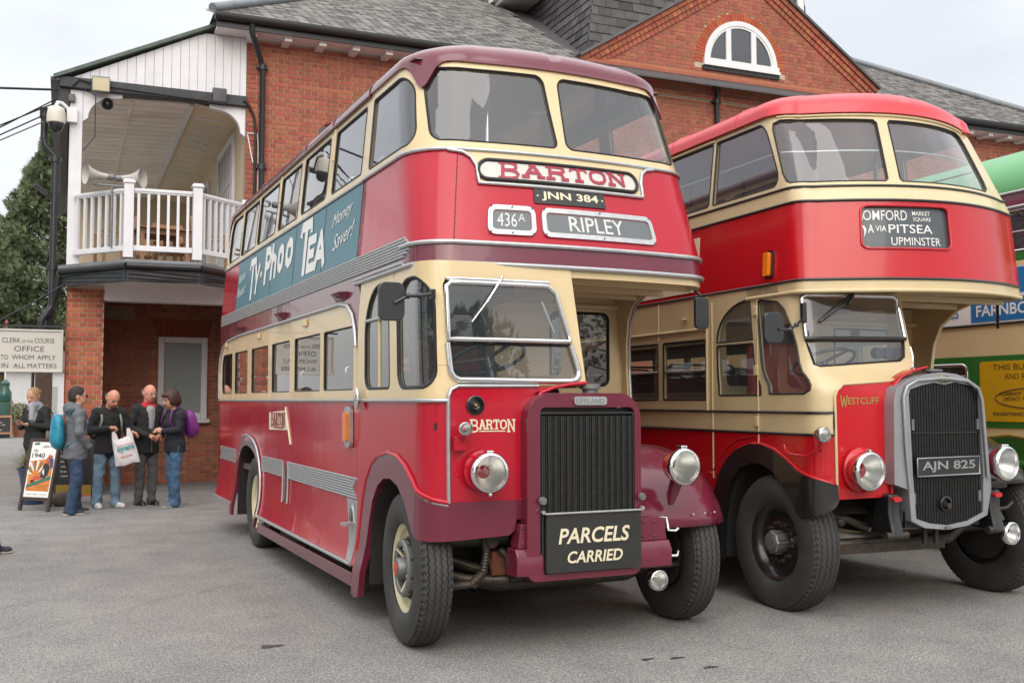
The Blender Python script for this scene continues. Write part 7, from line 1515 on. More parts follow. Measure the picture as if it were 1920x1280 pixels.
# woman with purple backpack
L4 = (-1.36, 9.80, 0); r4 = math.radians(-70)
ma4, h4 = person('woman with short dark brown hair in a navy fleece and flared jeans', L4, r4, 1.70, [M['skin'], brn, nav, bj, mat('grey_trainer', (.13, .14, .16), .6), sole, M['eye'], M['lip'], nav], 'bob', .38, .0, .10, .05, [((-.22, -.06, 1.15), (-.05, -.25, 1.13), ((.85, -.35, .3), (0, .5, -1), .8)), ((.22, -.06, 1.15), (.06, -.25, 1.12), ((-.85, -.35, .25), (0, .5, -1), .8))], (.172, .172, .84), (.098, .074, .078), female=True, bust=1)
backpack('backpack', 'small purple backpack on the back of the woman in the navy fleece', L4, r4, (0, .235, 1.22), (.145, .105, .215), pur, [[(sg * .10, .14, 1.40), (sg * .115, .0, 1.48), (sg * .125, -.12, 1.42), (sg * .14, -.155, 1.26), (sg * .17, -.05, 1.10), (sg * .13, .14, 1.05)] for sg in (-1, 1)], pur, .12)
# woman with phone, further back
L5 = (-3.24, 12.05, 0); r5 = math.radians(-38)
def ex5(s, hp, Rh): return [dict(c=(0, -.04, 1.50), r=(.12, .12, .07), m=8, k=.03, pri=.02), dict(a=(.03, -.13, 1.48), b=(.04, -.16, 1.28), ra=.06, rb=.04, m=8, k=.03, pri=.015), dict(a=(0, 0, .86), b=(0, 0, 1.0), ra=.20, rb=.18, m=2, k=.03, sc=(1, .75, .7))]
ma5, h5 = person('fair haired woman in a black wax jacket and grey scarf looking at her phone', L5, r5, 1.76, [M['skin'], bld_, wax, dj, dsh, sole, M['eye'], M['lip'], scf], 'tied', .40, .0, .09, .03, [((-.25, -.04, 1.15), (-.07, -.27, 1.20), ((.3, -.9, .1), (0, .1, 1), .5)), ((.25, -.04, 1.15), (.07, -.27, 1.19), ((-.3, -.9, .1), (0, .1, 1), .5))], (.175, .175, .84), (.092, .068, .06), female=True, bust=1, extra=ex5)
ph = thing('mobile_phone', 'small dark mobile phone held by the fair haired woman', 'phone', L5, r5); MB().box(-.035, .035, -.44, -.31, 1.245, 1.256).build('phone_body', M['black'], ph, bevel=.003); MB().box(-.031, .031, -.435, -.315, 1.2562, 1.2572).build('phone_screen', mat('phone_screen', (.25, .28, .32), .1), ph)
tb = mat('taupe_leather', (.17, .13, .105), .55, 0, .1, .2, 10, .002, 40); backpack('shoulder_bag', 'taupe leather shoulder bag hanging behind the fair haired woman', L5, r5, (.24, .10, 1.02), (.06, .17, .18), tb, [[(.23, -.03, 1.17), (.19, -.03, 1.44), (.16, .03, 1.50), (.19, .10, 1.42), (.25, .22, 1.16)]], tb, 0)
# walker almost out of the frame at the left
L6 = (-3.83, 5.35, 0)
ma6, h6 = person('walker in navy trousers mostly cut off by the left edge of the photo', L6, math.radians(110), 1.74, [M['skin'], brn, cloth('brown_coat', (.09, .06, .04)), cloth('navy_trousers', (.022, .025, .06)), dsh, sole, M['eye'], M['lip'], bk], 'short', 0, 0, .09, .24, [((-.25, .05, 1.15), (-.24, -.05, .92), ((0, -.1, -1), (1, 0, 0), .4)), ((.25, .05, 1.15), (.24, -.02, .92), ((0, -.1, -1), (-1, 0, 0), .4))], (.175, .18, .84), (.095, .072, .07))
# ============================================================ THINGS ON AND ROUND THE BUILDING
def bt(name, label, cat, loc, rz=0, group=None):   # placed in the building's frame
    c, s = math.cos(BR), math.sin(BR); x, y, z = loc
    return thing(name, label, cat, (BO[0] + c * x - s * y, BO[1] + s * x + c * y, z), BR + rz, group)
M['signboard'] = mat('cream_signboard', (.52, .51, .47), .55, 0, 0, .05, 3, dirt=.12, dirtcol=(.33, .33, .31))
sg = bt('hanging_sign', 'cream board lettered clerk of the course office hanging from an iron bracket', 'sign', (-.59, -.16, 2.03))
MB().box(-.50, .51, .0, .035, .03, .665).build('sign_board', M['signboard'], sg)
m = MB(); m.box(-.53, .54, -.02, .05, .0, .03); m.box(-.53, .54, -.02, .05, .665, .695); m.box(-.53, -.50, -.02, .05, .03, .665); m.box(.51, .54, -.02, .05, .03, .665); m.build('sign_frame', M['signboard'], sg, bevel=.006)
PS = plane_y(-.003); SG = M['blackprint']
for s_, x, z, w, h in (('CLERK', -.452, .475, .295, .078), ('OF', -.135, .478, .062, .042), ('THE', -.055, .478, .105, .042), ('COURSE', .075, .475, .325, .078), ('OFFICE', -.255, .335, .49, .088), ('TO', -.47, .205, .12, .072), ('WHOM', -.29, .205, .36, .075), ('APPLY', .125, .205, .30, .072), ('IN', -.45, .07, .105, .072), ('ALL', -.26, .07, .19, .072), ('MATTERS', -.03, .07, .475, .072)):
    text('sign_lettering', s_, PS, .455 - (.455 - x) * .90, z, w * .90, h, SG, sg, -.001, -.006)
br_ = bt('sign_bracket', 'black iron bracket and stay carrying the cream hanging sign', 'bracket', (0, -.14, 2.78)); m = MB(); m.bar((-1.2, 0, .0), (.0, 0, .0), .03, .03); m.tube([(-1.1, 0, .02), (-.55, .02, .36), (-.03, .03, .72)], .014, 6)
for x in (-.95, -.2): m.tube([(x, 0, 0), (x, 0, -.07)], .008, 6)
m.build('bracket_arm', M['gutter'], br_, 60)
# camera dome, floodlight, horn speakers, small boxes
cc = bt('security_camera', 'white security camera with dark glass dome on the corner of the balcony', 'camera', (-.24, -.16, 6.02))
MB().lathe([(.10, .10), (.145, .12), (.15, .17), (.14, .30), (.12, .37), (.06, .40), (.02, .405)], (0, 0, 0), (0, 0, 1), 28).build('camera_hood', mat('camera_cream', (.60, .58, .50), .5), cc, 50)
MB().lathe([(.01, -.05), (.06, -.035), (.105, .01), (.12, .07), (.125, .12)], (0, 0, 0), (0, 0, 1), 28).build('camera_dome', M['black'], cc, 60)
m = MB(); m.tube([(0, 0, .40), (.02, .02, .47), (.08, .05, .47), (.22, .10, .36)], .035, 8); m.box(.16, .32, .05, .16, .18, .42); m.build('camera_arm', M['wframe'], cc, 50)
fl_ = bt('floodlight', 'square yellowed floodlight fixed to the black beam of the balcony', 'floodlight', (.435, -.13, 6.86)); M['yl'] = mat('yellowed_lens', (.42, .36, .21), .25, 0, .3, .06)
MB().box(-.145, .145, -.09, .04, -.135, .115).build('lamp_case', M['wheelgrey'], fl_, bevel=.02); MB().box(-.13, .13, -.10, -.088, -.12, .10).build('lamp_lens', M['yl'], fl_, bevel=.004); MB().box(-.14, .14, -.02, .06, .116, .15).build('lamp_hood', M['wheelgrey'], fl_)
hgp = 'horn loudspeakers on the balcony'
M['horn'] = mat('horn_grey', (.46, .44, .41), .55, 0, 0, .08, 5, dirt=.2)
for nm_, x, yaw, lab in (('a', .25, -72, 'grey horn loudspeaker pointing left beside the white corner post'), ('b', 1.02, 62, 'grey horn loudspeaker pointing forward above the newel post')):
    hs_ = bt('horn_loudspeaker', lab, 'loudspeaker', (x + (.10 if nm_ == 'a' else -.06), -.80, 5.20), math.radians(yaw), hgp); ax = (0, -1, 0)
    MB().lathe([(.045, -.20), (.05, -.12), (.065, -.05), (.095, .03), (.135, .10), (.165, .13), (.17, .14)], (0, 0, 0), ax, 28, False).build('horn_bell', M['horn'], hs_, 60); MB().lathe([(.02, -.10), (.05, .0), (.045, .05), (.01, .06)], (0, 0, 0), ax, 16).build('horn_cone', M['horn'], hs_, 60); MB().lathe([(.05, -.20), (.055, -.21), (.055, -.30), (.03, -.32)], (0, 0, 0), ax, 18).build('horn_driver', M['wheelgrey'], hs_, 50)
    m = MB(); m.bar((0, .10, -.05), (0, .10, -.14), .03, .015); m.build('horn_bracket', M['wheelgrey'], hs_)
sp_ = bt('speaker_pole', 'grey steel bar carrying the two horn loudspeakers', 'pole', (.62, -.78, 4.9)); m = MB(); m.tube([(-.28, 0, .15), (.28, 0, .15)], .018, 8); m.tube([(.0, 0, .15), (.0, .0, -.85)], .02, 8); m.build('speaker_bar', M['wheelgrey'], sp_, 60)
lb = bt('loudspeaker', 'small round dark loudspeaker under the balcony ceiling by the floodlight', 'loudspeaker', (.55, .05, 6.60)); MB().lathe([(.095, 0), (.10, .03), (.075, .05), (.05, .02), (.03, .05), (.005, .055)], (0, 0, 0), (0, -1, -.2), 24).build('speaker_cone', M['black'], lb, 40); MB().bar((0, .02, .05), (0, .05, .18), .03, .03).build('speaker_bracket', M['wheelgrey'], lb)
ab_ = bt('alarm_box', 'black box mounted at the right end of the balcony beam', 'alarm box', (2.37, -.13, 6.80)); MB().box(-.12, .12, -.06, .03, -.02, .23).build('box_case', M['mirror'], ab_, bevel=.015)
jb = bt('junction_box', 'small black box at the top of the white corner post', 'junction box', (-.01, -.03, 6.50)); MB().box(-.055, .055, -.05, .03, .05, .18).build('box_case', M['black'], jb, bevel=.008)
fb = bt('small_floodlight', 'small black floodlight on the drainpipe in front of the conifer', 'floodlight', (-.36, .0, 5.0)); MB().bar((-.19, -.02, .12), (.02, .02, -.02), .16, .05).build('lamp_case', M['gutter'], fb, bevel=.01); MB().bar((0, .02, 0), (.10, .05, -.06), .03, .03).build('lamp_bracket', M['gutter'], fb)
# telegraph pole out of view carries the wires
tp = bt('telegraph_pole', 'tall wooden telegraph pole left of the building', 'pole', (-26, 1.5, 0)); MB().lathe([(.15, 0), (.12, 7.2)], (0, 0, 0), (0, 0, 1), 12).build('pole', mat('pole_wood', (.10, .075, .055), .9, 0, 0, .2, 5), tp, 60)
for k, (za, ze, xa, lab) in enumerate(((6.715, 6.60, -.2, 'thick black overhead cable, the topmost at the corner of the balcony'), (6.56, 5.0, -.24, 'second black overhead cable below the topmost one'), (6.50, 4.4, -.24, 'third black overhead cable running to the balcony corner'), (6.27, 3.95, -.42, 'thin overhead cable reaching the camera dome'), (6.15, 3.4, -.44, 'lowest thin grey overhead cable'))):
    w = bt('overhead_cable', lab, 'cable', (0, 0, 0), 0, 'overhead cables at the left corner'); P = []
    sl = ((6.652 - 6.715) / .86, (5.939 - 6.545) / .82, (6.044 - 6.545) / .82, (5.816 - 6.236) / .63, (5.75 - 6.15) / .63)[k]
    for t in np.linspace(0, 1, 30):
        x = xa - t * 25.5; y = -.1 + t * 1.6; z = za - .9 * abs(x - xa) ** .5 * .0 + (sl * (1 - t) * (xa - x) * -1 * -1 if False else sl * (xa - x) * (1 - t) ** 3 ) + t * t * (7.0 - za) * 1.0
        P.append((x, y, z))
    MB().tube(P, .020 if k == 0 else .012, 6).build('wire', M['rubber'] if k < 4 else M['wheelgrey'], w, 60)
# balcony furniture
M['teak'] = mat('oiled_teak', (.36, .20, .105), .6, 0, 0, .2, 12, .002, 40, objrand=.1)
def gchair(x, y, rz, lab):
    c = bt('garden_chair', lab, 'chair', (x, y, 3.80), rz, 'wooden chairs on the balcony')
    for sx in (-.25, .25):
        MB().bar((sx, -.24, 0), (sx, -.24, .64), .05, .05).build('leg', M['teak'], c); MB().bar((sx, .24, 0), (sx, .34, 1.0), .05, .05, up=(0, 1, 0)).build('leg', M['teak'], c); MB().bar((sx, -.28, .66), (sx, .30, .66), .06, .03).build('arm_rest', M['teak'], c)
    for k in range(6): MB().bar((-.24, -.22 + k * .085, .42), (.24, -.22 + k * .085, .42), .07, .02).build('seat_slat', M['teak'], c)
    for k in range(6): x0 = -.20 + k * .08; MB().bar((x0, .27, .46), (x0, .335, .92), .05, .015, up=(0, 1, 0)).build('back_slat', M['teak'], c)
    MB().bar((-.25, .345, .95), (.25, .345, .95), .03, .08).build('top_rail', M['teak'], c)
gchair(.72, .55, math.radians(-75), 'wooden garden chair nearest the left newel post, seen from the side'); gchair(1.75, .95, math.radians(15), 'wooden garden chair with its back to the window, behind the balcony table'); gchair(2.35, .35, math.radians(80), 'wooden garden chair behind the right newel post'); gchair(1.2, 1.6, math.radians(10), 'wooden garden chair furthest back on the balcony')
tbl = bt('garden_table', 'wooden garden table among the chairs on the balcony', 'table', (1.45, .35, 3.80), .2)
for k in range(8): MB().bar((-.45, -.40 + k * .114, .72), (.45, -.40 + k * .114, .72), .105, .025).build('table_slat', M['teak'], tbl)
for sx in (-.38, .38):
    for sy in (-.34, .34): MB().bar((sx, sy, 0), (sx, sy, .70), .06, .06).build('leg', M['teak'], tbl)
m = MB(); m.bar((-.42, -.34, .66), (.42, -.34, .66), .03, .08); m.bar((-.42, .34, .66), (.42, .34, .66), .03, .08); m.build('apron', M['teak'], tbl)
# poster board
M['dkwood'] = mat('dark_wood_frame', (.055, .038, .03), .6, 0, 0, .2, 10)
pbd = thing('poster_board', 'wooden A-board with an orange and white 1940 poster', 'poster board', (-3.14, 10.09, 0), math.radians(-48)); LN = .20
PB_ = lambda a, b, d=0: np.stack([np.asarray(a, float), -.16 + np.asarray(b, float) * LN + np.asarray(d, float), np.asarray(b, float)], -1)
for s_ in (-1, 1):
    v = [PB_(s_ * .27 + e, z, d) for z in (0.0, 1.02) for d in (-.02, .02) for e in (-.022, .022)]; MB().add(v, [(0,1,3,2),(4,5,7,6),(0,1,5,4),(1,3,7,5),(3,2,6,7),(2,0,4,6)]).build('frame_stile', M['dkwood'], pbd)
    MB().bar((s_ * .27, .40, 0), (s_ * .27, .05, 1.0), .04, .03).build('rear_leg', M['dkwood'], pbd)
for z in (.17, 1.0): MB().bar(PB_(-.248, z, 0), PB_(.248, z, 0), .036, .045).build('frame_rail', M['dkwood'], pbd)
po = panel('poster', [(-.247, .195), (.247, .195), (.247, .98), (-.247, .98)], [], PB_, M['white'], pbd, .3, .006, -.008)
og = mat('poster_orange', (.62, .21, .045), .5); tl = mat('poster_green', (.03, .16, .13), .5); pr = mat('poster_red', (.50, .10, .07), .5); pb2 = mat('poster_blue', (.05, .08, .20), .5)
panel('poster_print', [(-.22, .28), (.22, .28), (.22, .55), (.20, .70), (.12, .74), (-.05, .72), (-.22, .70)], [], PB_, og, po, .2, 0, -.0095)
def pp(P, mt, d): panel('poster_print', P, [], PB_, mt, po, .2, 0, d)
for k, a in enumerate(np.linspace(20, 165, 8)): # rays
    r0, r1 = .07, .21; da = 5; pp([(-.09 + r0 * math.cos(math.radians(a - da)), .50 + r0 * math.sin(math.radians(a - da))), (-.09 + r1 * math.cos(math.radians(a - da)), .50 + r1 * math.sin(math.radians(a - da))), (-.09 + r1 * math.cos(math.radians(a + da)), .50 + r1 * math.sin(math.radians(a + da))), (-.09 + r0 * math.cos(math.radians(a + da)), .50 + r0 * math.sin(math.radians(a + da)))], M['white'] if k % 2 else tl, -.0105 - .0003 * k)
pp([(-.22, .36), (.22, .50), (.22, .45), (-.22, .32)], tl, -.0135); pp([(-.13, .42), (-.02, .455), (.06, .45), (.10, .47), (.02, .50), (-.06, .50), (-.12, .47)], pr, -.014)
pp([(.02, .48), (.10, .46), (.16, .52), (.17, .62), (.12, .69), (.06, .67), (.03, .58)], M['blackprint'], -.0145); pp([(.04, .55), (.09, .50), (.07, .60)], M['white'], -.015); pp([(.10, .66), (.18, .70), (.20, .78), (.13, .80), (.09, .74)], pr, -.0155); pp([(.14, .76), (.22, .74), (.23, .62), (.19, .60)], pb2, -.016); pp([(-.16, .40), (-.10, .40), (-.08, .43), (-.14, .44)], M['blackprint'], -.0165); pp([(-.20, .93), (-.10, .935), (-.10, .965), (-.20, .96)], tl, -.0105)
text('poster_lettering', '1940', PB_, -.21, .75, .25, .065, M['blackprint'], po, -.0125, .01); text('poster_lettering', 'the', PB_, -.19, .83, .08, .05, pb2, po, -.0125, 0, .3); text('poster_lettering', 'relive the', PB_, -.03, .89, .22, .04, pb2, po, -.0125, 0, .3, .06)
for z, w in ((.375, .24), (.345, .20)): text('poster_lettering', 'saturday racing', PB_, -.04, z - .02, w, .018, M['blackprint'], po, -.0175)
text('poster_lettering', 'vintage motors and music all day', PB_, -.20, .295, .40, .016, mat('poster_brown', (.25, .06, .02), .5), po, -.0175); text('poster_lettering', 'open daily', PB_, -.18, .225, .2, .022, M['blackprint'], po, -.0125); text('poster_lettering', 'free entry', PB_, .06, .225, .14, .02, M['blackprint'], po, -.0125)
bd2 = thing('chalk_board', 'dark chalk board behind the poster board with a yellow strip at its foot', 'chalkboard', (-2.70, 10.78, 0), math.radians(-25))
MB().box(-.27, .27, -.02, .02, .30, .98).build('board', M['plateblack'], bd2); MB().box(-.27, .27, -.025, .02, .16, .295).build('yellow_strip', mat('ochre', (.35, .22, .03), .6), bd2)
m = MB(); m.box(-.30, -.27, -.03, .03, 0, 1.0); m.box(.27, .30, -.03, .03, 0, 1.0); m.box(-.27, .27, -.03, .03, .985, 1.01); m.build('board_frame', M['dkwood'], bd2); m = MB(); m.bar((-.28, .35, 0), (-.28, .02, .95), .03, .03); m.bar((.28, .35, 0), (.28, .02, .95), .03, .03); m.build('rear_leg', M['dkwood'], bd2)
for k in range(7): text('chalk_lettering', ('today', 'tea and cakes', 'hot soup', 'rolls', 'cold drinks', 'ices', 'open')[k], plane_y(-.022), -.2, .86 - k * .075, .16 + .05 * (k % 3), .03, M['white'], bd2, -.002, -.004)
def rock(name, lab, loc, r, mt, cat='stone'):
    P = [dict(c=(0, 0, r[2] * .8), r=r, m=0, k=.05), dict(c=(r[0] * .4, .05, r[2] * .7), r=(r[0] * .7, r[1] * .8, r[2] * .8), m=0, k=.06)]
    o = mk(name, sdf_mesh('rock', P, .02, [mt], 0, True), None, None, loc, (0, 0, .4)); tag(o, lab, cat)
M['rock'] = mat('brown_stone', (.13, .10, .08), .9, 0, 0, .3, 8, .008, 20, dirt=.4); rock('stone', 'rounded brown stone on the ground behind the poster board', (-2.86, 10.60, 0), (.17, .13, .12), M['rock'])
# pots and plants
def leaf_blades(n, c, L0, L1, spread, w, name, mt, parent, droop=.5):
    V = []; F = []
    for i in range(n):
        a = random.uniform(0, 2 * PI); t = random.random() ** .7 * spread; ln = random.uniform(L0, L1); d = np.array((math.cos(a) * math.sin(t), math.sin(a) * math.sin(t), math.cos(t))); s = np.array((-math.sin(a), math.cos(a), 0)) * w; b = len(V); p = np.array(c) + np.array((math.cos(a), math.sin(a), 0)) * random.random() * .06
        for k in range(4): q = k / 3; pt = p + d * ln * q + np.array((math.cos(a), math.sin(a), -1)) * droop * ln * q * q * .3; ww = s * (1 - q * .92); V += [tuple(pt - ww), tuple(pt + ww)]
        for k in range(3): F.append((b + 2 * k, b + 2 * k + 1, b + 2 * k + 3, b + 2 * k + 2))
    return mk(name, mesh_np(name, V, F), mt, parent)
M['yleaf'] = mat('yellow_green_leaf', (.16, .17, .035), .55, 0, 0, .15, 8, island=.4); M['bush'] = mat('golden_bush_leaf', (.13, .14, .03), .6, 0, 0, .15, 8, island=.45); M['conifer'] = mat('conifer_leaf', (.12, .155, .08), .8, 0, 0, .2, .6, island=.5); M['broad'] = mat('green_leaf', (.055, .085, .03), .6, 0, 0, .2, .6, island=.45); M['bark'] = mat('bark', (.07, .05, .038), .95, 0, 0, .3, 6, .01, 20)
fp_ = thing('potted_plant', 'spiky yellow green plant in a blue glazed pot behind the poster board', 'potted plant', (-3.26, 11.10, 0)); MB().lathe([(.14, 0), (.15, .02), (.20, .40), (.235, .52), (.25, .53), (.25, .56), (.22, .56), (.20, .50), (.0, .49)], (0, 0, 0), (0, 0, 1), 28).build('pot', mat('blue_glaze', (.03, .045, .12), .2, 0, .6, .1), fp_, 40); leaf_blades(420, (0, 0, .5), .22, .5, 1.25, .010, 'leaves', M['yleaf'], fp_)
cp2 = thing('potted_bush', 'round golden bush in a terracotta pot in the yard under the hanging sign', 'potted plant', (-3.72, 43.3, 0)); MB().lathe([(.22, 0), (.30, .55), (.33, .56), (.33, .65), (.28, .65), (.0, .6)], (0, 0, 0), (0, 0, 1), 20).build('pot', mat('terracotta', (.30, .13, .09), .8), cp2, 40)
def leaf_ball(n, c, r, sz, name, mt, parent, sc=(1, 1, 1)):
    u = rng.normal(size=(n, 3)); u /= np.linalg.norm(u, axis=1, keepdims=True); p = np.array(c) + u * r * np.array(sc) * (.75 + .3 * rng.random((n, 1))); a = rng.normal(size=(n, 3)); a /= np.linalg.norm(a, axis=1, keepdims=True); b = np.cross(a, u); V = np.stack([p - a * sz, p + b * sz * .5, p + a * sz, p - b * sz * .5], 1).reshape(-1, 3); F = np.arange(n * 4).reshape(n, 4)
    return mk(name, mesh_np(name, V, F), mt, parent)
leaf_ball(900, (0, 0, 1.0), .52, .07, 'foliage', M['bush'], cp2, (1, 1, .85))
# ---- yard seen under the sign
wb = thing('white_building', 'low white painted building across the yard, seen under the hanging sign', 'building', (-3.2, 46.5, 0)); M['wbrick'] = mat('white_painted_brick', (.58, .58, .58), .8, 0, 0, .05, 2, .01, 8)
MB().box(-1.2, 3.2, 0, 4, .9, 3.0).build('wall', M['wbrick'], wb); MB().box(-1.2, 3.2, -.06, -.005, 0, .9).build('plinth', M['brickd'], wb); MB().add([(-3.4, -.3, 2.95), (3.4, -.3, 2.95), (3.4, 2, 3.9), (-3.4, 2, 3.9)], [(0, 1, 2, 3)]).build('roof', M['slated'], wb)
MB().lathe([(.09, 0), (.09, 2.9)], (.25, -.12, 0), (0, 0, 1), 12).build('downpipe', M['wframe'], wb, 60); MB().box(.55, 1.0, -.05, 0, 1.0, 2.2).build('grey_door', mat('pale_grey', (.33, .35, .34), .6), wb)
tb_ = thing('timber_building', 'tan timber fronted building left of the white building in the yard', 'building', (-6.4, 47, 0)); MB().box(-4, 2.0, 0, 3, 0, 3.1).build('wall', mat('tan_timber', (.16, .13, .07), .8, 0, 0, .15, 3), tb_)
for x in (-2.6, -.9, .9): w_ = MB().box(x - .5, x + .5, -.05, -.01, 1.1, 2.4).build('window', M['pane'], tb_); m = MB(); m.box(x - .56, x - .5, -.08, 0, 1.05, 2.45); m.box(x + .5, x + .56, -.08, 0, 1.05, 2.45); m.box(x - .5, x + .5, -.08, 0, 2.4, 2.46); m.box(x - .5, x + .5, -.08, 0, 1.04, 1.1); m.box(x - .02, x + .02, -.07, 0, 1.1, 2.4); m.build('window_frame', M['dkwood'], w_)
MB().add([(-4.3, -.3, 3.05), (2.2, -.3, 3.05), (2.2, 2, 3.9), (-4.3, 2, 3.9)], [(0, 1, 2, 3)]).build('roof', M['slated'], tb_)
fg = thing('flag', 'flag with blue field and red and white bars above the hanging sign', 'flag', (-4.35, 44.5, 0)); MB().lathe([(.035, 0), (.03, 4.9)], (0, 0, 0), (0, 0, 1), 8).build('flag_pole', M['wframe'], fg, 60); m = MB(); m.lathe([(.10, 4.3), (.10, 4.5), (.06, 4.55), (.06, 4.95), (.10, 5.0), (.02, 5.1)], (0, 0, 0), (0, 0, 1), 10); m.build('finial', mat('terracotta_red', (.25, .07, .05), .8), fg, 40)
FG = lambda a, b, d=0: np.stack([np.asarray(a, float), .08 * np.sin(np.asarray(a) * 5) + np.asarray(d, float), np.asarray(b, float)], -1)
panel('flag_cloth', [(.03, 3.75), (1.1, 3.75), (1.1, 4.42), (.03, 4.42)], [], FG, pb2, fg, .12, .01)
for P, mt, d in (([(.03, 3.80), (.12, 3.75), (1.1, 4.36), (1.1, 4.42), (1.0, 4.42)], M['white'], -.004), ([(.03, 4.42), (.03, 4.36), (1.0, 3.75), (1.1, 3.75), (1.1, 3.81)], M['white'], -.004), ([(.03, 4.04), (1.1, 4.04), (1.1, 4.14), (.03, 4.14)], pr, -.008), ([(.5, 3.75), (.62, 3.75), (.62, 4.42), (.5, 4.42)], pr, -.009)): panel('flag_bar', P, [], FG, mt, fg, .12, 0, d)
gp = thing('petrol_pump', 'old green petrol pump standing in the yard under the hanging sign', 'petrol pump', (-4.3, 42.5, 0)); GP = mat('pump_green', (.012, .07, .055), .35, 0, .4, .1)
m = MB(); m.box(-.28, .28, -.22, .22, 0, .5); m.box(-.20, .20, -.18, .18, .5, 1.5); m.build('pump_body', GP, gp, bevel=.03); MB().lathe([(.20, 1.5), (.26, 1.6), (.26, 1.9), (.16, 2.1), (.19, 2.3), (.05, 2.45)], (0, 0, 0), (0, 0, 1), 16).build('pump_head', GP, gp, 40); MB().tube([(.2, -.1, 1.7), (.38, -.12, 1.3), (.40, -.12, .8), (.28, -.12, .6)], .03, 8).build('hose', mat('pump_hose', (.10, .16, .11), .6), gp, 60); MB().tube([(-.2, -.1, 1.7), (-.38, -.12, 1.3), (-.40, -.12, .8), (-.28, -.12, .6)], .03, 8).build('hose', mat('pump_hose2', (.10, .16, .11), .6), gp, 60)
cb = thing('chalk_board', 'chalk menu board in a wooden frame in the yard at the left edge', 'chalkboard', (-4.42, 42.0, 0)); MB().box(-.42, .36, -.02, .02, .25, .85).build('board', M['plateblack'], cb); m = MB(); m.box(-.48, -.42, -.04, .03, 0, .95); m.box(.36, .42, -.04, .03, 0, .95); m.box(-.42, .36, -.04, .03, .86, .95); m.box(-.42, .36, -.04, .03, .17, .25); m.build('board_frame', M['teak'], cb)
for k in range(5): text('chalk_lettering', ('menu', 'coffee', 'bacon roll', 'soup', 'cake')[k], plane_y(-.023), -.3, .74 - k * .105, .25 + .1 * (k % 3), .05, M['white'], cb, -.002)
nb_ = thing('notice_board', 'white notice in a pale wooden frame above the chalk menu board', 'notice board', (-4.45, 42.6, 0)); MB().box(-.40, .34, -.02, .02, .95, 1.42).build('notice', M['white'], nb_); m = MB(); m.box(-.48, -.40, -.04, .03, .0, 1.5); m.box(.34, .42, -.04, .03, .0, 1.5); m.box(-.40, .34, -.04, .03, 1.42, 1.5); m.box(-.40, .34, -.04, .03, .87, .95); m.build('board_frame', M['teak'], nb_); text('notice_lettering', 'open', plane_y(-.022), -.15, 1.15, .3, .08, M['blackprint'], nb_, -.002)
tpst = thing('timber_gate_post', 'dark brown timber panel beside the brick pillar', 'panel', (-3.02, 21.0, 0), -.03); MB().box(-.22, .16, 0, .1, 0, 2.6).build('panel_board', mat('brown_timber', (.085, .06, .045), .85, 0, 0, .25, 6, .004, 14), tpst); MB().lathe([(.035, 0), (.035, 2.7)], (-.27, 0, 0), (0, 0, 1), 8).build('post', M['gutter'], tpst, 60)
# ---- trees
def sprays(n, pos_fn, size, name, mt, parent, up=.4):
    """leaf sprays: each a fan of five narrow blades"""
    p, out = pos_fn(n); V = []; o = out + rng.normal(size=(n, 3)) * .45; o[:, 2] += up * (rng.random(n) - .25); o /= np.linalg.norm(o, axis=1, keepdims=True); r = rng.normal(size=(n, 3)); s = np.cross(o, r); s /= np.linalg.norm(s, axis=1, keepdims=True); sz = size * (.6 + .8 * rng.random((n, 1)))
    for a in (-.8, -.4, 0, .4, .8):
        d = o * math.cos(a) + s * math.sin(a); ln = sz * (1 - .35 * abs(a)); w = (s * math.cos(a) - o * math.sin(a)) * sz * .10; V.append(np.stack([p - w * .4, p + d * ln * .55 - w, p + d * ln, p + d * ln * .55 + w], 1))
    V = np.stack(V, 1).reshape(-1, 3); F = np.arange(len(V)).reshape(-1, 4); return mk(name, mesh_np(name, V, F), mt, parent)
def conifer(loc, H, R, n, lab, grp='trees beyond the building', rz=0, size=.34):
    t = thing('conifer_tree', lab, 'tree', loc, rz, grp); MB().lathe([(R * .10, 0), (R * .07, H * .4), (.03, H * .97)], (0, 0, 0), (0, 0, 1), 10).build('trunk', M['bark'], t, 60); nb = 46; bz = np.sort(rng.random(nb)) ; ba = rng.random(nb) * 2 * PI; br2 = .75 + .5 * rng.random(nb)
    def fn(n):
        b = rng.integers(0, nb * 3, n); h = (.02 + .98 * rng.random(n) ** 1.25); a = rng.random(n) * 2 * PI; lump = 1 + .22 * np.sin(a * 3 + h * 23) * np.sin(h * 41 + a) + .14 * np.sin(a * 7 + h * 60); prof = R * np.minimum(1, (1 - h) * 1.35 + .04) * (.55 + .45 * np.minimum(1, h * 6)); r = prof * lump * (.45 + .6 * rng.random(n) ** .5); p = np.stack([np.cos(a) * r, np.sin(a) * r, h * H + .0 * r], 1); out = np.stack([np.cos(a), np.sin(a), .55 + 0 * a], 1); return p, out
    sprays(n, fn, size, 'crown', M['conifer'], t)
    m = MB()
    for k in range(40): h = .08 + .85 * random.random(); a = random.random() * 2 * PI; r = R * min(1, (1 - h) * 1.3) * .85; m.tube([(0, 0, h * H - r * .15), (math.cos(a) * r, math.sin(a) * r, h * H + r * .15)], [.06, .015], 5, False)
    m.build('branches', M['bark'], t, 60); return t
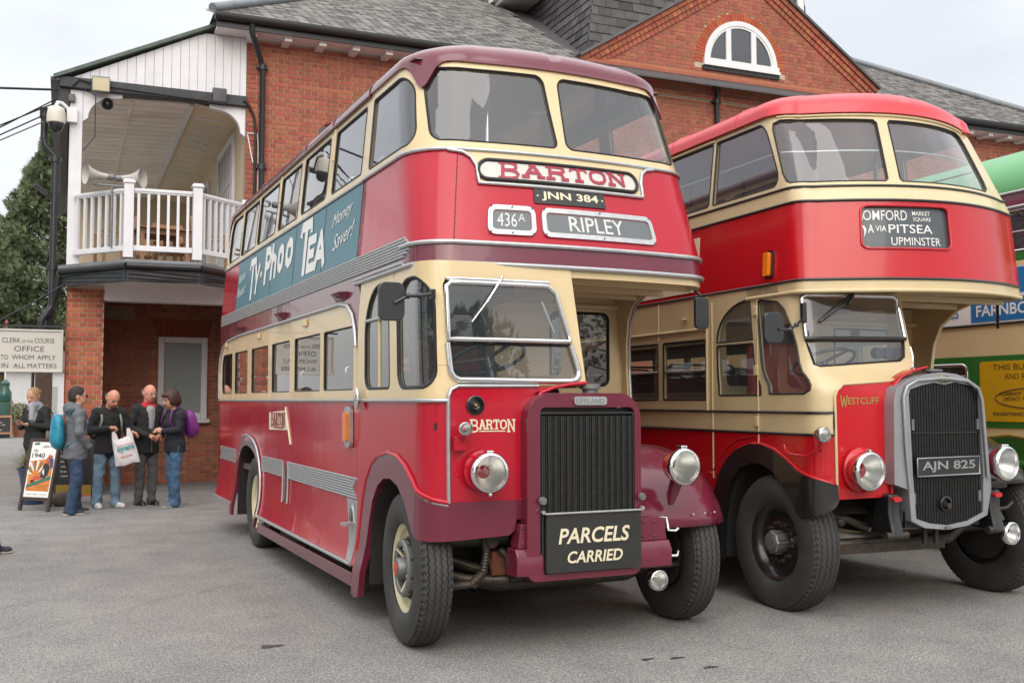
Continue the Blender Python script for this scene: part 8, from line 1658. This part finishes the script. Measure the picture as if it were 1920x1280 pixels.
def broad(loc, H, R, n, lab, grp, mt='broad', size=.5):
    t = thing('broadleaf_tree', lab, 'tree', loc, random.random() * 6, grp); MB().tube([(0, 0, 0), (.1, 0, H * .3), (0, .1, H * .6)], [R * .09, R * .06, R * .03], 10).build('trunk', M['bark'], t, 60); cl = [(np.array((random.uniform(-.6, .6) * R, random.uniform(-.6, .6) * R, H * random.uniform(.42, .88))), R * random.uniform(.3, .52)) for _ in range(13)]; m = MB()
    for c, r in cl: m.tube([(0, 0, H * .3), c * (.6, .6, .85), c], [R * .04, R * .02, .02], 5, False)
    m.build('limbs', M['bark'], t, 60)
    def fn(n):
        i = rng.integers(0, len(cl), n); C_ = np.array([c for c, _ in cl])[i]; r_ = np.array([r for _, r in cl])[i]; u = rng.normal(size=(n, 3)); u /= np.linalg.norm(u, axis=1, keepdims=True); return C_ + u * (r_ * (.55 + .5 * rng.random(n)))[:, None], u
    sprays(n, fn, size, 'crown', M[mt], t); return t
TG = 'trees beyond the building'
conifer((-2.1, 58.0, 0), 17.8, 4.8, 30000, 'tall dark conifer right behind the drainpipe at the balcony corner', TG); conifer((-5.9, 59.5, 0), 12.8, 3.8, 16000, 'shorter conifer left of the tall one above the hanging sign', TG); conifer((-9.2, 62, 0), 10.8, 3.6, 9000, 'conifer partly cut by the left edge of the photo', TG)
bt_ = broad((-10.2, 72, 0), 14.0, 4.4, 500, 'pale bare tree at the left edge beyond the conifers', TG, 'bush', .35)
# trees and sheds along the yard to the left and behind the camera, which the paint and glass reflect
YG = 'trees along the yard left of the buses'
k = 0
for x, y, H, R, kind in ((-24, 26, 12, 4.2, 0), (-27, 17, 10, 4.5, 1), (-25, 9, 13, 4.0, 0), (-29, 1, 11, 5, 1), (-27, -8, 12, 5, 1), (-24, -18, 11, 4.5, 0), (-14, -30, 11, 5, 1), (-3, -34, 12, 5.5, 1), (9, -36, 11, 5, 1), (22, -33, 12, 5, 0)):
    (conifer if kind == 0 else broad)((x, y, 0), H, R, 2200, ('dark conifer' if kind == 0 else 'leafy tree') + ' in the row along the far side of the yard', YG, **({} if kind == 0 else {})) if kind == 0 else broad((x, y, 0), H, R, 2600, 'leafy tree in the row along the far side of the yard', YG, 'broad', .6)
